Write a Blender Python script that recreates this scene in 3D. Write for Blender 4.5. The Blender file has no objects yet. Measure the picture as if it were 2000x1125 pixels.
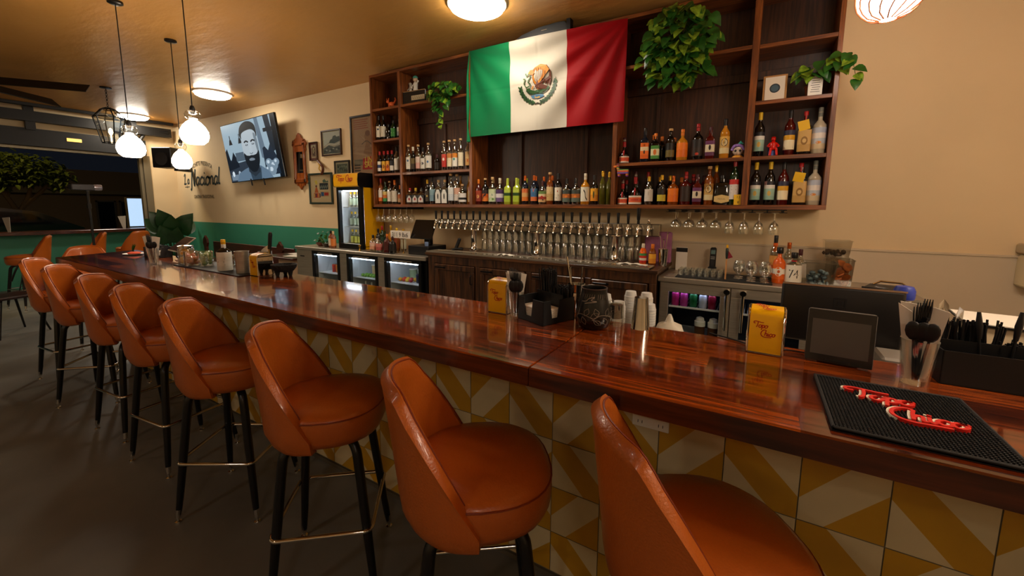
import bpy, bmesh, math, random
from mathutils import Vector, Matrix
random.seed(7)
PI = math.pi
SC = bpy.context.scene
COL = SC.collection
sin, cos = math.sin, math.cos

# ------------------------------------------------------------------ materials
def lin(h):
    h = h.lstrip('#')
    o = []
    for i in (0, 2, 4):
        c = int(h[i:i+2], 16) / 255
        o.append(c / 12.92 if c <= .04045 else ((c + .055) / 1.055) ** 2.4)
    return (*o, 1)
MATS = {}
def mat(name, color='808080', rough=.5, metal=0, coat=0, emit=None, es=1, trans=0, ior=1.45, spec=.5, bump=None, var=None, sheen=0):
    """bump=(scale, strength[, stretch]) noise bump; var=(scale, amount[, stretch]) colour noise"""
    if name in MATS: return MATS[name]
    m = bpy.data.materials.new(name); m.use_nodes = True
    nt = m.node_tree; b = nt.nodes['Principled BSDF']; L = nt.links
    c = lin(color) if isinstance(color, str) else color
    b.inputs['Base Color'].default_value = c
    b.inputs['Roughness'].default_value = rough
    b.inputs['Metallic'].default_value = metal
    b.inputs['Coat Weight'].default_value = coat
    b.inputs['Coat Roughness'].default_value = .08
    b.inputs['Transmission Weight'].default_value = trans
    b.inputs['IOR'].default_value = ior
    b.inputs['Specular IOR Level'].default_value = spec
    if sheen: b.inputs['Sheen Weight'].default_value = sheen
    if emit:
        b.inputs['Emission Color'].default_value = lin(emit)
        b.inputs['Emission Strength'].default_value = es
    def coords(stretch):
        tc = nt.nodes.new('ShaderNodeTexCoord'); mp = nt.nodes.new('ShaderNodeMapping')
        L.new(tc.outputs['Object'], mp.inputs['Vector']); mp.inputs['Scale'].default_value = stretch
        return mp.outputs['Vector']
    if var:
        st = var[2] if len(var) > 2 else (1, 1, 1)
        n = nt.nodes.new('ShaderNodeTexNoise'); n.inputs['Scale'].default_value = var[0]; n.inputs['Detail'].default_value = 6
        L.new(coords(st), n.inputs['Vector'])
        r = nt.nodes.new('ShaderNodeValToRGB'); a = var[1]
        r.color_ramp.elements[0].position = .3; r.color_ramp.elements[1].position = .7
        r.color_ramp.elements[0].color = (c[0]*(1-a), c[1]*(1-a), c[2]*(1-a), 1)
        r.color_ramp.elements[1].color = (min(1, c[0]*(1+a)), min(1, c[1]*(1+a)), min(1, c[2]*(1+a)), 1)
        L.new(n.outputs['Fac'], r.inputs['Fac']); L.new(r.outputs['Color'], b.inputs['Base Color'])
    if bump:
        st = bump[2] if len(bump) > 2 else (1, 1, 1)
        n = nt.nodes.new('ShaderNodeTexNoise'); n.inputs['Scale'].default_value = bump[0]; n.inputs['Detail'].default_value = 5
        L.new(coords(st), n.inputs['Vector'])
        bp = nt.nodes.new('ShaderNodeBump'); bp.inputs['Strength'].default_value = bump[1]; bp.inputs['Distance'].default_value = .02
        L.new(n.outputs['Fac'], bp.inputs['Height']); L.new(bp.outputs['Normal'], b.inputs['Normal'])
    MATS[name] = m
    return m

def glassy(name, tint='ffffff', fac=.12, rough=.03, edge=.75):
    """clear thin glass: transparent + glossy mixed by facing"""
    if name in MATS: return MATS[name]
    m = bpy.data.materials.new(name); m.use_nodes = True
    nt = m.node_tree; nt.nodes.clear(); L = nt.links
    o = nt.nodes.new('ShaderNodeOutputMaterial'); mx = nt.nodes.new('ShaderNodeMixShader')
    t = nt.nodes.new('ShaderNodeBsdfTransparent'); t.inputs['Color'].default_value = lin(tint)
    g = nt.nodes.new('ShaderNodeBsdfGlossy'); g.inputs['Roughness'].default_value = rough; g.inputs['Color'].default_value = (1, 1, 1, 1)
    lw = nt.nodes.new('ShaderNodeLayerWeight'); lw.inputs['Blend'].default_value = .35
    ma = nt.nodes.new('ShaderNodeMath'); ma.operation = 'MULTIPLY_ADD'; ma.inputs[1].default_value = edge; ma.inputs[2].default_value = fac
    L.new(lw.outputs['Facing'], ma.inputs[0]); L.new(ma.outputs[0], mx.inputs['Fac'])
    L.new(t.outputs[0], mx.inputs[1]); L.new(g.outputs[0], mx.inputs[2]); L.new(mx.outputs[0], o.inputs['Surface'])
    MATS[name] = m
    return m

def wood(name, dark, light, axis='X', plank=.0, plen=1.2, rough=.3, coat=0, grain=9.0, bump=.05, tones=None, off=0.0):
    """procedural wood with optional planks: grain runs along axis"""
    if name in MATS: return MATS[name]
    m = bpy.data.materials.new(name); m.use_nodes = True
    nt = m.node_tree; N = nt.nodes; L = nt.links; b = N['Principled BSDF']
    b.inputs['Roughness'].default_value = rough; b.inputs['Coat Weight'].default_value = coat; b.inputs['Coat Roughness'].default_value = .05
    tc = N.new('ShaderNodeTexCoord'); mp = N.new('ShaderNodeMapping'); L.new(tc.outputs['Object'], mp.inputs['Vector'])
    s = {'X': (.6, 9, 9), 'Y': (9, .6, 9), 'Z': (9, 9, .6)}[axis]
    mp.inputs['Scale'].default_value = s
    n = N.new('ShaderNodeTexNoise'); n.inputs['Scale'].default_value = grain; n.inputs['Detail'].default_value = 8; n.inputs['Distortion'].default_value = .6
    L.new(mp.outputs['Vector'], n.inputs['Vector'])
    r = N.new('ShaderNodeValToRGB'); r.color_ramp.elements[0].position = .35; r.color_ramp.elements[1].position = .68
    r.color_ramp.elements[0].color = lin(dark); r.color_ramp.elements[1].color = lin(light)
    L.new(n.outputs['Fac'], r.inputs['Fac'])
    out = r.outputs['Color']
    if plank:
        sp = N.new('ShaderNodeSeparateXYZ'); L.new(tc.outputs['Object'], sp.inputs[0])
        def math_(op, a, bb=None, c=None):
            q = N.new('ShaderNodeMath'); q.operation = op
            for i, v in enumerate((a, bb, c)):
                if v is None: continue
                if isinstance(v, (int, float)): q.inputs[i].default_value = v
                else: L.new(v, q.inputs[i])
            return q.outputs[0]
        across = sp.outputs['Y']; along = sp.outputs['X']
        pi_ = math_('FLOOR', math_('DIVIDE', math_('ADD', across, off), plank))
        sh = math_('MULTIPLY', math_('FRACT', math_('MULTIPLY', pi_, .371)), plen)
        li = math_('FLOOR', math_('DIVIDE', math_('ADD', along, sh), plen))
        cb = N.new('ShaderNodeCombineXYZ'); L.new(pi_, cb.inputs[0]); L.new(li, cb.inputs[1])
        wn = N.new('ShaderNodeTexWhiteNoise'); wn.noise_dimensions = '2D'; L.new(cb.outputs[0], wn.inputs['Vector'])
        rr = N.new('ShaderNodeValToRGB'); rr.color_ramp.interpolation = 'CONSTANT'
        els = tones or [(0, '8a8a8a'), (.5, 'ffffff')]
        while len(rr.color_ramp.elements) < len(els): rr.color_ramp.elements.new(.5)
        for e, (p, c) in zip(rr.color_ramp.elements, els): e.position = p; e.color = lin(c)
        L.new(wn.outputs['Value'], rr.inputs['Fac'])
        mx = N.new('ShaderNodeMix'); mx.data_type = 'RGBA'; mx.blend_type = 'MULTIPLY'; mx.inputs[0].default_value = 1
        L.new(out, mx.inputs[6]); L.new(rr.outputs['Color'], mx.inputs[7]); out = mx.outputs[2]
    L.new(out, b.inputs['Base Color'])
    if bump:
        bp = N.new('ShaderNodeBump'); bp.inputs['Strength'].default_value = bump; bp.inputs['Distance'].default_value = .005
        L.new(n.outputs['Fac'], bp.inputs['Height']); L.new(bp.outputs['Normal'], b.inputs['Normal'])
    MATS[name] = m
    return m

# ------------------------------------------------------------------ mesh builder
class MB:
    def __init__(s): s.v = []; s.f = []; s.m = []
    def add(s, vs, fs, mi=0):
        o = len(s.v); s.v += [tuple(p) for p in vs]
        for f in fs: s.f.append(tuple(i + o for i in f)); s.m.append(mi)
        return s
    def box(s, x0, x1, y0, y1, z0, z1, bev=0, mi=0, T=None, seg=1):
        bm = bmesh.new(); r = bmesh.ops.create_cube(bm, size=1)
        for v in bm.verts:
            v.co = Vector((x0 + (v.co.x + .5)*(x1-x0), y0 + (v.co.y + .5)*(y1-y0), z0 + (v.co.z + .5)*(z1-z0)))
        if bev:
            bmesh.ops.bevel(bm, geom=bm.edges[:] + bm.verts[:], offset=min(bev, .49*min(abs(x1-x0), abs(y1-y0), abs(z1-z0))), segments=seg, affect='EDGES', profile=.5)
        vs = [v.co.copy() for v in bm.verts]; fs = [[v.index for v in f.verts] for f in bm.faces] if not bm.verts.index_update() else 0
        bm.free()
        if T: vs = [T @ v for v in vs]
        return s.add(vs, fs, mi)
    def lathe(s, prof, c=(0, 0, 0), n=20, mi=0, cap0=True, cap1=True, sq=0, sx=1, sy=1, T=None, mis=None):
        """prof: list of (r, z). sq>0 squares the section"""
        vs = []; fs = []; ms = []
        for r, z in prof:
            for i in range(n):
                a = 2*PI*i/n + (PI/4 if n == 4 else 0)
                if sq:
                    e = 2/(2+sq*4); ca, sa = cos(a), sin(a)
                    x = math.copysign(abs(ca)**e, ca); y = math.copysign(abs(sa)**e, sa)
                else: x, y = cos(a), sin(a)
                vs.append(Vector((c[0] + r*x*sx, c[1] + r*y*sy, c[2] + z)))
        for k in range(len(prof)-1):
            for i in range(n):
                j = (i+1) % n
                s.m.append((mis[k] if mis else mi)); fs.append((k*n+i, k*n+j, (k+1)*n+j, (k+1)*n+i))
        if cap0: s.m.append(mis[0] if mis else mi); fs.append(tuple(range(n-1, -1, -1)))
        if cap1: s.m.append(mis[-1] if mis else mi); k = len(prof)-1; fs.append(tuple(k*n+i for i in range(n)))
        if T: vs = [T @ v for v in vs]
        o = len(s.v); s.v += [tuple(p) for p in vs]; s.f += [tuple(i+o for i in f) for f in fs]
        return s
    def tube(s, pts, r, n=8, mi=0, closed=False, caps=True):
        pts = [Vector(p) for p in pts]; N = len(pts)
        rs = r if isinstance(r, (list, tuple)) else [r]*N
        ref = None; rings = []
        for i, p in enumerate(pts):
            a = pts[(i-1) % N] if (closed or i > 0) else p
            b = pts[(i+1) % N] if (closed or i < N-1) else p
            t = (b-a).normalized()
            if ref is None:
                ref = t.orthogonal().normalized()
            else:
                ref = (ref - t*ref.dot(t))
                ref = ref.normalized() if ref.length > 1e-6 else t.orthogonal().normalized()
            q = t.cross(ref)
            rings.append([p + ref*(rs[i]*cos(2*PI*k/n)) + q*(rs[i]*sin(2*PI*k/n)) for k in range(n)])
        vs = [v for R in rings for v in R]; fs = []
        for i in range(N if closed else N-1):
            j = (i+1) % N
            for k in range(n):
                l = (k+1) % n; fs.append((i*n+k, i*n+l, j*n+l, j*n+k))
        if caps and not closed:
            fs.append(tuple(range(n-1, -1, -1))); fs.append(tuple((N-1)*n+k for k in range(n)))
        return s.add(vs, fs, mi)
    def quad(s, a, b, c, d, mi=0): return s.add([a, b, c, d], [(0, 1, 2, 3)], mi)
    def grid(s, fn, nu, nv, mi=0, closed_u=False):
        vs = [fn(i/nu, j/nv) for j in range(nv+1) for i in range(nu+1)]
        w = nu+1
        return s.add(vs, [(j*w+i, j*w+i+1, (j+1)*w+i+1, (j+1)*w+i) for j in range(nv) for i in range(nu)], mi)
    def prism(s, pts, y0, y1, mi=0, axis='Y'):
        """extrude 2D polygon (x,z) from y0 to y1 (axis Y) or (x,y) over z (axis Z) or (y,z) over x"""
        n = len(pts)
        f = {'Y': lambda p, t: (p[0], t, p[1]), 'Z': lambda p, t: (p[0], p[1], t), 'X': lambda p, t: (t, p[0], p[1])}[axis]
        vs = [f(p, y0) for p in pts] + [f(p, y1) for p in pts]
        return s.add(vs, [tuple(range(n)), tuple(range(2*n-1, n-1, -1))] + [(i, (i+1) % n, n+(i+1) % n, n+i) for i in range(n)], mi)
    def sphere(s, c, r, n=12, mi=0, sx=1, sy=1, sz=1, T=None):
        h = max(4, n//2); prof = [(r*sin(PI*k/h), -r*cos(PI*k/h)*sz) for k in range(1, h)]
        vs = [Vector((c[0]+p*cos(2*PI*i/n)*sx, c[1]+p*sin(2*PI*i/n)*sy, c[2]+z)) for p, z in prof for i in range(n)]
        vs += [Vector((c[0], c[1], c[2]-r*sz)), Vector((c[0], c[1], c[2]+r*sz))]
        K = len(prof); fs = [(k*n+i, k*n+(i+1) % n, (k+1)*n+(i+1) % n, (k+1)*n+i) for k in range(K-1) for i in range(n)]
        fs += [(K*n, (i+1) % n, i) for i in range(n)] + [(K*n+1, (K-1)*n+i, (K-1)*n+(i+1) % n) for i in range(n)]
        if T: vs = [T @ v for v in vs]
        return s.add(vs, fs, mi)
    def mesh(s, name, mats, smooth=35):
        me = bpy.data.meshes.new(name); me.from_pydata(s.v, [], s.f)
        for m in (mats if isinstance(mats, (list, tuple)) else [mats]): me.materials.append(m)
        me.polygons.foreach_set('material_index', s.m)
        me.validate()
        bm = bmesh.new(); bm.from_mesh(me); bmesh.ops.recalc_face_normals(bm, faces=bm.faces[:]); bm.to_mesh(me); bm.free()
        if smooth:
            me.polygons.foreach_set('use_smooth', [True]*len(me.polygons)); me.set_sharp_from_angle(angle=math.radians(smooth))
        me.update()
        return me
    def build(s, name, mats, parent=None, loc=None, rz=0, smooth=35):
        return obj(name, s.mesh(name, mats, smooth), parent, loc, rz)

def obj(name, me, parent=None, loc=None, rz=0):
    o = bpy.data.objects.new(name, me); COL.objects.link(o)
    if parent: o.parent = parent
    if loc: o.location = loc
    if rz: o.rotation_euler = (0, 0, rz)
    return o
def thing(name, label, cat, loc=(0, 0, 0), rz=0, group=None):
    o = bpy.data.objects.new(name, None); COL.objects.link(o); o.empty_display_size = .05
    o.location = loc; o.rotation_euler = (0, 0, rz)
    return tag(o, label, cat, group)
def tag(o, label, cat, group=None, kind=None):
    o['label'] = label; o['category'] = cat
    if group: o['group'] = group
    if kind: o['kind'] = kind
    return o
def struct(o, label=None):
    o['kind'] = 'structure'
    if label: o['label'] = label
    return o
def dup(root, loc, rz=0, label=None, group=None, scale=None):
    r = root.copy(); COL.objects.link(r); r.location = loc; r.rotation_euler = (0, 0, rz)
    if label: r['label'] = label
    if group: r['group'] = group
    if scale: r.scale = scale
    def rec(a, b):
        for ch in list(a.children):
            c = ch.copy(); COL.objects.link(c); c.parent = b; rec(ch, c)
    rec(root, r)
    return r
def TR(loc=(0, 0, 0), rx=0, ry=0, rz=0):
    return Matrix.Translation(loc) @ Matrix.Rotation(rz, 4, 'Z') @ Matrix.Rotation(ry, 4, 'Y') @ Matrix.Rotation(rx, 4, 'X')
def cr(pts, n=6, closed=False):
    """Catmull-Rom smoothing of 2D/3D points"""
    P = [Vector(p) for p in pts]; N = len(P)
    if N < 3: return P
    out = []
    for i in range(N if closed else N-1):
        g = (lambda k: P[k % N]) if closed else (lambda k: P[max(0, min(N-1, k))])
        p0, p1, p2, p3 = g(i-1), g(i), g(i+1), g(i+2)
        for k in range(n):
            t = k/n
            out.append(.5*((2*p1) + (p2-p0)*t + (2*p0-5*p1+4*p2-p3)*t*t + (3*p1-p0-3*p2+p3)*t**3))
    if not closed: out.append(P[-1])
    return out

# ------------------------------------------------------------------ decals: lettering and pictures on surfaces
TXT = {}
def text_polys(s, bold=0):
    k = (s, bold)
    if k not in TXT:
        cu = bpy.data.curves.new('lettering', 'FONT'); cu.body = s; cu.size = 1; cu.resolution_u = 2; cu.offset = bold
        o = bpy.data.objects.new('lettering', cu); COL.objects.link(o)
        dg = bpy.context.evaluated_depsgraph_get(); me = bpy.data.meshes.new_from_object(o.evaluated_get(dg))
        vs = [v.co.copy() for v in me.vertices]; fs = [tuple(p.vertices) for p in me.polygons]
        bpy.data.objects.remove(o); bpy.data.curves.remove(cu); bpy.data.meshes.remove(me)
        TXT[k] = (vs, fs)
    return TXT[k]
class Decal:
    """flat shapes laid on a surface; fn(u, v, lift) -> point"""
    def __init__(s, fn, mats, step=.0004): s.fn = fn; s.mb = MB(); s.mats = mats; s.l = 1; s.step = step; s.idx = []
    def mi(s, m):
        if m not in s.idx: s.idx.append(m)
        return s.idx.index(m)
    def poly(s, pts, m, smooth=0):
        if smooth: pts = cr(pts, smooth, True)
        s.mb.add([s.fn(p[0], p[1], s.l*s.step) for p in pts], [tuple(range(len(pts)))], s.mi(m)); s.l += .2; return s
    def rect(s, u0, v0, u1, v1, m): return s.poly([(u0, v0), (u1, v0), (u1, v1), (u0, v1)], m)
    def ell(s, cu, cv, ru, rv, m, n=14, rot=0):
        return s.poly([(cu+ru*cos(2*PI*i/n)*cos(rot)-rv*sin(2*PI*i/n)*sin(rot), cv+ru*cos(2*PI*i/n)*sin(rot)+rv*sin(2*PI*i/n)*cos(rot)) for i in range(n)], m)
    def stroke(s, pts, w, m, sm=5, closed=False, taper=False, thick=0):
        p = [Vector((q[0], q[1])) for q in (cr([(a[0], a[1], 0) for a in pts], sm, closed) if sm else pts)]
        N = len(p); L = []; R = []
        for i in range(N):
            a = p[max(0, i-1)]; b = p[min(N-1, i+1)]; t = (b-a)
            t = t.normalized() if t.length > 1e-9 else Vector((1, 0)); n = Vector((-t.y, t.x))
            ww = w/2*((.35+.65*sin(PI*(i+.5)/N)) if taper else 1)
            L.append(p[i]+n*ww); R.append(p[i]-n*ww)
        vs = [s.fn(q.x, q.y, s.l*s.step+thick) for q in L] + [s.fn(q.x, q.y, s.l*s.step+thick) for q in R]
        s.mb.add(vs, [(i, i+1, N+i+1, N+i) for i in range(N-1)], s.mi(m))
        if thick:
            lo = [s.fn(q.x, q.y, 0) for q in L] + [s.fn(q.x, q.y, 0) for q in R]
            s.mb.add(vs+lo, [(i, i+1, 2*N+i+1, 2*N+i) for i in range(N-1)] + [(N+i, N+i+1, 3*N+i+1, 3*N+i) for i in range(N-1)]
                     + [(0, N, 3*N, 2*N), (N-1, 2*N-1, 4*N-1, 3*N-1)], s.mi(m))
        s.l += .2; return s
    def text(s, t, u, v, h, m, cen=True, sx=1, bold=0, arc=0):
        vs, fs = text_polys(t, bold); w = max(q.x for q in vs)
        k = h/.7; ox = u - (w*k*sx/2 if cen else 0)
        out = []
        for q in vs:
            x = q.x*k*sx; y = q.y*k
            if arc:
                a = (x - w*k*sx/2)/arc; out.append(s.fn(u + (arc+y)*sin(a), v + (arc+y)*cos(a) - arc, s.l*s.step))
            else: out.append(s.fn(ox + x, v + y, s.l*s.step))
        s.mb.add(out, fs, s.mi(m)); s.l += .2; return s
    def build(s, name, parent=None):
        return s.mb.build(name, [s.mats[k] for k in s.idx], parent, smooth=0)
def plane_fn(o, ux, uy):
    o = Vector(o); ux = Vector(ux); uy = Vector(uy); n = ux.cross(uy).normalized()
    return lambda u, v, l=0: o + ux*u + uy*v + n*l

GLY = {  # script strokes in x-height units: (advance, [polylines])
 'o': (.95, [[(.45,1),(.1,.8),(0,.4),(.2,0),(.55,0),(.85,.35),(.8,.8),(.5,1),(.75,.82),(1.05,.9)]]),
 'p': (1.0, [[(0,.8),(.18,1),(.15,.2),(.08,-.9)],[(.12,.5),(.4,1),(.8,.8),(.75,.15),(.4,0),(.14,.15)],[(.7,.1),(1.05,.25)]]),
 'h': (1.0, [[(.25,2.0),(.12,1.0),(.08,0)],[(.1,.55),(.4,1),(.72,.85),(.68,.1),(.95,.1)]]),
 'i': (.5, [[(.12,1),(.1,.2),(.25,0),(.5,.2)],[(.14,1.4),(.2,1.55)]]),
 'c': (.9, [[(.82,.8),(.5,1),(.12,.75),(.05,.3),(.35,0),(.75,.1),(1.0,.4)]]),
 'n': (1.0, [[(.1,1),(.1,0)],[(.1,.6),(.4,1),(.7,.85),(.68,.1),(.98,.15)]]),
 'a': (1.0, [[(.72,.9),(.38,1),(.05,.6),(.1,.1),(.42,0),(.72,.4)],[(.78,1),(.72,.2),(1.0,.1)]]),
 'l': (.5, [[(.2,2.1),(.1,1),(.1,.2),(.4,.05)]]),
 'T': (1.7, [[(-.25,1.45),(-.75,1.5),(-.85,2.0),(-.35,2.25),(.5,2.15),(1.5,1.95),(2.3,1.95)],[(.5,2.1),(.5,1.1),(.35,.25),(.1,.1)]]),
 'C': (1.5, [[(1.25,1.9),(.8,2.2),(.2,2.0),(-.25,1.3),(-.3,.5),(.1,-.2),(.9,-.55),(2.0,-.5),(3.2,-.45)]]),
 'N': (1.7, [[(-.1,-.4),(.2,-.5),(.3,.5),(.45,2.0),(.6,2.1),(.95,.8),(1.2,0),(1.35,.9),(1.55,2.3)]]),
 'L': (1.3, [[(.0,1.6),(.4,2.1),(.65,1.9),(.4,1.0),(.25,.1),(.0,.0),(.4,-.1),(1.1,.1)]]),
}
def script(d, word, u, v, xh, w, m, slant=.12, rise=0.0, thick=0, sx=1):
    x = 0
    for ch in word:
        adv, pl = GLY[ch]
        for q in pl:
            d.stroke([(u + (x + a + slant*b)*xh*sx, v + b*xh + rise*(x+a)*xh) for a, b in q], w, m, thick=thick)
        x += adv
M_glass2 = None
def topo(d, u, v, xh, w, m, thick=0):
    script(d, 'T', u, v, xh, w, m, thick=thick); script(d, 'opo', u+.95*xh, v, xh, w, m, thick=thick)
    script(d, 'C', u+2.1*xh, v-2.95*xh, xh, w, m, thick=thick); script(d, 'hico', u+3.0*xh, v-2.95*xh, xh, w, m, thick=thick)

# common materials
M_stain = mat('stainless_steel', 'b2a998', .38, .75, var=(3, .12, (1, 1, 30)))
M_chrome = mat('polished_chrome', 'd8d4cc', .09, 1)
M_black = mat('black_plastic', '101012', .42)
M_blackmetal = mat('black_powder_coat', '0c0c0d', .3, 0, spec=.5)
M_white = mat('white_plastic', 'e6e2d8', .4)
M_paper = mat('white_paper', 'e8e0d2', .8)
M_orange = mat('orange_leather', 'b25a1a', .30, 0, coat=.25, bump=(160, .12), var=(2.5, .12))
M_piping = mat('orange_piping', '7a2c06', .5)
M_brass = mat('brass', 'c79a4a', .25, 1)
M_glass = glassy('clear_glass', 'fcfefc', .10, edge=.55)
M_glass2 = glassy('bar_glassware', 'fcfefc', .17, .10, edge=.7)
M_pane = glassy('pane_glass', 'f4f8f6', .02, .02, edge=.16)
M_green = mat('leaf_green', '26561a', .35, var=(14, .5))
M_leafy = mat('variegated_leaf', '6c8a24', .35, var=(30, .7))
M_soil = mat('soil', '2a1a10', .9)
M_yellow = mat('yellow_enamel', 'f2b400', .35)
M_red = mat('red_print', 'b81e12', .5)
M_rubber = mat('black_rubber', '141414', .7)
# ------------------------------------------------------------------ camera
cam = bpy.data.cameras.new('camera'); camo = bpy.data.objects.new('camera', cam); COL.objects.link(camo); SC.camera = camo
yaw, pitch, roll = -0.537394, 0.128772, 0.0055016
fw = Vector((sin(yaw)*cos(pitch), cos(yaw)*cos(pitch), -sin(pitch)))
r0 = Vector((cos(yaw), -sin(yaw), 0)); u0 = r0.cross(fw)
rr = r0*cos(roll) + u0*sin(roll); uu = -r0*sin(roll) + u0*cos(roll)
Mx = Matrix((rr, uu, -fw)).transposed().to_4x4(); Mx.translation = (0, 0, 1.55)
camo.matrix_world = Mx
cam.lens = 36*797.68/2000; cam.sensor_width = 36; cam.shift_y = -(562.5-507.3)/2000; cam.clip_start = .02; cam.clip_end = 200
SC.view_settings.view_transform = 'Standard'; SC.view_settings.look = 'None'; SC.view_settings.gamma = 1
SC.view_settings.use_curve_mapping = False; SC.view_settings.exposure = 0.25

w = bpy.data.worlds.new('night_sky'); SC.world = w; w.use_nodes = True
w.node_tree.nodes['Background'].inputs[0].default_value = (.010, .012, .018, 1); w.node_tree.nodes['Background'].inputs[1].default_value = .35

# ------------------------------------------------------------------ room shell
XL, XR, YB, YF, CZ = -11.5, 2.6, 4.25, -4.2, 3.33
M_wall = mat('cream_plaster', 'e3caa0', .7, bump=(6, .12), var=(1.2, .05))
M_teal = mat('teal_paint', '3c8c70', .5, bump=(6, .1))
M_ceil = mat('tan_ceiling_paint', 'bd8a48', .33, bump=(4, .28, (1, 2.6, 1)), var=(.8, .1))
M_floor = mat('polished_concrete', '6c6a62', .5, var=(1.1, .32), bump=(9, .10))
M_panel = mat('white_wall_panel', 'cdbba0', .35)
M_frame = mat('aluminium_frame', '8b8069', .4, .6)
M_blk = mat('black_paint', '0e0c0a', .5)
struct(MB().box(XL-.3, XR, YF, YB+.1, -.1, 0).build('floor', M_floor, smooth=0))
struct(MB().box(XL-.3, XR, YF, YB+.1, CZ, CZ+.1).build('ceiling', M_ceil, smooth=0))
o = struct(MB().box(XL-.3, XR, YB, YB+.12, 0, CZ).build('wall_back', M_wall, smooth=0))
struct(MB().box(XL, -4.72, YB-.004, YB, .0, 1.185).build('trim_1', M_teal, smooth=0), 'teal lower band of the back wall')
struct(MB().box(XR, XR+.12, YF, YB, 0, CZ).build('wall_right', M_wall, smooth=0))
struct(MB().box(XL-.3, XR, YF-.12, YF, 0, CZ).build('wall_front', M_wall, smooth=0))
# left wall: sill wall, pilaster, header, with the open roll-up window
struct(MB().box(XL-.15, XL, YF, 3.78, 0, 1.0).box(XL-.15, XL, 3.78, YB, 0, 1.185).build('wall_left', M_teal, smooth=0))
struct(MB().box(XL-.15, XL, 3.78, YB, 1.185, CZ).box(XL-.15, XL, YF, 3.78, 2.56, CZ).build('wall_left.001', M_wall, smooth=0), 'cream pilaster and header of the left wall')
wf = struct(MB().box(XL-.08, XL+.03, 3.66, 3.78, 1.07, 2.60, .005).box(XL-.1, XL+.0, 3.60, 3.655, 1.07, 2.55, .005)
            .box(XL-.06, XL+.03, YF, 3.60, 2.545, 2.60, .005).build('window_1', M_frame))
wf['label'] = 'wide roll-up window opening onto the dark street'
# window ledge counter
t = thing('window_counter', 'long dark wooden ledge counter under the street window', 'counter', (XL+.2, 0, 1.0))
MB().box(-.2, .2, YF+.2, 3.75, 0, .062, .006).build('counter_top', wood('dark_counter_wood', '2a0f07', '5a2a14', 'Y', rough=.25, coat=.3), t)
# garage door rails and header beam under the ceiling
t = thing('roll_up_door_track', 'black steel track frame of the rolled-up door under the ceiling', 'door track', (XL+.1, 0, 2.7))
MB().box(.15, .25, YF, YB-.1, .575, .625).box(-.05, .1, YF, YB-.1, .33, .51).box(-.09, .04, YF, 3.7, -.10, .21).build('rail', M_blk, t, smooth=0)
for yy in (2.02, 3.45, .2): MB().box(-.02, .08, yy, yy+.12, .18, .62).build('hanger', M_blk, t, smooth=0)
MB().tube([(.02, 3.60, -.1), (.02, 3.60, .18), (.03, 3.7, .36), (.05, 3.85, .42), (.1, 4.1, .43)], .035, 8).build('curved_track', M_blk, t)
MB().box(.042, .05, 2.52, 2.72, .04, .10).build('reflection_patch', mat('painted_reflection', 'f0c060', .5, emit='ffc060', es=1.2), t, smooth=0)  # glowing plate standing in for a reflection on the black header
# white panel behind the right work area
struct(MB().box(-.93, 1.75, YB-.012, YB, .6, 1.215).box(-.93, 1.75, YB-.022, YB, 1.215, 1.232, .003).build('trim_2', M_panel), 'white splash panel with a cap strip on the back wall')

# ------------------------------------------------------------------ bar
M_top = wood('bar_top_wood', '4e2009', 'ba621c', 'X', plank=.108, plen=1.9, rough=.15, coat=.8, grain=7, bump=.03, off=.035,
             tones=[(0, '7a5a50'), (.25, 'b88c72'), (.48, 'e8c8b0'), (.66, '94705f'), (.84, 'ffe0a8')])
M_apron = wood('bar_edge_wood', '2c1107', '5c2a12', 'X', rough=.3, coat=.2, grain=5)
BZ = 1.07
t = thing('bar_counter', 'long glossy dark wooden bar top running the length of the bar', 'bar top', (-2, 1.36, 1.008))
def slab(x0a, x0b, x1):
    mb = MB(); y0, y1, z0, z1, e = 1.04-1.36, 1.675-1.36, 0, .062, .004
    pts = [(x0a+2, y0), (x1+2, y0), (x1+2, y1), (x0b+2, y1)]
    n = 4
    def ins(k, d):
        cx = [(x0a+2+d, y0+d), (x1+2-d*.3, y0+d), (x1+2-d*.3, y1-d), (x0b+2+d, y1-d)]
        return cx
    rings = [(0, z0+.002), (0, z1-e), (e, z1)]
    vs = []
    for d, z in rings: vs += [(p[0], p[1], z) for p in ins(0, d)]
    for k in range(2):
        for i in range(4):
            mb.f.append((k*4+i, k*4+(i+1) % 4, (k+1)*4+(i+1) % 4, (k+1)*4+i)); mb.m.append(1 if k == 0 else 0)
    mb.f.append((8, 9, 10, 11)); mb.m.append(0); mb.f.append((3, 2, 1, 0)); mb.m.append(1)
    mb.v = vs
    return mb
a = slab(-5.47, -5.70, -.5615).build('slab', [M_top, M_apron], t, smooth=0)
b = slab(-.5585, -.5585, 1.75).build('slab', [M_top, M_apron], t, smooth=0)
M_tc = mat('cream_tile', 'ccba90', .3, var=(6, .08)); M_ty = mat('mustard_tile', 'bc8c1c', .3, var=(6, .1)); M_gr = mat('grout', '7e7258', .8)
YT = 1.412
t = thing('tiled_bar_base', 'yellow and cream geometric tiled front of the bar', 'bar front', (-2, YT, 0))
mb = MB().box(-5.25+2, 1.75+2, .004, .12, .0, 1.006, 0, 0)
S = .2033; g = .0016
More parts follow.
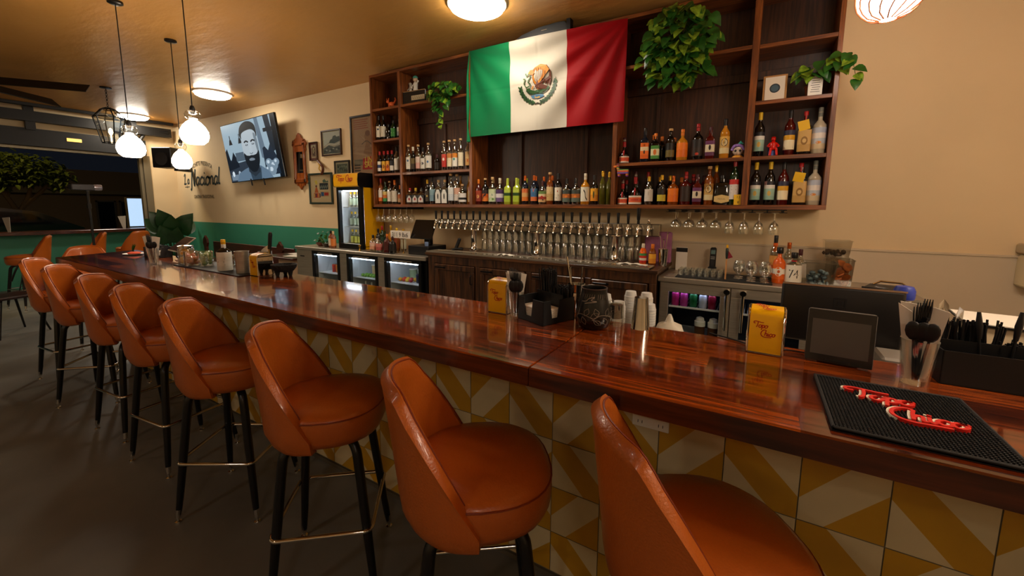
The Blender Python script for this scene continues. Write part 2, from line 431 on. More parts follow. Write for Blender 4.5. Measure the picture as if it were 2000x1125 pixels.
for i in range(-26, 8):
    for j in range(-3, 2):
        X0 = .166 + S*i; Z0 = .617 + S*j
        z1 = min(Z0+S, 1.006); z0 = max(Z0, .03)
        if X0+S > 1.75 or X0 < -5.25: continue
        def P(a, b): return (X0+g+(S-2*g)*a+2, 0, min(max(Z0+g+(S-2*g)*b, z0), z1))
        odd = (i + j) % 2
        if odd == 0: A = [(0, 1), (.57, 1), (0, .35)]; B = [(1, .75), (1, 0), (.32, 0)]; Cc = [(.57, 1), (1, 1), (1, .75), (.32, 0), (0, 0), (0, .35)]; ms = (2, 2, 1)
        else: A = [(.36, 1), (1, 1), (1, .35)]; B = [(0, .72), (0, 0), (.68, 0)]; Cc = [(0, .72), (0, 1), (.36, 1), (1, .35), (1, 0), (.68, 0)]; ms = (1, 1, 2)
        for pl, m_ in zip((A, B, Cc), ms):
            q = [P(*p) for p in pl]; d = []
            for p in q:
                if not d or (Vector(p)-Vector(d[-1])).length > 1e-4: d.append(p)
            if len(d) > 2 and max(p[2] for p in d)-min(p[2] for p in d) > .004: mb.add(d, [tuple(range(len(d)))], m_)
me = mb.mesh('tiled_panel', [M_gr, M_tc, M_ty], smooth=0); obj('tiled_panel', me, t)
MB().box(-3.25, 3.75, -.008, .004, 0, .022).build('base_strip', mat('metal_edge', '6e6658', .5, .5), t, smooth=0)
MB().box(-3.2, 3.75, .12, .3, 0, 1.0).build('carcass', M_blk, t, smooth=0)
def outlet(x, z, lab):
    t = thing('power_outlet', lab, 'outlet', (x, YT-.001, z))
    mb = MB().box(-.062, .062, -.006, 0, -.02, .02, .002)
    for sx in (-.035, .035):
        for dx in (-.007, .007): mb.box(sx+dx-.001, sx+dx+.001, -.0072, -.005, -.006, .004, mi=1)
    mb.build('cover_plate', [M_white, M_black], t, smooth=0)
outlet(-.27, .80, 'white outlet plate on the tiles near the right, under the bar edge')
outlet(-1.385, .915, 'white outlet plate high on the tiles right of the front stools')

# ------------------------------------------------------------------ bar stools
def seat_mesh():
    prof = [(.0, -.105), (.8, -.105), (.93, -.098), (.985, -.07), (1.0, -.03), (.995, .0), (.975, .012), (.9, .024), (.6, .036), (.25, .040), (.0, .041)]
    n = 36; mb = MB(); vs = []
    def out(a):
        e = 2/2.5; ca, sa = cos(a), sin(a)
        x = .222*math.copysign(abs(ca)**e, ca); y = .228*math.copysign(abs(sa)**e, sa)
        return x*(1 - .10*max(0, -sa)), y + .0
    for k, (r, z) in enumerate(prof[1:-1]):
        for i in range(n):
            x, y = out(2*PI*i/n); vs.append((x*r, y*r, .765+z))
    K = len(prof)-2; vs += [(0, 0, .765-.105), (0, 0, .765+.041)]
    fs = [(k*n+i, k*n+(i+1) % n, (k+1)*n+(i+1) % n, (k+1)*n+i) for k in range(K-1) for i in range(n)]
    fs += [(K*n, (i+1) % n, i) for i in range(n)] + [(K*n+1, (K-1)*n+i, (K-1)*n+(i+1) % n) for i in range(n)]
    mb.add(vs, fs)
    seam = MB().tube([(out(2*PI*i/n)[0]*.992, out(2*PI*i/n)[1]*.992, .765+.006) for i in range(n)], .0028, 6, closed=True)
    return mb, seam
TH = math.radians(89)
def back_pt(s, t, side):
    """s -1..1 around the back, t 0..1 up, side 0 outer 1 inner"""
    th = s*TH
    a = abs(s)
    top = 1.080 - .03*min(1, a/.5)**2 - .345*max(0, (a-.36)/.64)**1.3
    bot = .625 + .02*a**3
    z = bot + (top-bot)*t
    h = (z-.62)/.49
    R = .222 + .026*h - .75*max(0, .20-h)**2
    lean = .028*max(0, h)**1.2*cos(th)
    th_ = .042 if side else 0
    if t > .93 or t < .04: pass
    R -= th_
    x = R*1.02*sin(th); y = -R*1.0*cos(th)*(1 if cos(th) > 0 else .9) - lean
    return Vector((x, y, z))
def back_mesh():
    nu, nv = 40, 14; mb = MB(); W = nu+1
    vs = []
    for side in (0, 1):
        for j in range(nv+1):
            for i in range(W):
                s = -1 + 2*i/nu; t = j/nv
                p = back_pt(s, t, side)
                if j == nv: p.z -= .012
                if j == 0: p.z += .006
                vs.append(p)
    # ridge rings (top, bottom, ends) for a rolled edge
    fs = []; N = W*(nv+1)
    for j in range(nv):
        for i in range(nu):
            fs.append((j*W+i, j*W+i+1, (j+1)*W+i+1, (j+1)*W+i)); fs.append((N+j*W+i, N+(j+1)*W+i, N+(j+1)*W+i+1, N+j*W+i+1))
    base = len(vs)
    for i in range(W):
        s = -1+2*i/nu; p = (back_pt(s, 1, 0)+back_pt(s, 1, 1))/2; p.z += .008; vs.append(p)
    for i in range(W):
        s = -1+2*i/nu; p = (back_pt(s, 0, 0)+back_pt(s, 0, 1))/2; p.z -= .003; vs.append(p)
    for i in range(nu):
        a, b = nv*W+i, nv*W+i+1; c, d = base+i, base+i+1
        fs += [(a, b, d, c), (N+b, N+a, c, d)]
        a, b = i, i+1; c, d = base+W+i, base+W+i+1
        fs += [(b, a, c, d), (N+a, N+b, d, c)]
    for e, i in ((0, 0), (1, nu)):
        eb = len(vs)
        for j in range(nv+1):
            p = (vs[j*W+i] + vs[N+j*W+i])/2; dr = Vector((cos(TH), sin(TH)*1, 0))*.012
            p = p + Vector((0, .006, 0)); p.z = vs[j*W+i].z; vs.append(p)
        for j in range(nv):
            a, b = j*W+i, (j+1)*W+i
            fs += [(a, b, eb+j+1, eb+j), (N+b, N+a, eb+j, eb+j+1)]
        fs += [(nv*W+i, base+i, eb+nv), (N+nv*W+i, eb+nv, base+i), (i, eb, base+W+i), (N+i, base+W+i, eb)]
    mb.add(vs, fs)
    path = []
    for i in range(W): p = back_pt(-1+2*i/nu, 1, 0).copy(); q = back_pt(-1+2*i/nu, 1, 1); pp = p.lerp(q, .72); pp.z += .0015; path.append(pp)
    L = [back_pt(-1, t/8, 0).lerp(back_pt(-1, t/8, 1), .5)+Vector((0, .0095, 0)) for t in range(1, 8)]
    Rr = [back_pt(1, t/8, 0).lerp(back_pt(1, t/8, 1), .5)+Vector((0, .0095, 0)) for t in range(7, 0, -1)]
    pip = MB().tube(L+path+Rr, .0026, 5)
    return mb, pip
def leg_mesh():
    pts = [(.05, 0, .645), (.12, 0, .645), (.158, 0, .636), (.182, 0, .612), (.194, 0, .57), (.226, 0, .35), (.258, 0, .12), (.272, 0, .03)]
    rs = [.016, .017, .018, .018, .0185, .0185, .015, .0115]
    L = MB().tube(cr(pts, 4), [rs[min(7, int(i/4))]*(1-(i % 4)/4) + rs[min(7, int(i/4)+1)]*((i % 4)/4) for i in range(29)], 12)
    F = MB().tube([(.2665, 0, .066), (.2725, 0, .028)], [.0135, .0118], 12).lathe([(.006, .026), (.006, .010), (.015, .006), (.016, 0)], (.2735, 0, 0), 12)
    return L, F
def ring_mesh():
    hw = .185; c = .03; z = .30; pts = []
    for k in range(4):
        a0 = k*PI/2; cx = (hw-c)*(1 if k in (0, 3) else -1); cy = (hw-c)*(1 if k in (0, 1) else -1)
        for q in range(5): a = a0 + q*PI/8; pts.append((cx + c*cos(a), cy + c*sin(a), z))
    return MB().tube(pts, .0085, 8, closed=True)
def make_stool(label):
    t = thing('bar_stool', label, 'bar stool', group=None)
    sm, seam = seat_mesh(); se = sm.build('seat', M_orange, t, smooth=60)
    seam.build('seam', M_piping, se)
    bm_, pip = back_mesh(); bk = bm_.build('backrest', M_orange, t, smooth=60); pip.build('piping', M_piping, bk)
    MB().lathe([(.10, .655), (.10, .640), (.035, .636), (.035, .60)], n=20).build('swivel_plate', M_blackmetal, t)
    L, F = leg_mesh(); lm = L.mesh('leg', M_blackmetal, 60); fm = F.mesh('foot_glide', M_chrome)
    for k in range(4):
        l = obj('leg', lm, t, rz=PI/4 + k*PI/2); obj('foot_glide', fm, l)
    ring_mesh().build('footring', M_chrome, t, smooth=60)
    return t
STOOLS = [ # x, y, seat angle, leg angle, label
 (-5.24, 1.05, -0.75, .10, 'orange leather bar stool farthest along the bar, next to the black chair legs'),
 (-4.50, 1.04, -0.75, .75, 'second farthest orange leather bar stool along the bar front'),
 (-3.67, 1.03, -0.78, .10, 'orange bar stool third from the far end, its seat mostly hidden by the next stool'),
 (-3.0, 1.02, -0.8, .12, 'orange bar stool in the middle of the row, fourth from the far end'),
 (-2.28, 1.0, -0.82, .55, 'orange bar stool just left of the stool whose whole round seat shows'),
 (-1.46, 0.98, -0.88, .70, 'orange bar stool with its whole round seat and chrome footring in view'),
 (-0.69, 0.95, -0.9, .65, 'orange bar stool in the lower middle with stitched back rim, feet cut off'),
 (-.06, 1.0, -1.0, .6, 'nearest orange bar stool, cut off by the bottom edge'),
]
s0 = make_stool('x')
def place_stool(s, x, y, ra, la, lab, grp='orange bar stools along the bar front', first=False):
    r = s if first else dup(s, (x, y, 0), ra)
    r.location = (x, y, 0); r.rotation_euler = (0, 0, ra); r['label'] = lab; r['group'] = grp
    k = 0
    for ch in r.children:
        if ch.name.startswith('leg'): ch.rotation_euler = (0, 0, PI/4 + k*PI/2 + la - ra); k += 1
        if ch.name.startswith('footring'): ch.rotation_euler = (0, 0, la - ra)
    return r
for i, a in enumerate(STOOLS): place_stool(s0, *a, first=(i == 0))
G2 = 'orange stools by the street window'
place_stool(s0, -9.35, 1.50, PI-.15, .3, 'orange stool leftmost in front of the window ledge, side on', G2)
place_stool(s0, -9.65, 2.20, PI-.1, .3, 'orange stool behind the camera stand pole, facing the window ledge', G2)
place_stool(s0, -9.8, 2.85, PI/2+.3, .3, 'orange stool right of the camera stand, showing the rear of its back', G2)
place_stool(s0, -6.35, 1.42, -PI/2-.3, .2, 'orange stool beyond the far end of the bar, only a sliver showing', 'orange stool at the bar end')
# ------------------------------------------------------------------ back bar shelving
YC = 3.9
M_cab = wood('shelf_wood', '52280e', '90501f', 'X', rough=.38, coat=.12, grain=6)
M_cabv = wood('shelf_wood_upright', '52280e', '90501f', 'Z', rough=.38, coat=.12, grain=6)
M_cabb = wood('shelf_back_wood', '2a160c', '4e2c18', 'Z', rough=.42, grain=5)
shelf = thing('back_bar_shelving', 'large dark wooden wall shelving with five bays of bottles above the taps', 'shelving', (-2, YC, 1.54))
def sp(mb, name, m): return mb.build(name, m, shelf, smooth=0)
def W(x0, x1, y0, y1, z0, z1, mb=None, bev=.002): return (mb or MB()).box(x0+2, x1+2, y0-YC, y1-YC, z0-1.54, z1-1.54, bev)
sp(W(-4.55, .445, YC+.335, YB-.002, 1.55, 3.25), 'back_panel', M_cabb)
VX = [(-4.55, -4.52), (-4.03, -3.99), (-2.91, -2.87), (-1.225, -1.185), (-.125, -.075), (.415, .445)]
for a, b in VX: sp(W(a, b, YC, YC+.335, 1.575, 3.235), 'upright', M_cabv)
sp(W(-4.55, .445, YC, YC+.335, 1.54, 1.576), 'bottom_board', M_cab)
sp(W(-4.55, .445, YC, YC+.335, 3.232, 3.265), 'top_board', M_cab)
SH = {0: [2.83, 2.43, 1.985], 1: [2.83, 1.985], 2: [2.83], 3: [2.83, 1.965], 4: [2.82, 2.395, 1.965]}
for b, zs in SH.items():
    x0 = VX[b][1]; x1 = VX[b+1][0]
    for z in zs: sp(W(x0, x1, YC+.004 + (.06 if (b == 2) else 0), YC+.335, z-.03, z), 'shelf', M_cab)
for b in range(5):
    x0 = VX[b][1]; x1 = VX[b+1][0]
    for z in (2.68,): sp(W(x0, x1, YC+.30, YC+.335, z-.05, z+.02), 'rear_rail', M_cabb)
for x in (-2.42, -1.62, -1.30, -3.55, -.9): sp(W(x, x+.035, YC+.305, YC+.335, 1.576, 2.6), 'rear_stile', M_cabb)

# ------------------------------------------------------------------ bottles
DARK = mat('dark_bottle_glass', '0b0806', .06, 0, coat=.5); DGREEN = mat('green_bottle_glass', '0c2a12', .07, coat=.5)
CLEAR = glassy('clear_bottle_glass', 'd8dcd4', .14); AMBER = mat('amber_spirit', '7a3a08', .08, coat=.5); GOLD = mat('golden_spirit', 'b87818', .1, coat=.5)
OLIVE = mat('olive_bottle_glass', '4c4a10', .08, coat=.5); PALE = mat('pale_bottle_glass', 'b4a890', .12, coat=.4); TEALG = glassy('teal_bottle_glass', '6a9a90', .16)
LIME = mat('lime_spirit', 'a8b838', .12, coat=.4); RUBY = mat('ruby_spirit', '4a0a08', .08, coat=.5); BLUEG = mat('blue_black_glass', '0c1826', .06, coat=.5)
ORL = mat('orange_spirit', 'd85a10', .15, coat=.4)
GM = dict(D=DARK, N=DGREEN, C=CLEAR, A=AMBER, G=GOLD, O=OLIVE, P=PALE, T=TEALG, L=LIME, R=RUBY, B=BLUEG, X=ORL)
def cm(h, r=.5): return mat('print_'+h, h, r)
def bprof(kind, H):
    R = {'std': .037, 'slim': .032, 'wide': .046, 'squat': .047, 'sq': .036, 'flat': .040, 'mini': .032}[kind]
    n = .0125
    if kind == 'squat': p = [(R*.9, 0), (R, .008), (R*1.0, .26), (R*.98, .30), (R*.78, .40), (R*.46, .48), (R*.34, .56), (n*1.1, .68), (n, .86), (n*1.15, .93)]
    elif kind == 'slim': p = [(R*.92, 0), (R, .01), (R, .60), (R*.9, .67), (R*.55, .75), (n, .80), (n, .93), (n*1.2, .94)]
    elif kind == 'wide': p = [(R*.92, 0), (R, .02), (R, .55), (R*.93, .62), (R*.6, .68), (n*1.2, .73), (n*1.1, .88), (n*1.35, .90)]
    elif kind == 'mini': p = [(R*.92, 0), (R, .02), (R, .60), (R*.8, .72), (n*1.1, .80), (n, .90)]
    elif kind == 'sq': p = [(R*.92, 0), (R, .015), (R, .60), (R*.9, .655), (n*1.3, .71), (n*1.1, .75), (n*1.1, .9)]
    elif kind == 'flat': p = [(R*.92, 0), (R, .015), (R, .64), (R*.85, .70), (n*1.5, .745), (n*1.2, .78), (n*1.2, .9)]
    else: p = [(R*.92, 0), (R, .012), (R, .62), (R*.93, .67), (R*.62, .73), (n*1.1, .785), (n, .92), (n*1.2, .93)]
    return R, [(r, z*H if z > .03 else z*.3) for r, z in p]
def bottle(x, y, z, H, kind, glass, cap, label, desc, mark=None, group=None, capk='long', rz=None, lz=(.12, .55), neck=None, cat='bottle', R=None):
    """label: list of colours bottom to top; mark: list of (type, ...)"""
    t = thing('spirit_bottle', desc, cat, (x, y, z), 0, group)
    t.rotation_euler = (0, 0, (math.atan2(-x, y)*-.5 if False else math.atan2(-x, y)*.55) if rz is None else rz)
    R0, pr = bprof(kind, H); k = (R/R0 if R else 1); R_ = R0*k; pr = [(r*k if r > .02 else r, zz) for r, zz in pr]
    sq = 1.2 if kind == 'sq' else 0; sy = .62 if kind == 'flat' else 1
    MB().lathe(pr, n=24 if sq else 16, sq=sq, sy=sy).build('glass_body', GM[glass] if isinstance(glass, str) else glass, t, smooth=50)
    ztop = pr[-1][1]; cr_ = .0145
    if capk == 'long': MB().lathe([(cr_*1.02, ztop-.10*H), (cr_*1.05, ztop+.0), (cr_*1.05, H-.003), (cr_*.9, H)], n=14).build('foil_cap', cap, t, smooth=50)
    elif capk == 'cork': MB().lathe([(cr_*1.15, ztop), (cr_*1.25, ztop+.003), (cr_*1.25, H-.003), (cr_*1.1, H)], n=14).build('stopper', cap, t, smooth=50)
    elif capk == 'wide': MB().lathe([(cr_*1.5, ztop-.02), (cr_*1.6, ztop), (cr_*1.6, H-.003), (cr_*1.4, H)], n=14).build('cap', cap, t, smooth=50)
    elif capk == 'pour': MB().lathe([(cr_, ztop-.006), (cr_*1.1, ztop+.004), (.004, ztop+.012), (.0035, H+.01)], n=10).build('pour_spout', cap, t, smooth=50)
    if neck: MB().lathe([(cr_*1.12, ztop-.30*H), (cr_*1.12, ztop-.1*H)], n=14, cap0=False, cap1=False).build('neck_band', neck, t, smooth=50)
    if label:
        z0, z1 = lz[0]*H, lz[1]*H; nb = len(label); mb = MB(); zz = [z0+(z1-z0)*i/nb for i in range(nb+1)]
        rr_ = R_+.0007
        mb.lathe([(rr_, q) for q in zz], n=24, sq=sq, sy=sy*(1.01 if sy < 1 else 1), cap0=False, cap1=False, mis=list(range(nb)))
        lo = mb.build('paper_label', [cm(c) for c in label], t, smooth=60)
        fn = lambda u, v, l=0: Vector(((R_+.0012+l)*sin(u*1.1), -(R_+.0012+l)*cos(u*1.1)*sy, z0+(z1-z0)*v)) if not sq else Vector((u*R_*.85, -(R_*1.0+.0015+l), z0+(z1-z0)*v))
        mk = mark if mark is not None else [('l', '3a2a20')]
        D = {}
        for m_ in mk:
            for q in m_[1:]:
                if isinstance(q, str) and len(q) == 6: D['print_'+q] = cm(q)
        d = Decal(fn, D)
        for m_ in mk:
            T_, c = m_[0], 'print_'+m_[1]
            if T_ == 'l':
                for q in range(3): d.rect(-.5+.1*(q % 2), .3+.16*q, .5-.1*(q % 2), .345+.16*q, c)
            elif T_ == 'e': d.ell(0, m_[2], m_[3], m_[4], c)
            elif T_ == 'r': d.rect(*m_[2:6], c)
            elif T_ == 'p': d.poly(m_[2], c)
            elif T_ == 's': d.stroke(m_[2], m_[3], c)
            elif T_ == 't': d.text(m_[2], m_[3], m_[4], m_[5], c, sx=m_[6] if len(m_) > 6 else 1.6)
        d.build('label_print', lo)
    return t
CK = mat('cork', 'c09a68', .7); CR = mat('red_cap', 'a01414', .35); CW = mat('ivory_cap', 'd8cfb8', .4); CB = mat('black_cap', '141212', .35)
CO = mat('orange_cap', 'd8741c', .35); CG = mat('gold_cap', 'c89a28', .3, .6); CY = mat('yellow_cap', 'd8b020', .4); CM_ = mat('maroon_cap', '3c1018', .4); CC = mat('copper_cap', 'b85a20', .3, .7)
YB_ = 3.975; yk = 3.975/4.0
E1, E2, E3 = 1.577, 1.987, 2.432
I0 = [('e', '202020', .5, .35, .22)]
rows = [
 # bay 1 (narrow left), upper row
 (-4.475, E3, .33, 'std', 'D', CB, ['d8d0bc'], 'black bottle with tall cream label, leftmost on the top bottle row, far left bay', [('e', '2a3a5a', .72, .3, .09), ('l', '6a6458')]),
 (-4.39, E3, .32, 'std', 'D', CB, ['d2cab4'], 'black bottle with cream label, second on the top bottle row, far left bay', None),
 (-4.20, E3, .24, 'std', 'N', CB, ['2c7a2c'], 'short green bottle with green label in the far left bay', [('r', 'd0d8a0', -.4, .4, .4, .5)]),
 (-4.085, E3, .245, 'std', 'D', CW, ['8a949a', 'c8c4b4'], 'short dark bottle with grey label beside the green one in the far left bay', None),
 (-4.295, E3, .20, 'mini', 'D', CB, None, 'small black unlabelled bottle behind the green one in the far left bay', None),
 # bay 1 middle
 (-4.48, E2, .30, 'slim', 'D', CR, ['d8d4cc', '20386a', 'e0dccc'], 'red-capped bottle with white and navy label in the far left bay', []),
 (-4.395, E2, .30, 'slim', 'D', CR, ['d89a18', 'e0b030'], 'red-capped bottle with golden yellow label in the far left bay', [('e', '8a4a10', .45, .4, .2)]),
 (-4.32, E2, .30, 'slim', 'D', CR, ['d8741c', 'e09a30'], 'red-capped bottle with orange label in the far left bay', [('e', '8a3010', .45, .4, .2)]),
 (-4.245, E2, .30, 'slim', 'D', CR, ['e0dcd0', '1c1c20'], 'red-capped bottle with black and white label in the far left bay', []),
 (-4.155, E2, .34, 'std', 'C', CB, ['dcd8cc'], 'clear bottle with white label, right end of far left bay middle row', [('l', '5a5a58')]),
 # bay 1 bottom
 (-4.475, E1, .35, 'std', 'A', CR, ['d86a28', 'e4dcd0', 'e4dcd0'], 'red-necked bottle with white and orange label, left end of the bottom shelf', []),
 (-4.39, E1, .31, 'std', 'N', DGREEN, ['2c8a4a', 'c86a20', 'd8c070'], 'green bottle with green and orange label near the left end of the bottom shelf', []),
 (-4.305, E1, .31, 'std', 'C', CK, ['dcd4c4'], 'corked clear bottle with plain white label on the bottom shelf, far left bay', None),
 (-4.21, E1, .32, 'wide', 'C', CO, ['d4ccb8'], 'wide clear bottle with orange cap and ivory label on the bottom shelf, far left bay', None),
 (-4.11, E1, .25, 'mini', 'D', CO, ['d8b080', 'c87038'], 'small bottle with tan label, right end of the bottom shelf in the far left bay', None),
 # bay 2 middle
 (-3.94, E2, .35, 'std', 'C', CK, ['dcd6c6'], 'corked clear bottle with tall white label, first on the second bay middle shelf', [('e', '4a6a8a', .7, .3, .1), ('l', '6a6a6a')]),
 (-3.86, E2, .32, 'slim', 'D', CW, ['3a2c1c', '6a5a30'], 'slim dark bottle with dark label on the second bay middle shelf', None),
 (-3.77, E2, .34, 'std', 'C', CK, ['d8a498', 'dcc8b8'], 'corked bottle with pale pink label on the second bay middle shelf', None),
 (-3.69, E2, .30, 'std', 'C', CB, ['d4d0c4'], 'black-capped bottle with white label and dark blot on the second bay middle shelf', [('e', '1c1c28', .5, .4, .12)]),
 (-3.60, E2, .35, 'std', 'C', CK, ['dcd8cc'], 'corked clear bottle with white label and blue mark on the second bay middle shelf', [('e', '4870a0', .5, .3, .1)]),
 (-3.46, E2, .20, 'mini', 'D', CM_, ['241c16'], 'short dark bottle alone in the gap on the second bay middle shelf', []),
 (-3.345, E2, .355, 'slim', 'C', CK, ['b82c24', 'c84838'], 'bottle with solid red label on the second bay middle shelf', [('e', 'e8d8c8', .6, .35, .12)]),
 (-3.262, E2, .36, 'slim', 'C', CK, ['dccca8', 'dccca8', 'c07838'], 'bottle with beige label and orange top band right of the red-labelled bottle', None),
 (-3.18, E2, .36, 'slim', 'C', CK, ['e0dcd0', 'e0dcd0', 'd08028'], 'bottle with white label and small teal drawing on the second bay middle shelf', [('e', '3a8a80', .55, .35, .1)]),
 (-3.09, E2, .365, 'slim', 'C', CK, ['e0d4b4'], 'corked bottle with plain cream label, second from the right on the second bay middle shelf', [('l', 'b08850')]),
 (-2.975, E2, .37, 'std', 'C', CW, ['c89a58', 'd8b478'], 'bottle with tan label at the right end of the middle shelf of the second bay', [('e', 'b85a28', .35, .2, .12), ('l', '8a6030')]),
 # bay 2 bottom
 (-3.625, E1, .31, 'slim', 'D', CG, ['3a3024'], 'slim black bottle with dark label and gold cap on the second bay bottom shelf', [('e', 'b89a50', .5, .3, .1)]),
 (-3.545, E1, .34, 'std', 'T', CB, ['7a9aa8', '88a8b0'], 'tall bottle with blue-grey label on the second bay bottom shelf', None),
 (-3.15, E1, .36, 'std', 'C', CK, ['d8ccc0', 'd8a890'], 'tall corked bottle with pinkish label on the second bay bottom shelf', None),
 (-3.245, E1, .37, 'std', 'C', CK, ['ccd4d8', 'dce0dc'], 'tall corked bottle with pale blue-white label on the second bay bottom shelf', [('l', '708898')]),
 (-2.95, E1, .29, 'mini', 'A', CK, ['c0a070'], 'brown bottle at the right end of the bottom shelf of the second bay', None),
 # bay 3
 (-2.83, E1, .29, 'std', 'R', CO, ['8a3424', 'a04028'], 'bottle with brick red label, first in the bay under the flag', [('e', 'd8a060', .45, .4, .16)]),
 (-2.735, E1, .30, 'std', 'D', CK, ['d8782c', 'c85818', '2a2020'], 'bottle with orange and black bird label under the flag', [('s', '202020', [(-.6, .2), (-.2, .5), (.3, .6), (.5, .9)], .16)]),
 (-2.635, E1, .31, 'wide', 'C', CK, ['c8d4b0', 'd8dcc0', 'c8d4a8'], 'pale green bottle with leafy label and large letters under the flag', [('t', '2c6a3c', 'IN', .1, .45, .2), ('e', '6a9a40', .2, .6, .1)]),
 (-2.535, E1, .295, 'wide', 'C', CW, ['6a5080', 'dcd4d8', '4a3060'], 'rounded bottle with purple and white label under the flag', []),
 (-2.43, E1, .29, 'sq', 'L', LIME, ['a8c038', 'a8c038', '2a4a20', 'b8cc50'], 'left one of the two lime green square bottles in front under the flag', [('t', '486a20', 'mez', 0, .2, .07)]),
 (-2.315, E1, .29, 'sq', 'L', LIME, ['a8c038', 'a8c038', '2a4a20', 'b8cc50'], 'right one of the two lime green square bottles in front under the flag', [('t', '486a20', 'mez', 0, .2, .07)]),
 (-2.205, E1, .31, 'std', 'B', CC, ['d87828', 'd8a868', 'd8743c'], 'dark blue bottle with beige label and orange band under the flag', [('p', 'c84828', [(-.3, 1), (.3, 1), (0, .75)]), ('s', '7a3a20', [(-.5, .3), (.5, .6)], .05)]),
 (-2.095, E1, .31, 'std', 'B', CC, ['d8743c', '3c6a98', '4878a0'], 'dark blue bottle with blue label and orange shield under the flag', [('p', 'd8603c', [(-.3, 1), (.3, 1), (0, .7)]), ('s', '182c48', [(-.5, .4), (.5, .55)], .05)]),
 (-1.99, E1, .25, 'wide', 'C', CM_, ['d8b078', 'a03828', 'dccaa0', '6a8a48'], 'short bottle with a colourful patterned label in the middle under the flag', [('e', '202020', .2, .5, .05), ('e', 'c02828', .5, .25, .08)]),
 (-1.905, E1, .335, 'std', 'A', CK, ['c8a468', 'd8bc88'], 'corked bottle with tan label under the flag', [('s', '5a4020', [(-.4, .3), (.4, .6)], .08), ('l', '7a5a30')]),
 (-1.81, E1, .32, 'std', 'D', CB, ['d8d0bc', 'e0d8c4'], 'black bottle with cream label and small red cross mark under the flag', [('e', 'b02820', .72, .12, .06), ('s', '303030', [(-.3, .2), (.3, .45)], .08)]),
 (-1.71, E1, .265, 'wide', 'T', CB, ['5a6a60', 'b86a28', '3a4440'], 'left one of two teal bottles with orange marks under the flag', [('e', 'e08030', .45, .3, .1)]),
 (-1.61, E1, .265, 'wide', 'T', CB, ['5a6a60', 'b86a28', '3a4440'], 'right one of two teal bottles with orange marks under the flag', [('e', 'e08030', .45, .3, .1)]),
 (-1.51, E1, .31, 'wide', 'G', CW, ['e0dcc8', 'e0dcc8'], 'amber yellow bottle with white bird label under the flag', [('s', '1c1c1c', [(-.2, .8), (.1, .6), (.2, .3), (.5, .1)], .12)]),
 (-1.415, E1, .29, 'std', 'D', CB, ['d88a18', 'e8a828'], 'brown bottle with golden corn label right of centre under the flag', [('e', '3a4a20', .5, .18, .3)]),
 (-1.33, E1, .325, 'slim', 'O', CG, None, 'tall olive glass bottle, front one at the right end under the flag', None),
 (-1.262, E1, .315, 'slim', 'O', CG, None, 'tall olive glass bottle against the right upright under the flag', None),
 # bay 4 upper
 (-.94, E2-.02, .31, 'sq', 'B', CB, ['d86018', 'e87020', 'e0c8a0', 'e06818'], 'dark bottle with big orange label on the fourth bay middle shelf', [('t', '2a1008', 'SANTO', 0, .78, .13, .9), ('e', '303030', .42, .22, .12)]),
 (-.845, E2-.02, .255, 'sq', 'D', CO, ['4a8a3c', 'dcd8b0', 'dcd8b0', '4a8a3c'], 'dark bottle with green-bordered square label beside the orange-labelled one', [('e', 'd8742c', .5, .45, .22)]),
 (-.715, E2-.02, .285, 'std', 'D', CK, ['6a5c28', '181410'], 'black bottle with corked neck and faint gold label on the fourth bay middle shelf', None),
 (-.615, E2-.02, .27, 'wide', 'G', CO, ['e06c10', 'e87818'], 'bottle with plain bright orange label on the fourth bay middle shelf', [('r', 'a04810', -.4, .5, .4, .54)]),
 (-.49, E2-.02, .305, 'wide', 'D', CR, ['2c1c14', '181210'], 'tall dark square-shouldered bottle with red seal on the fourth bay middle shelf', [('e', 'c03820', .12, .3, .08)]),
 (-.39, E2-.02, .27, 'sq', 'R', CM_, ['5c2c50', 'd8ccb0', 'd8ccb0', '6a3460'], 'maroon-capped bottle with purple and cream label on the fourth bay middle shelf', [('e', '201818', .55, .3, .18)]),
 (-.28, E2-.02, .325, 'std', 'G', CB, ['d8c898', 'c8a058', 'd8a848'], 'tall golden bottle with black-ringed round label on the fourth bay middle shelf', [('e', '1c1410', .65, .62, .24), ('e', 'e0d0a0', .65, .5, .19), ('t', '1c1410', '43', 0, .58, .14, 1.4)]),
 # bay 4 bottom
 (-.885, E1, .26, 'std', 'C', CG, ['d8d0c4'], 'clear bottle with square white label on the fourth bay bottom shelf', [('s', '505050', [(0, .5), (0, .8)], .05), ('r', '505050', -.5, .25, .5, .3)]),
 (-.77, E1, .27, 'std', 'D', CG, ['c8b838', '241c10'], 'black bottle with yellow foot label on the fourth bay bottom shelf', None),
 (-.67, E1, .26, 'wide', 'A', CC, ['e06c10', 'e87818'], 'amber bottle with plain orange label on the fourth bay bottom shelf', [('r', 'a04810', -.4, .5, .4, .54)]),
 (-.565, E1, .29, 'wide', 'R', CR, ['2c1c14'], 'dark squat bottle with copper neck foil on the fourth bay bottom shelf', []),
 (-.47, E1, .265, 'sq', 'R', CM_, ['5c2c50', 'd8ccb0', 'd8ccb0', '6a3460'], 'maroon-capped bottle with purple and cream label on the fourth bay bottom shelf', [('e', '201818', .55, .3, .18)]),
 (-.378, E1, .33, 'std', 'A', CK, ['d8c898', 'c8a058', '9a6a28'], 'amber bottle with black-ringed round label on the fourth bay bottom shelf', [('e', '1c1410', .68, .62, .24), ('e', 'e0d0a0', .68, .5, .19), ('t', '1c1410', '43', 0, .6, .14, 1.4)]),
 (-.185, E1, .385, 'std', 'N', CR, ['dcd4cc', 'dcd4cc', 'dcd4cc', 'c8302c'], 'tall red-capped green bottle with white label, right end of fourth bay bottom shelf', [('l', '8a3030')]),
 # bay 5
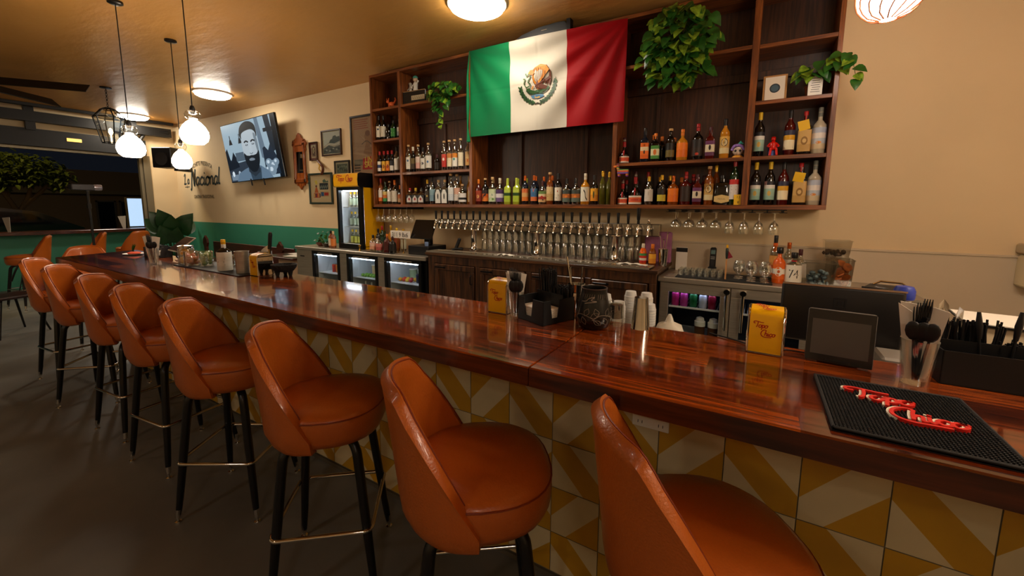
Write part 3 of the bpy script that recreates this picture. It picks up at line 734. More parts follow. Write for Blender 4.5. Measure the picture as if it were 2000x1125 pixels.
 (-.03, E2-.02, .35, 'std', 'D', CY, ['8ab0a0', '98b8a8', '9ac0b0', 'dcdcd4', '202028'], 'black bottle with yellow cap and pale green label beside the red figurine', [('e', 'c8a850', .35, .3, .14)]),
 (.175, E2-.02, .345, 'std', 'R', CB, ['e8dcb8', 'e8dcb8', 'd8a020', '303048'], 'dark red bottle with slanted yellow label in the right bay upper bottle row', [('s', '282840', [(-.9, .5), (.9, .9)], .1), ('s', '282840', [(-.7, .1), (.7, .12)], .04)]),
 (.363, E2-.02, .345, 'wide', 'P', mat('grey_cap', '6a6a60', .4), ['c8b490', 'b8c0c8', 'e0d8d0', 'b0b8c8'], 'pale glass bottle with silvery blue label at the right end of the upper bottle row', [('e', 'd88838', .3, .35, .06)]),
 (-.03, E1, .345, 'std', 'D', CY, ['8ab0a0', '98b8a8', '9ac0b0', 'dcdcd4', '202028'], 'yellow-capped black bottle with pale green label, left end of right bay bottom row', [('e', 'c8a850', .35, .3, .14)]),
 (.07, E1, .345, 'std', 'D', CY, ['8ab0a0', '98b8a8', '9ac0b0', 'dcdcd4', '202028'], 'yellow-capped black bottle with pale green label, second on right bay bottom row', [('e', 'c8a850', .35, .3, .14), ('r', 'd8a090', -1, .8, -.5, 1)]),
 (.162, E1, .34, 'std', 'R', CB, ['e8dcb8', 'e8dcb8', 'd8a020', '303048'], 'dark red bottle with slanted yellow label on the bottom row in the right bay', [('s', '282840', [(-.9, .5), (.9, .9)], .1)]),
 (.363, E1, .34, 'wide', 'P', MATS['grey_cap'], ['c8b490', 'b8c0c8', 'e0d8d0', 'b0b8c8'], 'pale glass bottle with silvery blue label at the right end of the bottom row', [('e', 'd88838', .3, .35, .06)]),
]
CORKS = (CK,)
for r in rows:
    x, z, H, kind, gl, cap, lab, desc, mk = r
    lz = (.10, .56) if kind in ('sq', 'wide') else (.10, .52) if kind == 'mini' else (.12, .55)
    bottle(x, YB_, z, H, kind, gl, cap, lab, desc, mk, capk='cork' if cap in CORKS else 'long', lz=lz)
# small triangular-labelled bottles
for i, (x, n) in enumerate(((-3.93, 'leftmost'), (-3.83, 'middle'), (-3.73, 'rightmost'))):
    bottle(x, YB_, E1, .21, 'sq', 'C', (CR, CY, CB)[i], ['3a3a3c'], 'small bottle with pale arched label, %s of three alike on second bay bottom shelf' % n,
           [('p', 'd0ccc4', [(-.9, 0), (.9, 0), (.9, .5), (0, 1), (-.9, .5)]), ('e', 'a03838', .45, .35, .2)], R=.042)
for x, n in ((-3.44, 'left'), (-3.34, 'right')):
    bottle(x, YB_, E1, .30, 'sq', 'C', CK, ['3a3c38'], 'corked bottle with a white arched label and dark ghost print, %s one of the pair' % n,
           [('p', 'dcdcd4', [(-.95, 0), (.95, 0), (.95, .7), (.4, 1), (-.4, 1), (-.95, .7)]), ('e', '1c2420', .5, .22, .22)], capk='cork', R=.041, lz=(.05, .6))
bottle(-3.055, YB_-.02, E1, .24, 'wide', 'C', CK, ['e0dcd4', '202020', 'e0dcd4', 'e0dcd4'], 'short wide bottle with white label and black stripe, right in the second bay', [], capk='cork')
# squat orange-liqueur style bottles with red ribbon
RED = mat('red_ribbon', 'a81018', .45)
def squat(x, y, z, H, desc, grp=None):
    t = bottle(x, y, z, H, 'squat', 'D', CM_, ['e4dcd0', 'd8602c', 'c8402c', 'd8602c', 'e4dcd0'], desc, [('r', 'f0e8dc', -.7, .42, .7, .58)], group=grp, capk='long', neck=RED, lz=(.02, .27), R=.047*H/.25)
    MB().tube([(0, -.022*H/.25, .50*H), (0, -.036*H/.25, .42*H), (0, -.046*H/.25, .28*H)], .006, 6).sphere((0, -.038*H/.25, .42*H), .011, 8).build('ribbon', RED, t)
    MB().lathe([(.0150, .86*H), (.0150, .93*H)], n=12, cap0=False, cap1=False).build('cap_collar', CW, t)
squat(-1.13, YB_, E2-.02, .24, 'squat dark bottle with a red ribbon, left end of the fourth bay middle shelf')
squat(-1.13, YB_, E1, .24, 'smaller squat dark bottle with red ribbon under the striped donkey figure')
squat(-1.01, YB_, E1, .31, 'larger squat dark bottle with red ribbon beside the smaller one')
# second-row bottles
def back_row(items, desc, grp):
    for x, z, H, kind, gl, cap in items:
        bottle(x, YB_+.11, z, H, kind, gl, cap, None, desc, group=grp, capk='long')
back_row([(-1.125, E1, .24, 'squat', 'D', CR), (-1.02, E1, .235, 'squat', 'D', CM_), (-.92, E1, .31, 'squat', 'D', CR)], 'dark red-necked bottle in the row behind the ribboned bottles', 'red-necked bottles behind')
back_row([(-.885, E2-.02, .26, 'std', 'D', CO), (-.81, E2-.02, .24, 'std', 'D', CO), (-.70, E2-.02, .22, 'std', 'D', CO)], 'orange-capped dark bottle in the row behind on the fourth bay middle shelf', 'orange-capped bottles behind')
back_row([(-2.36, E1, .29, 'slim', 'L', LIME), (-2.25, E1, .29, 'slim', 'L', LIME)], 'lime green bottle neck in the row behind the two lime bottles', 'lime bottles behind')
back_row([(-2.13, E1, .31, 'std', 'B', CC), (-2.03, E1, .30, 'std', 'B', CC), (-1.93, E1, .31, 'std', 'B', CC)], 'copper-capped dark bottle in the row behind the blue bottles', 'copper-capped bottles behind')
back_row([(-1.66, E1, .26, 'wide', 'T', CB), (-1.765, E1, .26, 'wide', 'T', CB)], 'teal bottle in the row behind the two teal bottles', 'teal bottles behind')
back_row([(-1.27, E1, .32, 'slim', 'O', CG), (-1.36, E1, .32, 'slim', 'O', CG)], 'tall olive bottle in the row behind the right end under the flag', 'olive bottles behind')
back_row([(-2.60, E1, .30, 'std', 'C', CK), (-2.70, E1, .30, 'std', 'C', CK)], 'corked clear bottle in the row behind at the left under the flag', 'corked bottles behind')
back_row([(-.81, E1, .26, 'std', 'D', CG), (-.72, E1, .27, 'std', 'D', CG), (-.62, E1, .25, 'std', 'A', CO), (-.52, E1, .275, 'wide', 'R', CR), (-.43, E1, .26, 'std', 'R', CM_)], 'bottle in the shadowed row behind on the fourth bay bottom shelf', 'fourth bay bottles behind')
back_row([(-.335, E1, .345, 'slim', 'A', CG)], 'tall amber bottle neck behind the round-labelled amber bottle', None)
back_row([(-3.18, E1, .35, 'slim', 'G', CK), (-3.05, E1, .34, 'slim', 'G', CK), (-3.27, E1, .29, 'slim', 'C', CK)], 'corked bottle in the row behind on the second bay bottom shelf', 'second bay bottles behind')
# wide black bottle with hexagonal label
t = thing('spirit_bottle', 'wide black flask bottle with a cream six-sided label on the fourth bay bottom shelf', 'bottle', (-.275, YB_, E1), .1)
MB().lathe([(.055, 0), (.058, .01), (.058, .16), (.05, .185), (.018, .195), (.016, .225)], n=24, sq=.5, sy=.5).build('glass_body', DARK, t, smooth=50)
MB().lathe([(.02, .222), (.02, .248)], n=14).build('stopper', CB, t)
Decal(plane_fn((0, -.0300, .05), (1, 0, 0), (0, 0, 1)), {'c': cm('d8bc78'), 'k': cm('5a3a18')}, .0005).poly([(-.058, -.022), (0, -.036), (.058, -.022), (.058, .022), (0, .036), (-.058, .022)], 'c').text('MEZCAL', 0, -.006, .011, 'k').build('paper_label', t)
# tan-labelled boxes of aperitif with a yellow note
for z, n, ry in ((E2-.02, 'upper', .22), (E1, 'bottom', -.2)):
    t = bottle(.272, YB_-.005, z, .325, 'sq', 'D', CR, ['b8904c', 'c8a05c', 'c8a05c'], 'red-capped dark bottle with tan label and a yellow note, %s row of the right bay' % n, [('e', '8a6428', .5, .6, .2), ('e', 'd0ac6c', .5, .35, .1)], R=.043, lz=(.06, .56))
    Decal(plane_fn((-.01, -.049, .215), (cos(ry), 0, sin(ry)), (-sin(ry), -.15, cos(ry))), {'y': cm('e8b81c'), 'l': cm('c89a10')}, .0008).rect(-.036, -.036, .036, .036, 'y').text('x' if 0 else '-', 0, 0, .01, 'l').build('yellow_note', t)
Decal(plane_fn((-.145, YB_-.047, E1+.0), (1, 0, .02), (-.02, 0, 1)), {'y': cm('e8b81c'), 'k': cm('2a2010')}, .001).rect(-.032, .0, .026, .085, 'y').text('12', 0, .055, .02, 'k').text('8', .0, .012, .02, 'k').build('price_tag_card', None)
tag(bpy.data.objects['price_tag_card'], 'yellow price card standing against the tall red-capped bottle', 'card')
# ------------------------------------------------------------------ flag over the shelving
PR = {}
def P_(h, r=.55):
    PR['c'+h] = mat('print_'+h, h, r); return 'c'+h
def flag_pt(u, v, l=0):
    x = -2.875 + 1.755*u; z = 2.34 + (.925 - .03*u)*v
    bul = .13*math.sin(PI*min(1, max(0, u)))**.8*(.35+.65*v)
    # folds fanning out of the two pinned corners
    a = math.atan2(1.02-v, (1.02-u)*1.75); d = math.hypot(1.02-v, (1.02-u)*1.75)
    f = .018*sin(a*17+.6)*min(1, d*1.3)*math.exp(-max(0, d-1.0)*1.8)
    a2 = math.atan2(1.02-v, (u+.02)*1.75); d2 = math.hypot(1.02-v, (u+.02)*1.75)
    f += .014*sin(a2*13+.3)*min(1, d2*1.6)*math.exp(-max(0, d2-.8)*2.4)
    f += .004*sin(v*PI*2*2.0+u*3)*.6 + .003*sin(u*40)*(1-v)
    f += -.004*math.exp(-((v-.5)/.012)**2) - .004*math.exp(-((u-.5)/.006)**2)
    y = 3.890 - bul - f
    k = y/3.885
    sag = -.02*math.sin(PI*u)*v
    return Vector((x*(1-.5*(1-k)), y-l, 1.55+(z-1.55)*(1-.75*(1-k))+sag*0))
M_fg = mat('flag_green_satin', '08683c', .5, spec=.25); M_fw = mat('flag_white_satin', 'b6ae9f', .6, spec=.2); M_fr = mat('flag_red_satin', '8a040c', .6, spec=.15)
t = thing('national_flag', 'green, white and red national flag with an eagle emblem hung over the shelves', 'flag', (0, 0, 0))
for nm, a, b, m in (('green_stripe', 0, .312, M_fg), ('white_stripe', .312, .678, M_fw), ('red_stripe', .678, 1, M_fr)):
    n = int((b-a)*130)
    mb = MB(); mb.grid(lambda s, q: flag_pt(a+(b-a)*s, q), n, 60); mb.grid(lambda s, q: flag_pt(a+(b-a)*s, q, -.0015), n, 60)
    st = mb.build(nm, m, t, smooth=180)
    if nm == 'white_stripe': emb = st
MB().tube([(-2.862, 3.86, 3.26), (-2.90, 3.87, 3.0), (-2.89, 3.86, 2.7), (-2.905, 3.87, 2.45), (-2.885, 3.86, 2.28)], [.004, .012, .02, .008, .024], 8).build('corner_tie', M_fg, t)
cu, cv, ks, kt = .497, .50, 1.3/1.755, 1.3/.91
d = Decal(lambda x, y, l=0: flag_pt(cu+x*ks, cv+y*kt, .003+l), PR, .0005)
GRN, DG, BRN, ORG, DBR, BLU, GLD = P_('24481e'), P_('123016'), P_('542410'), P_('b8700c'), P_('2a120c'), P_('3c6888'), P_('c08818')
for k in range(19):
    a = math.radians(188 + k*9.6); rx, ry = .155*cos(a), .150*sin(a)+.0
    if 262 < math.degrees(a) < 278: continue
    d.ell(rx, ry, .022, .0085, DG if k % 2 else GRN, 8, a+PI/2+.6); d.ell(rx*.93, ry*.93, .02, .008, GRN if k % 2 else DG, 8, a+PI/2-.6)
d.stroke([(-.155, -.02), (-.135, -.075), (-.08, -.125), (0, -.15), (.08, -.125), (.135, -.075), (.155, .03)], .004, DG)
d.stroke([(-.02, -.155), (0, -.145), (.03, -.16)], .008, DBR)
for x, y in ((-.055, -.055), (-.03, -.062), (0, -.06), (.03, -.062), (.058, -.05), (.085, -.04), (-.075, -.04)): d.ell(x, y, .02, .013, GRN, 9)
d.stroke([(-.095, -.045), (-.05, -.075), (.05, -.075), (.1, -.045)], .008, DG)
d.poly([(-.06, -.088), (-.02, -.08), (.05, -.085), (.06, -.1), (.02, -.112), (-.04, -.108)], BLU); d.rect(-.022, -.107, .022, -.082, GLD); d.ell(0, -.092, .012, .012, P_('c05020'), 8)
d.poly([(-.01, .0), (.035, -.005), (.09, -.03), (.075, -.05), (.02, -.045), (-.02, -.025)], BRN)   # tail
d.poly([(-.045, .095), (-.02, .12), (.03, .14), (.085, .125), (.115, .08), (.12, .03), (.105, -.035), (.095, .0), (.088, -.03), (.08, .01), (.07, -.02), (.06, .015), (.045, -.005), (.02, -.02), (-.015, -.015), (-.03, .01), (-.04, .05)], BRN)
d.poly([(-.045, .095), (-.02, .12), (.03, .14), (.08, .125), (.105, .09), (.075, .06), (.04, .02), (.0, -.01), (-.025, .0), (-.035, .04)], ORG)
for k in range(5): d.stroke([(-.01+.02*k, .125-.004*k*k*.6), (-.005+.018*k, .08-.006*k), (-.02+.02*k, .02-.002*k)], .0035, BRN)
d.poly([(-.075, .085), (-.06, .105), (-.035, .105), (-.02, .08), (-.035, .065), (-.055, .07), (-.07, .06)], P_('a8641c')); d.poly([(-.078, .085), (-.062, .092), (-.065, .075)], GLD)
d.stroke([(-.098, .085), (-.085, .06), (-.07, .075), (-.055, .055), (-.075, .02), (-.055, -.005), (-.09, -.02), (-.11, .01), (-.1, .04), (-.118, .045)], .009, P_('34502c'), 6)
d.stroke([(-.03, -.015), (-.045, -.04)], .01, ORG); d.stroke([(.01, -.02), (.005, -.045)], .01, ORG)
d.build('eagle_emblem', emb)
t = thing('wall_speaker', 'black curved speaker peeking out above the white part of the flag', 'speaker', (-1.98, 3.825, 3.15))
mb = MB(); mb.prism([(-.31, .0), (.31, .0), (.31, .10), (.27, .165), (.2, .172), (0, .165), (-.2, .13), (-.31, .08)], .07, .005); mb.build('cabinet', M_black, t)
MB().box(.02, .08, .002, .006, .125, .132).build('badge', M_chrome, t)
MB().box(.29, .33, .0, .07, .06, .18).build('ceiling_bracket', M_blackmetal, t)

# ------------------------------------------------------------------ plants
def leaf(mb, p, d, up, L, wd, mi=0, curl=.3):
    d = d.normalized(); s = d.cross(up); s = s.normalized() if s.length > 1e-4 else Vector((1, 0, 0)); n = s.cross(d)
    R_ = []
    for t_, w_ in ((0, .22), (.10, .48), (.32, .54), (.6, .42), (.84, .18), (1, .0)):
        c = p + d*(t_*L) - n*(curl*L*t_*t_)
        R_.append((c - s*w_*wd + n*wd*.12*(w_*2), c, c + s*w_*wd + n*wd*.12*(w_*2)))
    vs = [q for r in R_ for q in r]
    fs = [(i*3+j, i*3+j+1, i*3+j+4, i*3+j+3) for i in range(5) for j in range(2)]
    mb.add(vs, fs, mi)
def pothos(loc, lab, clusters, pot, seed, L=.075, trails=(), potm=None, spread=1.0):
    rnd = random.Random(seed)
    t = thing('potted_pothos', lab, 'plant', loc)
    px, py, pz, pr, ph = pot
    MB().lathe([(pr*.75, 0), (pr*.95, ph*.9), (pr*1.05, ph*.92), (pr*1.05, ph), (pr*.92, ph), (pr*.9, ph*.9), (0, ph*.88)], (px, py, pz), 20, cap1=False).build('pot', potm or mat('dark_pot', '2c2420', .5), t)
    fo = MB(); st = MB()
    top = Vector((px, py, pz+ph))
    for (cx, cy, cz, rx, ry, rz, n) in clusters:
        for _ in range(n):
            a = rnd.uniform(0, 2*PI); b = math.acos(rnd.uniform(-1, 1)); r = rnd.uniform(.55, 1)**.6
            p = Vector((cx+rx*r*sin(b)*cos(a), cy+ry*r*sin(b)*sin(a), cz+rz*r*cos(b)))
            dr = Vector((cos(a)*sin(b)*.8+rnd.uniform(-.4, .4), -abs(sin(a))*.6-.25, -.55+rnd.uniform(-.4, .35)))
            leaf(fo, p, dr, Vector((rnd.uniform(-.4, .4), -.8, .6)), L*rnd.uniform(.7, 1.25), L*.88*rnd.uniform(.8, 1.1), 1 if rnd.random() < .3 else 0, rnd.uniform(.1, .5))
            if rnd.random() < .4: m = (top+p)/2 + Vector((0, -.02, .05)); st.tube(cr([top, m, p], 4), .0016, 4)
    for tr in trails:
        pts = cr(tr, 6); st.tube(pts, .0018, 4)
        for k, p in enumerate(pts[2:]):
            if k % 2 == 0 or rnd.random() < .3:
                leaf(fo, p, Vector((rnd.uniform(-1, 1), -.5, rnd.uniform(-1, -.2))), Vector((0, -.8, .6)), L*rnd.uniform(.7, 1.1), L*.75, 1 if rnd.random() < .35 else 0, .3)
    fo.build('foliage', [M_green, M_leafy], t, smooth=180); st.build('stems', M_green, t)
pothos((-.66, 3.99, 2.832), 'large bushy trailing pothos plant on the upper shelf right of the flag', [(0, -.17, .13, .27, .16, .27, 230), (.0, -.2, -.1, .2, .1, .16, 70)], (0, 0, 0, .1, .15), 3, .095,
       trails=[[(-.1, -.15, .2), (-.25, -.22, .1), (-.29, -.22, -.05)], [(0, -.2, .1), (.05, -.25, -.15), (.10, -.24, -.27)], [(.1, -.2, .1), (.22, -.22, -.05), (.24, -.22, -.2)], [(-.05, -.2, .1), (-.15, -.24, -.1), (-.18, -.24, -.22)]])
pothos((-3.27, 4.02, 2.832), 'trailing pothos hanging over the shelf beside the old radio', [(0, -.15, .06, .2, .1, .12, 95), (0, -.18, -.07, .10, .06, .12, 35)], (0, 0, 0, .075, .1), 5, .07,
       trails=[[(0, -.15, .05), (0, -.2, -.1), (.02, -.2, -.22), (.0, -.2, -.34)], [(.1, -.12, .1), (.2, -.14, .12), (.27, -.14, .07)]])
pothos((.30, 4.03, 2.397), 'small pothos behind the white card, leaning out past the right shelf edge', [(.0, -.10, .20, .11, .06, .05, 12), (.12, -.14, .22, .06, .04, .05, 7)], (0, 0, 0, .055, .09), 9, .085,
       trails=[[(.02, -.05, .12), (.14, -.16, .26), (.20, -.2, .18), (.23, -.2, .06)]], potm=mat('clay_pot', '8a4a28', .7))

# ------------------------------------------------------------------ things on the upper shelves
t = thing('picture_frame', 'small light wood frame with a dark round print, leaning on the right bay shelf', 'picture frame', (.05, 4.0, 2.397), 0)
T_ = TR(rx=.12)
mb = MB()
for a in ((-.082, .082, 0, .014, 0, .016), (-.082, .082, 0, .014, .194, .21), (-.082, -.066, 0, .014, .016, .194), (.066, .082, 0, .014, .016, .194)): mb.box(*a, .001, T=TR(rx=-.1))
mb.build('frame', mat('light_wood', 'b08048', .5), t)
Decal(plane_fn((0, .006, .105), (1, 0, 0), (0, .1, 1)), {'w': cm('e6ddcc'), 'b': cm('24303a'), 'c': cm('3c5a6a')}, .0006).rect(-.067, -.09, .067, .09, 'w').ell(0, 0, .036, .036, 'b', 24).ell(0, 0, .026, .026, 'c', 20).build('print', t)
t = thing('card_sign', 'white framed text card in front of the small pothos', 'sign', (.308, 3.93, 2.397), .1)
MB().box(-.045, .045, 0, .012, 0, .155, .002).build('card_holder', M_white, t)
d = Decal(plane_fn((0, -.0006, .08), (1, 0, 0), (0, 0, 1)), {'k': cm('4a4a44')}); d.text('NOTICE' if 0 else '', 0, 0, .01, 'k') if 0 else None
for k in range(7): d.rect(-.03+.004*(k % 3), -.055+.016*k, .03-.005*(k % 2), -.051+.016*k, 'k')
d.build('print', t)
t = thing('vintage_radio', 'black and silver vintage radio on the top shelf, left bays', 'radio', (-3.80, 3.97, 2.832), .06)
MB().box(-.185, .185, -.02, .20, .0, .155, .006).build('case', mat('radio_black', '14110f', .35), t)
MB().box(-.185, .185, -.024, -.018, .147, .155).box(-.185, .185, -.024, -.018, 0, .008).build('trim', M_chrome, t, smooth=0)
d = Decal(plane_fn((.06, -.021, .07), (1, 0, 0), (0, 0, 1)), {'s': mat('radio_dial', 'b0a080', .4), 'k': cm('201c18')}, .0008).rect(-.10, -.03, .11, .025, 's')
for k in range(6): d.stroke([(-.09+.032*k, -.022), (-.075+.032*k, .018), (-.06+.032*k, -.022)], .004, 'k', 0)
d.build('dial', t)
MB().box(.19, .40, -.02, .16, 0, .13, .006).build('speaker_box', wood('radio_wood', '3a1a0c', '6a3a1c', 'X'), t)
def figurine(loc, lab, s, c1, c2, c3, rz=0, pose=0):
    t = thing('figurine', lab, 'figurine', loc, rz)
    body = MB().lathe([(.022*s, 0), (.028*s, .01*s), (.02*s, .05*s), (.024*s, .085*s), (.012*s, .105*s)], n=14)
    body.tube([(.018*s, 0, .085*s), (.045*s, -.01*s, .075*s+pose*.03*s), (.05*s, -.02*s, .10*s)], .008*s, 8).tube([(-.018*s, 0, .085*s), (-.045*s, -.01*s, .06*s), (-.03*s, -.03*s, .05*s)], .008*s, 8)
    body.build('body', mat('fig_'+c1, c1, .4), t, smooth=60)
    MB().sphere((0, 0, .125*s), .024*s, 12).build('head', mat('fig_'+c2, c2, .4), t)
    MB().lathe([(.026*s, .135*s), (.024*s, .15*s), (.01*s, .162*s)], n=12).build('hat', mat('fig_'+c3, c3, .4), t)
    return t
figurine((-3.86, 4.05, 2.988), 'taller white figurine with a green hat on top of the old radio', 1.3, 'd8d4c8', 'c8a888', '4a9a8a', pose=1)
figurine((-3.95, 4.05, 2.988), 'shorter white figurine on the left end of the old radio', .85, 'd0ccc0', 'c0b8a8', 'b8b0a0')
t = thing('folk_animal_figurine', 'small orange clay animal figurine in the top far left compartment', 'figurine', (-4.24, 3.99, 2.832), .2)
mb = MB(); mb.sphere((0, 0, .05), .04, 12, sx=1.3, sy=.7, sz=.8); mb.sphere((-.055, 0, .085), .022, 10)
for x in (-.035, .035): mb.tube([(x, 0, .04), (x, 0, 0)], .012, 8)
mb.tube([(.045, 0, .06), (.07, 0, .10), (.055, 0, .13)], [.014, .012, .006], 8).tube([(-.06, -.005, .10), (-.075, 0, .13)], [.008, .003], 6).tube([(-.045, .0, .10), (-.04, 0, .13)], [.008, .003], 6)
mb.build('body', mat('orange_clay', 'c85a28', .5), t, smooth=60)
t = thing('seated_figurine', 'red seated figurine on a blue chair between bottles in the right bay', 'figurine', (.07, YB_-.02, 1.967), .1)
mb = MB(); mb.lathe([(.020, .045), (.026, .06), (.024, .095), (.012, .115)], n=12); mb.sphere((0, 0, .13), .017, 10)
mb.lathe([(.02, .138), (.012, .148)], n=10)
for s_ in (-1, 1): mb.tube([(s_*.012, 0, .05), (s_*.018, -.04, .052), (s_*.024, -.045, 0)], .009, 8).tube([(s_*.02, 0, .1), (s_*.04, -.015, .075), (s_*.03, -.035, .07)], .007, 8)
mb.build('body', mat('red_lacquer', 'c8180c', .3), t, smooth=60)
MB().box(-.03, .03, -.02, .03, .0, .04, .003).box(-.03, .03, .025, .032, .0, .09, .003).build('chair', mat('blue_lacquer', '24409a', .3), t)
t = thing('folk_skull_ornament', 'painted folk skull ornament with a white and green top, fourth bay middle shelf', 'ornament', (-.185+.01, YB_, 1.967))
mb = MB().sphere((0, 0, .055), .042, 14, sz=.9); mb.build('skull', mat('fig_ivory', 'c8b8a8', .5, var=(40, .5)), t, smooth=60)
MB().lathe([(.045, 0), (.04, .012), (.03, .018)], n=14).build('base', mat('fig_gold', 'd8982c', .4), t)
MB().tube(cr([(-.045, -.02, .06), (-.03, -.02, .095), (0, -.02, .10), (.03, -.02, .09), (.045, -.02, .06)], 4), .011, 8).build('wreath', mat('fig_violet', '8a6ab8', .5, var=(60, .6)), t, smooth=60)
MB().tube([(.0, -.01, .10), (.02, -.01, .125), (.035, -.02, .11)], [.012, .014, .006], 8).build('bird', mat('fig_teal', '3a9a90', .4), t, smooth=60)
for s_ in (-1, 1): MB().sphere((s_*.016, -.034, .055), .011, 8).build('eye', M_black, t)
t = thing('painted_ball_ornament', 'small blue and yellow painted ornament at the right of the middle shelf', 'ornament', (-.262+.16-.05, YB_+.0, 1.967))
bpy.data.objects[t.name].location = (-.158+.0, 3.96+.05, 1.967)
MB().sphere((0, 0, .026), .026, 14, sz=.9).build('body', mat('fig_blue', '2c5a9a', .35, var=(30, .8)), t, smooth=60)
MB().tube([(.02*cos(a*PI/6)*1.2, -.012-.014*1, .026+.018*sin(a*PI/6)) for a in range(7)], .004, 6).build('stripe', mat('fig_yellow', 'd8c030', .4), t)
t = thing('donkey_pinata', 'tiny rainbow striped donkey figure hanging under the shelf above squat bottles', 'ornament', (-1.115, 3.89, 1.835))
cols = ['8a3a9a', '3a5ab8', 'd8742c', 'c83a5a', 'd8b030', '3a8a5a']
MC = [mat('paper_'+c, c, .8) for c in cols]
mb = MB()
for k in range(6): mb.box(-.045, .055, -.018, .018, .028+.007*k, .035+.007*k, .001, k)
for x in (-.04, .035):
    for k in range(3): mb.box(x, x+.018, -.015, .015, .004+.009*k, .013+.009*k, .001, (k*2) % 6)
for k in range(5): mb.box(-.05-.002*k, -.03-.001*k, -.010, .010, .06+.008*k, .068+.008*k, .001, (k+2) % 6)
mb.box(-.085, -.035, -.010, .010, .088, .106, .002, 2).prism([(-.05, .104), (-.044, .104), (-.042, .13)], -.004, .004, 0)
mb.build('body', MC, t, smooth=0)
MB().tube([(.005, 0, .069), (.005, 0, .10)], .0008, 4).build('string', M_black, t)

# ------------------------------------------------------------------ back wall: television, mirror, frames, lettering
t = thing('television', 'wall-mounted flat television showing a black and white picture of a bearded man', 'television', (-7.85, 4.06, 2.53))
kx = 4.08/4.15
TT = Matrix.Translation((0, 0, 0)) @ Matrix.Rotation(.11, 4, 'X') @ Matrix.Rotation(-.035, 4, 'Y')
MB().box(-.905, .905, -.02, .02, -.525, .525, .006, T=TT).build('bezel', mat('tv_black', '08080a', .25), t)
MB().box(-.3, .3, .02, .19, -.2, .2, .01).build('wall_mount', M_black, t)
for x in (-.12, .3): MB().tube([(x, .0, -.50), (x+.02, .01, -.62)], .012, 6).build('mount_strap', M_black, t)
TVM = {}
def tvc(h, s=1.0):
    if 't'+h not in TVM: TVM['t'+h] = mat('screen_'+h, '000000', .3, emit=h, es=.9)
    return 't'+h
fnp = lambda u, v, l=0: TT @ Vector((u*.895, -.0205-l, v*.512))
d = Decal(fnp, TVM, .0003)
d.rect(-1, -1, 1, 1, tvc('8fa6b4'))
d.poly([(-1, -1), (-1, -.15), (-.55, -.35), (-.1, -.3), (.0, -1)], tvc('2a3440')); d.poly([(-1, .1), (-.92, .2), (-.85, -.3), (-.7, .05), (-.6, -.2), (-.55, -.5), (-1, -.6)], tvc('141c26'))
d.rect(-.62, -.3, -.2, 0, tvc('4a5a68')); d.rect(-.95, -.95, -.5, -.75, tvc('6a7c8c')); d.ell(-.85, -.72, .05, .1, tvc('c8d4dc')); d.ell(-.6, -.75, .05, .12, tvc('9aaab8'))
d.poly([(.3, 1), (.42, 1), (.55, -.4), (.35, -.3)], tvc('5a6c7c')); d.poly([(.62, 1), (.8, 1), (.9, -.1), (.72, -.2)], tvc('1a242e')); d.rect(.55, .5, 1, .62, tvc('101820')); d.rect(.85, -1, 1, 1, tvc('0c1218'))
d.poly([(.42, 0), (.5, .05), (.6, -.1), (.7, .1), (.85, -.3), (.9, -.9), (.4, -.9)], tvc('1c2836'))
for x, y, r in ((.55, -.5, .12), (.7, -.6, .14), (.62, -.75, .15), (.8, -.5, .1), (.48, -.7, .08)): d.ell(x, y, r, r*1.2, tvc('708494')); d.ell(x-.02, y+.03, r*.4, r*.5, tvc('b8c8d4'))
for x in (-.72, -.35): d.poly([(x-.07, .3), (x+.07, .3), (x+.03, .48), (x-.03, .48)], tvc('141a20')); d.rect(x-.015, .48, x+.015, .62, tvc('202830'))
d.poly([(-.75, -1), (-.62, -.72), (-.35, -.6), (-.1, -.52), (.25, -.55), (.5, -.75), (.62, -1)], tvc('5a7084'), 0); d.poly([(-.15, -1), (-.2, -.6), (.02, -.85), (.25, -.58), (.2, -1)], tvc('30404e'))
d.poly([(-.2, -.3), (.22, -.3), (.2, -.75), (-.02, -.9), (-.22, -.7)], tvc('26303a'))
d.poly([(-.27, .5), (-.3, .1), (-.25, -.3), (-.1, -.62), (.08, -.65), (.22, -.4), (.3, .05), (.28, .5), (.1, .68), (-.15, .66)], tvc('a6b2ba'), 4)
d.poly([(.18, .55), (.27, .45), (.29, .0), (.24, -.1), (.2, .2)], tvc('6c7a84'), 3)
d.poly([(-.28, -.06), (-.2, -.14), (-.1, -.17), (-.02, -.16), (.06, -.17), (.18, -.14), (.28, -.04), (.25, -.4), (.12, -.68), (-.02, -.74), (-.14, -.66), (-.26, -.4)], tvc('141b22'), 4)
d.poly([(-.12, -.28), (-.02, -.25), (.08, -.29), (.06, -.34), (-.1, -.34)], tvc('707c88'), 3)
d.poly([(-.28, .42), (-.33, .6), (-.25, .84), (-.05, .96), (.15, .93), (.29, .78), (.31, .5), (.28, .42), (.25, .58), (.12, .68), (-.12, .66), (-.25, .58)], tvc('0e141a'), 4)
for s_ in (-1, 1): d.stroke([(s_*.2-.0, .29), (s_*.12, .33), (s_*.05, .28)], .05, tvc('1a2229')); d.ell(s_*.12, .2, .045, .028, tvc('202a34')); d.ell(s_*.12, .205, .012, .022, tvc('c0ccd4'))
d.poly([(-.03, .25), (.03, .25), (.055, -.05), (.0, -.1), (-.055, -.06)], tvc('aab6be'), 3); d.stroke([(-.06, -.08), (0, -.115), (.06, -.08)], .02, tvc('4a565f'))
d.build('screen_picture', t)
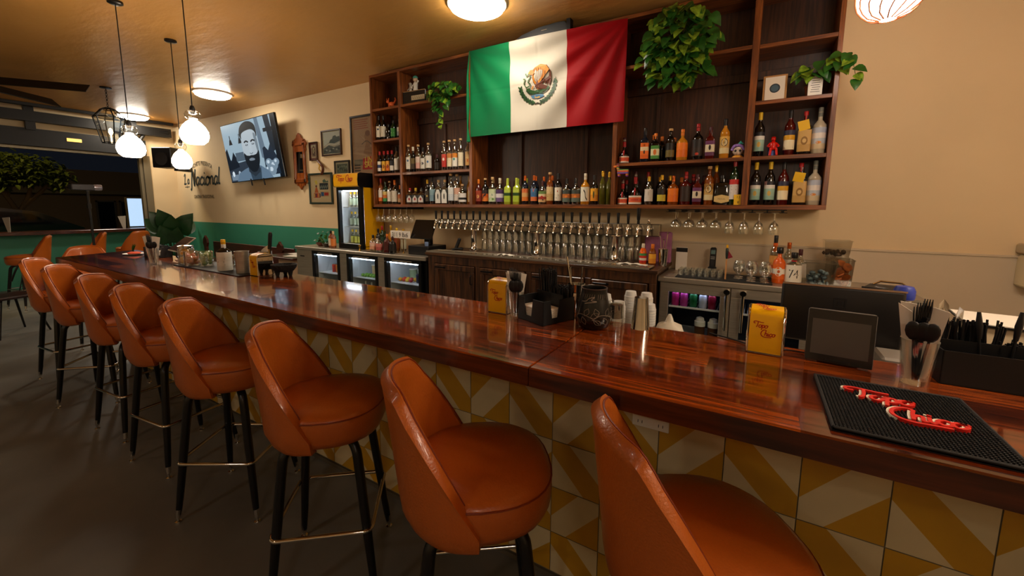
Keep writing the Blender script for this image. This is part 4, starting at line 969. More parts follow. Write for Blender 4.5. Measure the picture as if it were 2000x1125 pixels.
# mirror
M_mw = wood('mirror_frame_wood', '6a2c0c', 'a85a20', 'Z', rough=.3, coat=.3)
t = thing('wall_mirror', 'tall ornate wooden framed mirror with carved crest left of the small pictures', 'mirror', (-6.70, 4.235, 2.28))
def scroll_plate(pts): return [(x, z) for x, z in pts]
half = [(.0, .48), (.05, .44), (.07, .40), (.13, .37), (.11, .33), (.17, .34), (.20, .29), (.16, .26), (.17, .20), (.15, .16)]
half2 = [(.15, -.18), (.17, -.24), (.15, -.28), (.19, -.30), (.15, -.36), (.10, -.34), (.11, -.39), (.05, -.40), (.0, -.46)]
top_ = half[:-1] + [(.15, .17), (-.15, .17)] + [(-x, z) for x, z in reversed(half[1:-1])]
bot_ = half2 + [(-x, z) for x, z in reversed(half2[:-1])]
MB().prism([(x, z) for x, z in top_], -.02, .005).build('crest', M_mw, t, smooth=0)
MB().prism(bot_, -.02, .005).build('apron', M_mw, t, smooth=0)
mb = MB()
for a in ((-.15, .15, .27, .31), (-.15, .15, -.34, -.30+.02), (-.15, -.11, -.34, .31), (.11, .15, -.34, .31)): mb.box(a[0], a[1], -.035, .0, a[2], a[3], .006)
mb.build('frame', M_mw, t)
mb = MB()
for s_ in (-1, 1):
    for z in (.33, .28, -.27, -.33): mb.tube([(s_*.15, -.012, z-.03), (s_*.185, -.012, z), (s_*.16, -.012, z+.035)], .010, 6)
mb.build('scrollwork', M_mw, t)
MB().box(-.112, .112, -.015, -.010, -.305, .275).build('mirror_glass', mat('mirror_silver', 'e0e0e0', .02, 1), t, smooth=0)
def framed(x, z, w, h, lab, fr, mw, paint, cat='framed picture', fd=.022, matc='d8c8a8', mm=None):
    t = thing('framed_picture', lab, cat, (x, 4.245, z))
    mb = MB()
    for a in ((-w/2, w/2, h/2-fd, h/2), (-w/2, w/2, -h/2, -h/2+fd), (-w/2, -w/2+fd, -h/2+fd, h/2-fd), (w/2-fd, w/2, -h/2+fd, h/2-fd)): mb.box(a[0], a[1], -.025, .003, a[2], a[3], .003)
    mb.build('frame', fr, t)
    iw, ih = w/2-fd, h/2-fd
    d = Decal(plane_fn((0, -.008, 0), (1, 0, 0), (0, 0, 1)), PR, .0005)
    d.rect(-iw, -ih, iw, ih, P_(matc)); pw, ph = iw-mw, ih-mw
    class S:
        def poly(s, p, c, k=0): d.poly([(a*pw, b*ph) for a, b in p], P_(c), k)
        def rect(s, a, b, e, f, c): d.rect(a*pw, b*ph, e*pw, f*ph, P_(c))
        def ell(s, a, b, e, f, c): d.ell(a*pw, b*ph, e*pw, f*ph, P_(c))
        def st(s, p, w_, c): d.stroke([(a*pw, b*ph) for a, b in p], w_, P_(c))
        def tx(s, q, u, v, hh, c, sx=1): d.text(q, u*pw, v*ph, hh, P_(c), sx=sx, bold=.02)
    paint(S()); d.build('print', t)
    MB().box(-iw, iw, -.014, -.0135, -ih, ih).build('glazing', M_pane, t, smooth=0)
    return t
M_fb = mat('black_frame', '18120e', .35); M_fbr = wood('brown_frame_wood', '2a1408', '4a2814', 'X'); M_fgn = mat('dark_green_frame', '26342a', .35)
def pa(s):
    s.rect(-1, -1, 1, 1, 'b8a898'); s.poly([(-1, -.3), (-.4, 0), (.1, .3), (.6, .1), (1, .3), (1, 1), (-1, 1)], 'c8c0b8'); s.poly([(-.3, .0), (-.1, .3), (.1, .35), (.2, .6), (.5, .65), (.6, .5), (.95, .55), (1, .1), (.3, -.1)], '303030', 0)
    s.poly([(-1, -1), (-1, -.5), (-.3, -.2), (.3, -.4), (1, -.3), (1, -1)], '484442')
    for k in range(9): s.ell(-.8+.2*k, -.75+.1*(k % 3), .1, .07, 'a09890' if k % 2 else '26221f')
    s.st([(-.6, -.2), (0, -.1), (.5, -.2), (1, -.05)], .006, 'e8e0d8')
framed(-5.86, 2.54, .49, .40, 'black and white landscape photograph in a dark frame, top of the wall group', M_fbr, .012, pa, matc='c8b8a0')
def pb(s):
    s.rect(-1, -1, 1, 1, 'b09878'); s.poly([(-.7, -.8), (.7, -.8), (.8, .5), (0, .9), (-.8, .5)], '6a3a28'); s.ell(0, .1, .35, .45, 'c0a070'); s.st([(.3, .3), (-.1, .1), (.2, -.2), (-.2, -.5)], .012, '2a3a2a')
framed(-6.33, 2.435, .215, .30, 'small portrait picture in a dark frame beside the mirror', M_fbr, .03, pb, fd=.016, matc='6a2018')
def pc(s):
    s.rect(-1, -1, 1, 1, '5a5a48')
    for k in range(14): s.ell(-.8+.13*k, .5*sin(k*2.3), .12, .25, ('8a8a78', '2c2c24', '6a6a58')[k % 3])
framed(-5.625, 2.13, .36, .245, 'small dark picture in a black frame behind the drinks cooler top', M_fb, .03, pc, matc='b0a088')
def pd(s):
    s.rect(-1, -1, 1, 1, 'd8b890'); s.rect(-.15, -.1, .9, .55, '2a2c30')
    for k in range(8): s.ell(-.05+.12*k, .1+.12*(k % 2), .05, .14, '8a8a80')
    s.poly([(-.75, .8), (-.45, .85), (-.35, .5), (-.6, .4)], 'e0c050'); s.poly([(.25, .8), (.5, .95), (.7, .7), (.9, .8), (.95, .6), (.3, .58)], '5a6a58')
    s.rect(-.9, -.9, -.1, -.45, 'b83020'); s.rect(-.1, -.8, .95, -.3, 'c8a070'); s.rect(.0, -.75, .35, -.35, '3a5a8a'); s.rect(.4, -.7, .9, -.4, 'b82818'); s.poly([(-.8, -.4), (-.6, .2), (-.45, .1), (-.3, -.4)], 'c8602c'); s.ell(-.55, .25, .1, .12, '6a3020')
    for k in range(5): s.rect(-.85+.17*k, -.85, -.75+.17*k, -.5, ('e8c060', '204060', 'd86030')[k % 3])
framed(-6.19, 1.83, .61, .505, 'dark green framed collage poster with red and blue pieces, lowest on the wall', M_fgn, .06, pd, fd=.03, matc='d8b48c')
def pe(s):
    s.rect(-1, -1, 1, 1, 'b0866a')
    for k in range(5): s.rect(-.85, .62+.07*k, .2-.1*(k % 2), .65+.07*k, 'a04838')
    s.poly([(-.2, -.2), (.0, .1), (-.1, .4), (.2, .5), (.5, .3), (.3, .0), (.6, -.1), (.4, -.35)], '9a6a4a'); s.ell(.15, .45, .18, .1, '7a4a38'); s.st([(-.3, .1), (.1, .2), (.6, .0), (.9, .2)], .012, '5a4438')
    s.rect(-.9, -.4, -.2, -.6, '7a6a5a'); s.poly([(-.3, -.75), (-.25, -.38), (1, -.25), (1, -.75)], 'b81c10'); s.tx('LINEA', .38, -.52, .085, 'e8c84a', .9); s.tx('SALVA', .38, -.68, .085, 'e8c84a', .9); s.rect(-.95, -.98, .95, -.9, 'd8b080')
    for k in range(3): s.rect(-.9, -.62-.09*k, -.45, -.57-.09*k, '4a3a30')
framed(-5.06, 2.42, .66, .93, 'large vintage poster with red and yellow lettering, partly behind the shelving', M_fb, .0, pe, fd=.03, matc='b0866a')
t = thing('wall_corbel', 'small carved colourful wall ornament under the small pictures', 'wall ornament', (-6.12, 4.24, 2.16), 0)
MB().tube(cr([(-.1, -.01, .12), (-.03, -.03, .08), (.03, -.05, .05), (.08, -.05, .0), (.05, -.04, -.07), (.0, -.03, -.1)], 4), [.02]*21, 8).build('body', mat('fig_brown', '5a2c14', .4), t, smooth=60)
MB().tube(cr([(-.02, -.06, .06), (.04, -.08, .03), (.02, -.08, -.02), (.05, -.07, -.06)], 4), .010, 6).build('ribbon', mat('fig_yel2', 'd8a83c', .4), t, smooth=60)
# wall lettering (flat painted)
M_sg = mat('dark_teal_sign_paint', '16333a', .6)
d = Decal(plane_fn((0, 4.2485, 0), (1, 0, 0), (0, 0, 1)), {'s': M_sg, 'k': cm('2a2620')}, .0012)
d.text('MACHETE PRESENTA', -10.30, 2.40, .085, 'k', sx=.85, arc=1.1, bold=.015)
script(d, 'L', -11.15, 2.02, .10, .032, 's', slant=.1); script(d, 'a', -10.99, 2.02, .10, .03, 's')
d.stroke([(-11.12, 1.95), (-10.9, 1.955)], .014, 's', 0); d.stroke([(-11.01, 1.92), (-11.01, 1.99)], .014, 's', 0)
script(d, 'N', -10.83, 1.97, .155, .05, 's', sx=.9)
script(d, 'acional', -10.58, 1.985, .165, .042, 's', sx=1.12)
d.text('CANTINA TRADICIONAL', -10.27, 1.70, .07, 'k', sx=.80, bold=.015)
o = d.build('wall_lettering'); tag(o, 'dark painted script lettering with small capitals on the cream wall', 'wall sign')
t = thing('box_speaker', 'black box speaker bracketed in the left corner above the plant', 'speaker', (-10.45, 3.75, 2.5), .5)
MB().box(-.2, .2, -.17, .17, -.2, .2, .012).build('cabinet', M_black, t)
MB().lathe([(.13, 0), (.13, .01), (.03, .004)], T=TR((0, -.17, -.03), rx=PI/2), n=24).build('speaker_cone', mat('speaker_grey', '24201e', .6), t)
MB().box(-.04, .04, .15, .52, -.24, -.18, .005).build('bracket', M_blackmetal, t)
# ------------------------------------------------------------------ left drinks cooler with three glass doors
M_led = mat('cooler_led_strip', 'ffffff', .5, emit='dfeaff', es=16)
M_cin = mat('cooler_lining', 'd4d8dc', .45)
def cooler_body(t, x0, x1, y0, y1, z1, bays, skin, lin_m):
    """open-fronted carcass around bays [(xa, xb)]"""
    mb = MB(); X = x0 + 0
    xs = [x0] + [v for b in bays for v in b] + [x1]
    for i in range(0, len(xs), 2): mb.box(xs[i], xs[i+1], y0, y1, .06, z1)
    for a, b in bays: mb.box(a, b, y0, y1, .06, .14).box(a, b, y0, y1, z1-.05, z1).box(a, b, y1-.03, y1, .14, z1-.05)
    mb.build('carcass', skin, t, smooth=0)
    for a, b in bays:
        MB().box(a+.001, a+.006, y0+.03, y1-.03, .14, z1-.05).box(b-.006, b-.001, y0+.03, y1-.03, .14, z1-.05).box(a, b, y1-.036, y1-.031, .14, z1-.05).box(a, b, y0+.03, y1-.03, z1-.056, z1-.051).build('lining', lin_m, t, smooth=0)
OX, OY = -4.63, 3.6
t = thing('back_bar_cooler', 'long stainless under-counter cooler with three lit glass doors', 'cooler', (OX, OY, 0))
bays = [(-5.54, -4.93), (-4.77, -4.165), (-4.035, -3.405)]
cooler_body(t, -5.93-OX, -3.34-OX, .03, .60, .905, [(a+.03-OX, b-.03-OX) for a, b in bays], M_blackmetal, M_cin)
MB().box(-1.32, 1.305, -.015, .62, .905, .95, .006).build('stainless_top', M_stain, t)
for a, b in ((-5.93, -5.56), (-4.925, -4.775), (-4.16, -4.04)): MB().box(a-OX, b-OX, .0, .03, .08, .90).build('front_panel', M_stain, t, smooth=0)
MB().box(-5.84-OX, -5.74-OX, -.003, .0, .80, .815).build('badge', M_black, t)
for a, b in bays:
    a -= OX; b -= OX; mb = MB(); w_ = .045
    for q in ((a, b, .86, .905), (a, b, .08, .14), (a, a+w_, .14, .86), (b-w_, b, .14, .86)): mb.box(q[0], q[1], -.012, .028, q[2], q[3], .003)
    dr = mb.build('door', M_blackmetal, t)
    MB().box(a+w_, b-w_, -.002, .002, .14, .86).build('door_glass', M_pane, dr, smooth=0)
    MB().box(a+.15, b-.15, -.02, -.012, .872, .885).build('door_handle', M_stain, dr)
    MB().box(a+.04, b-.04, .06, .53, .575, .582).build('shelf', M_cin, t, smooth=0)
    MB().box(a+.05, b-.05, .034, .045, .838, .848).build('light_strip', M_led, t, smooth=0)
# ------------------------------------------------------------------ countertop glass-door merchandiser
t = thing('countertop_cooler', 'tall narrow yellow and black glass-door cooler with red script lettering', 'cooler', (-4.882, 3.95, .951))
mb = MB().box(-.253, -.243, -.14, .2, .03, .86).box(.243, .253, -.14, .2, .03, .86).box(-.253, .253, .19, .2, .03, .86).box(-.253, .253, -.14, .2, .0, .04).box(-.253, .253, -.14, .2, .85, .88)
mb.build('cabinet', mat('cooler_yellow', 'e0a400', .35), t, smooth=0)
MB().box(-.24, .24, .183, .188, .04, .85).box(-.242, -.237, -.13, .18, .04, .85).box(.237, .242, -.13, .18, .04, .85).build('lining', M_cin, t, smooth=0)
mb = MB()
for q in ((-.253, .253, .815, .86), (-.253, .253, .0, .075), (-.253, -.21, .07, .82), (.195, .253, .07, .82)): mb.box(q[0], q[1], -.20, -.145, q[2], q[3], .004)
dr = mb.build('door', M_blackmetal, t); MB().box(-.21, .195, -.178, -.172, .075, .815).build('door_glass', M_pane, dr, smooth=0)
MB().box(-.2, .19, -.13, -.115, .80, .815).box(.215, .235, -.12, -.10, .08, .80).build('light_strip', mat('merch_led', 'ffffff', .5, emit='e4ecff', es=24), t, smooth=0)
MB().prism([(-.215, .86), (-.235, .875), (-.24, .95), (-.23, 1.03), (-.20, 1.045), (.19, 1.045), (.19, .86)], -.253, .253, axis='X').build('header', [M_yellow], t, smooth=40)
for xa in (-.262, .253): MB().prism([(-.217, .858), (-.237, .875), (-.242, .95), (-.232, 1.032), (-.20, 1.047), (.20, 1.047), (.20, .858)], xa, xa+.009, axis='X').build('header_side', M_blackmetal, t, smooth=0)
d = Decal(plane_fn((0, -.2385, .95), (1, 0, 0), (0, 0, 1)), {'r': M_red}, .002)
script(d, 'T', -.15, -.01, .035, .011, 'r'); script(d, 'opo', -.12, -.01, .035, .009, 'r'); script(d, 'C', .03, -.005, .033, .010, 'r'); script(d, 'hico', .065, -.01, .035, .009, 'r', sx=.8)
d.build('lettering', t)
for z in (.30, .58): MB().box(-.235, .235, -.11, .17, z, z+.006).build('wire_shelf', M_white, t, smooth=0)
kb = None
for z, n in ((.308, 5), (.588, 5), (.05, 5)):
    for i in range(n):
        bottle(-4.882-.17+.08*i, 3.93, .951+z, .21, 'slim', 'C', CY, ['b8c8b0'] if z > .1 else ['c8c860'], 'small chilled glass bottle inside the yellow countertop cooler', [], group='bottles inside the countertop cooler', R=.030)
# ------------------------------------------------------------------ wooden counter with tap tower
t = thing('wooden_counter', 'dark wooden back counter with four panelled doors under the beer taps', 'counter', (-2.0, 3.58, 0))
M_dk = wood('counter_wood', '26140a', '66401f', 'X', rough=.4, coat=.15, grain=4); M_dkv = wood('counter_wood_v', '26140a', '603c1e', 'Z', rough=.4, coat=.15, grain=4)
MB().box(-1.27, 1.29, .03, .62, .08, .985).build('carcass', M_dkv, t, smooth=0)
MB().box(-1.32, 1.31, -.01, .66, .985, 1.02, .005).build('wooden_top', M_dk, t)
mb = MB().box(-1.28, 1.3, .0, .03, .90, .985, .003).box(-1.28, 1.3, .0, .03, .08, .14, .003)
for x in (-1.28, -.60, .03, .66, 1.24): mb.box(x, x+.06 if x > -1 else x+.1, 0, .03, .14, .90, .003)
mb.build('face_frame', M_dkv, t, smooth=0)
for x0, x1 in ((-1.17, -.61), (-.53, .02), (.10, .65), (.73, 1.23)):
    mb = MB(); e = .055
    for q in ((x0, x1, .83, .895), (x0, x1, .15, .21), (x0, x0+e, .21, .83), (x1-e, x1, .21, .83)): mb.box(q[0], q[1], -.018, .006, q[2], q[3], .005)
    mb.box(x0+e, x1-e, -.004, .006, .21, .83); dr = mb.build('cabinet_door', M_dkv, t, smooth=30)
    for z in (.86, .19): MB().box(x0+.01, x0+.14, -.023, -.017, z-.008, z+.008, .002).lathe([(.012, 0), (.012, .006)], (0, 0, 0), 10, T=TR((x0+.15, -.018, z), rx=PI/2)).build('strap_hinge', M_blackmetal, dr)
    MB().tube([(x1-.03, -.02, .70), (x1-.03, -.045, .71), (x1-.03, -.045, .79), (x1-.03, -.02, .80)], .006, 6).build('door_handle', M_blackmetal, dr)
t = thing('drip_tray', 'long stainless drip tray strip along the front of the wooden counter', 'drip tray', (-2.0, 3.62, 1.021))
mb = MB().box(-1.30, 1.24, -.045, .16, 0, .006).box(-1.30, 1.24, -.05, -.042, 0, .018).box(-1.30, 1.24, .155, .163, 0, .014).box(-1.30, -1.29, -.045, .16, 0, .014).box(1.23, 1.24, -.045, .16, 0, .014)
mb.build('tray', M_stain, t, smooth=0)
mb = MB()
for i in range(90): mb.box(-1.27+.028*i, -1.255+.028*i, -.035, .15, .006, .009)
mb.build('grille', M_chrome, t, smooth=0)
t = thing('beer_tap_tower', 'long stainless beer tap rail on three pipes with a row of black-handled taps', 'tap tower', (-2.09, 3.97, 1.0215))
MB().box(-1.33, 1.33, -.045, .05, .262, .375, .006).build('rail', mat('brushed_steel_rail', 'a8a49a', .22, 1), t)
for x in (-.81, .04, .905):
    MB().lathe([(.062, 0), (.062, .012), (.042, .02), (.036, .03), (.036, .25), (.05, .262)], (x, 0, 0), 20).build('pipe', M_chrome, t, smooth=50)
    MB().lathe([(.075, .0), (.075, .012)], (x, 0, .25), 20).build('collar', M_chrome, t)
fb = MB().lathe([(.017, 0), (.017, .012), (.010, .014), (.010, .045), (.016, .047), (.016, .062)], T=TR((0, -.045, .33), rx=PI/2), n=12)
fb.lathe([(.014, -.022), (.018, -.012), (.018, .012), (.012, .022)], (0, -.108, .33), 12).tube([(0, -.108, .33), (0, -.125, .31), (0, -.137, .285), (0, -.142, .262)], [.013, .012, .010, .009], 10).lathe([(.009, .02), (.007, .045)], (0, -.108, .33), 10)
fme = fb.mesh('faucet', M_chrome, 50)
hme = MB().lathe([(.008, .372), (.011, .376), (.014, .44), (.0155, .475), (.010, .478)], (0, -.106, 0), 12).mesh('tap_handle', M_black, 50)
for i in range(28):
    x = -3.395+2.09 + .0944*i
    f_ = obj('faucet', fme, t, (x, 0, 0))
    if i < 26: obj('tap_handle', hme, f_)
    elif i == 26: MB().lathe([(.008, .372), (.014, .38), (.012, .41), (.016, .42), (.018, .52), (.011, .525)], (0, -.106, 0), 12).build('tap_handle', M_black, f_)
    else: MB().lathe([(.012, .37), (.016, .385), (.009, .395), (.012, .41), (.006, .425)], (0, -.106, 0), 12).build('tap_knob', M_chrome, f_)
# pint glasses stacked behind the taps
gm = MB().lathe([(.043, 0), (.043, .004), (.036, .08), (.030, .138), (.028, .143), (0, .143)], n=14, cap0=False, cap1=False).lathe([(.039, .0), (.033, .08), (.027, .128), (0, .13)], n=14, cap0=False, cap1=False)
pint = gm.mesh('pint_glass', M_glass2, 60)
for j, y in enumerate((4.094, 4.184)):
    for tier in range(2):
        for i in range(21):
            x = -2.83 + .0885*i + .04*j
            if abs(x+2.9) < .05 or x > -.93: continue
            o = obj('pint_glass', pint, None, (x, y, 1.0215+.1455*tier))
            tag(o, 'upturned clear pint glass in the stacked rows behind the beer taps', 'glass', 'pint glasses stacked behind the taps')
# ------------------------------------------------------------------ right cooler
t = thing('stainless_cooler', 'stainless under-counter cooler with glass doors and two tall handles, right of the wooden counter', 'cooler', (.12, 3.67, 0))
t['label'] = 'stainless under-counter cooler with two tall handles, right of the wooden counter'
cooler_body(t, -.81, .86, .03, .55, .915, [(-.74, -.30), (-.19, .30), (.36, .80)], M_stain, mat('cooler_dark_lining', '20242c', .4))
MB().box(-.825, .88, -.012, .575, .915, .958, .006).build('stainless_top', M_stain, t)
MB().box(-.825, .88, .57, .58, .95, 1.0).build('backsplash_lip', M_stain, t)
for a, b in ((-.80, -.262), (-.255, .29), (.30, .85)):
    wx0, wx1 = a+.07, b-.07; mb = MB()
    for q in ((a, b, .835, .91), (a, b, .08, .2), (a, wx0, .2, .835), (wx1, b, .2, .835)): mb.box(q[0], q[1], -.006, .028, q[2], q[3], .003)
    dr = mb.build('door', M_stain, t); MB().box(wx0, wx1, .004, .008, .2, .835).build('door_glass', M_pane, dr, smooth=0)
for x in (-.285, -.17):
    MB().tube([(x, -.05, .57), (x, -.05, .87)], .011, 10).lathe([(.022, 0), (.026, .014), (.018, .03)], T=TR((x, -.062, .885), rx=-PI/2), n=14).tube([(x, .0, .885), (x, -.05, .885)], .010, 8).tube([(x, .0, .60), (x, -.05, .60)], .007, 8).build('door_handle', M_chrome, t)
mb = MB()
for a, b in ((-.73, -.31), (-.18, .29)):
    for k in range(20): mb.box(a+(b-a)*k/19-.002, a+(b-a)*k/19+.002, .05, .5, .695, .70)
    mb.box(a, b, .048, .056, .69, .705)
mb.build('wire_shelf', M_white, t, smooth=0)
MB().box(-.72, -.32, .05, .07, .825, .835).box(-.17, .28, .05, .07, .825, .835).build('light_strip', mat('cooler_led_dim', 'ffffff', .5, emit='c8d0ff', es=5), t, smooth=0)
can = lambda m: MB().lathe([(.026, 0), (.032, .006), (.032, .108), (.027, .118), (.024, .12)], n=16).build
def drink_can(x, y, z, c1, lab, grp=None):
    t = thing('drink_can', lab, 'can', (x, y, z), 0, grp)
    MB().lathe([(.025, 0), (.032, .006), (.032, .106), (.027, .116)], n=16, cap1=False).build('body', mat('can_'+c1, c1, .25, .3), t, smooth=50)
    MB().lathe([(.0272, .116), (.0268, .120), (.024, .117), (0, .117)], n=16, cap0=False, cap1=False).build('lid', M_chrome, t, smooth=50)
for i, (x, c, n) in enumerate(((-.565, 'c02878', 'magenta can, leftmost on the wire shelf of the right cooler'), (-.495, 'b83a8a', 'magenta can with pale top, second in the right cooler'), (-.42, '1e6a38', 'green can in the right cooler'), (-.345, 'c8ccd8', 'silver white can in the right cooler'), (-.275, '8a1430', 'dark red can, rightmost in the left door of the right cooler'))):
    drink_can(x, 3.76, .701, c, n)
for x, n in ((-.36, 'left'), (-.255, 'right')):
    t = thing('lidded_jar', 'brown plastic jar with a white lid low in the right cooler, %s one' % n, 'jar', (x, 3.78, .441))
    MB().lathe([(.04, 0), (.042, .01), (.042, .10)], n=18).build('body', mat('brown_sauce', '5a341c', .3), t); MB().lathe([(.044, .10), (.044, .14), (.035, .145), (.03, .17), (.008, .18)], n=18).build('lid', M_white, t)
MB().box(-.6, -.15, 3.72, 4.1, .43, .44).build('cooler_floor_shelf', M_white, None, smooth=0)
o = bpy.data.objects['cooler_floor_shelf']; tag(o, 'white lower shelf inside the right cooler', 'shelf')
# contents of the left cooler
for i, (x, c, n) in enumerate(((-5.30, 'b83020', 'red can, left of the two front cans in the first cooler door'), (-5.22, 'c8702c', 'orange can with black band in the first cooler door'), (-5.06, 'b02c1c', 'red can at the right of the first cooler door'), (-3.63, '1a1c3a', 'dark blue can beside the fruit in the third cooler door'), (-4.29, '28303c', 'dark grey can in the second cooler door'))):
    drink_can(x, 3.78, .583, c, n)
def fruit(x, y, z, r, c, lab, grp, nm='fruit'):
    o = MB().sphere((0, 0, r*.9), r, 12, sz=.9).build(nm, mat('fruit_'+c, c, .4), None, (x, y, z), smooth=180); tag(o, lab, 'fruit', grp)
rnd = random.Random(4)
for k in range(9): fruit(-4.63+.055*(k % 5)+.02*(k // 5), 3.74+.05*(k // 5), .583+.0, .025, '6a9a2c', 'green lime in the second cooler door', 'limes in the cooler', 'lime')
for k in range(8): fruit(-3.93+.062*(k % 4)+.02*(k // 4), 3.76+.06*(k // 4), .583, .029, ('d8a020', 'c83c20', 'e0b83c', 'b02c3c')[(k+k//4) % 4], 'round fruit in the third cooler door', 'fruit in the cooler')
t = thing('carton', 'tan carton at the right of the third cooler door', 'carton', (-3.53, 3.79, .583)); MB().box(-.035, .035, -.035, .035, 0, .13, .003).build('body', mat('tan_card', 'a8805c', .7), t)
for k, x in enumerate((-4.62, -4.50, -4.38, -4.28)): bottle(x, 3.78, .15, .36, 'std', 'P', M_white, ['d8dcd8'], 'pale squeeze bottle on the lower level of the second cooler door', [], group='squeeze bottles in the cooler')

# ------------------------------------------------------------------ counter-top clutter, back counter
def stem(kind):
    """hanging stemware, foot at z=0 going down"""
    mb = MB()
    if kind == 'coupe': p = [(.034, 0), (.033, -.003), (.006, -.008), (.004, -.05), (.006, -.065), (.03, -.082), (.047, -.11), (.048, -.135)]
    else: p = [(.034, 0), (.033, -.003), (.006, -.008), (.004, -.06), (.007, -.075), (.028, -.095), (.040, -.13), (.036, -.18)]
    mb.lathe(p, n=16, cap1=False); return mb.mesh(kind + '_glass', M_glass2, 60)
cg, wg = stem('coupe'), stem('wine')
t = thing('glass_rack', 'black hanging stemware rack under the right end of the shelving', 'glass rack', (-.25, 4.0, 1.513))
mb = MB()
for i in range(9): x = -.435+.108*i; mb.box(x-.004, x+.004, -.09, .22, 0, .026).box(x-.026, x+.026, -.09, .22, -.002, .002)
mb.box(-.45, .45, -.09, -.08, .018, .026).build('rails', M_blackmetal, t, smooth=0)
for i in range(8):
    for j in range(2):
        x = -.631 + .108*i; k = i < 4
        o = obj('coupe_glass' if k else 'wine_glass', cg if k else wg, None, (x, 3.955+.10*j, 1.5105-.003 + .0065))
        tag(o, 'clear %s glass hanging upside down in the right stemware rack' % ('coupe' if k else 'wine'), 'glass', ('coupe' if k else 'wine')+' glasses in the right rack')
t = thing('glass_rack', 'black hanging stemware rack under the left end of the shelving', 'glass rack', (-4.25, 4.0, 1.513))
mb = MB()
for i in range(7): x = -.33+.108*i; mb.box(x-.004, x+.004, -.09, .22, 0, .026).box(x-.026, x+.026, -.09, .22, -.002, .002)
mb.box(-.34, .33, -.09, -.08, .018, .026).build('rails', M_blackmetal, t, smooth=0)
for i in range(6):
    for j in range(2): tag(obj('wine_glass', wg, None, (-4.526+.108*i, 3.955+.10*j, 1.514)), 'clear wine glass hanging upside down in the left stemware rack', 'glass', 'glasses in the left rack')
CT = .9585
t = thing('bar_mat', 'black rubber mat on the stainless cooler under the glassware', 'mat', (-.22, 3.89, CT)); MB().box(-.35, .36, -.19, .2, 0, .008, .003).build('mat', M_rubber, t)
sg = MB().lathe([(.018, 0), (.019, .01), (.024, .052), (.022, .052), (.017, .012), (0, .012)], n=12, cap1=False).mesh('shot_glass', M_glass2, 60)
for i in range(7):
    for j in range(4):
        tag(obj('shot_glass', sg, None, (-.54+.051*i, 3.80+.055*j, CT+.0085)), 'small clear shot glass in the block of shot glasses on the black mat', 'glass', 'shot glasses on the cooler')
sn = MB().lathe([(.034, 0), (.032, .003), (.007, .008), (.005, .03), (.012, .04), (.038, .065), (.045, .095), (.036, .14), (.034, .14), (.042, .095), (.03, .06), (0, .045)], n=16, cap1=False).mesh('snifter_glass', M_glass2, 60)
for i in range(3):
    for j in range(3):
        if i == 0 and j == 0: continue
        tag(obj('snifter_glass', sn, None, (-.10+.094*i+.0*j, 3.77+.098*j, CT+.0085)), 'clear stemmed snifter standing on the black mat right of the shot glasses', 'glass', 'snifters on the cooler')
t = thing('cordless_phone', 'black cordless phone standing behind the shot glasses', 'phone', (-.32, 4.12, CT))
MB().box(-.035, .035, -.03, .03, 0, .06, .008).build('cradle', M_black, t); MB().box(-.026, .026, -.012, .012, .05, .235, .01, T=TR(rx=-.12)).build('handset', M_black, t)
Decal(plane_fn((0, -.0132+.012, .19), (1, 0, 0), (0, .12, 1)), {'s': mat('lcd_grey', '5a7a78', .3), 'b': cm('a8a8a0')}, .0008).rect(-.018, -.015, .018, .02, 's').rect(-.018, -.045, .018, -.04, 'b').rect(-.018, -.06, .018, -.055, 'b').build('display', t)
t = thing('flag_pick', 'wooden stick with yellow tip and tiny paper flag among the glasses', 'stick', (-.19, 3.76, CT+.0085))
MB().tube([(0, 0, 0), (.0, 0, .17)], .006, 6).build('stick', mat('pale_wood', 'c89058', .6), t); MB().lathe([(.007, .17), (.011, .21), (.011, .25), (.007, .26)], n=8).build('grip', mat('dark_green_pl', '142420', .4), t); MB().lathe([(.008, .26), (.008, .285)], n=8).build('tip', M_yellow, t)
MB().prism([(.008, .17), (.045, .185), (.012, .235)], -.001, .001).build('paper_flag', mat('fl_red', '8a2030', .6), t, smooth=0)
bottle(.178, 3.86, CT, .285, 'wide', 'X', CB, ['e06418', 'e8e0d0', 'e06418'], 'orange bitter-aperitif bottle with a round white label beside the 74 bottle', [('e', 'f0e8dc', .5, .6, .3), ('e', 'c85a20', .5, .2, .1)], capk='wide', R=.043)
t = bottle(.275, 3.86, CT, .25, 'wide', 'C', CB, ['e4ddcc'], 'squat clear bottle with a white label reading 74', [('t', '30302c', '74', 0, .25, .5, 1.5)], capk='wide', R=.058, lz=(.08, .62))
MB().lathe([(.019, .178), (.019, .188)], n=14).build('seal_ring', RED, t)
bottle(.15, 4.02, CT, .37, 'std', 'C', CB, ['d86018', 'e0a050'], 'tall clear bottle with an orange collar and black cap behind the orange bottle', None, neck=mat('orange_collar', 'e06010', .4))
bottle(.25, 4.1, CT, .31, 'std', 'C', CC, ['c8c4b8'], 'clear bottle with a small copper cap behind the 74 bottle', [])
bottle(.33, 4.08, CT, .26, 'wide', 'C', mat('dark_red_cap', '4a1418', .4), ['d8d0c0'], 'clear bottle with a dark red cap at the back beside the plastic tubs', [])
M_tub = glassy('clear_plastic', 'e8e8e4', .16, .12)
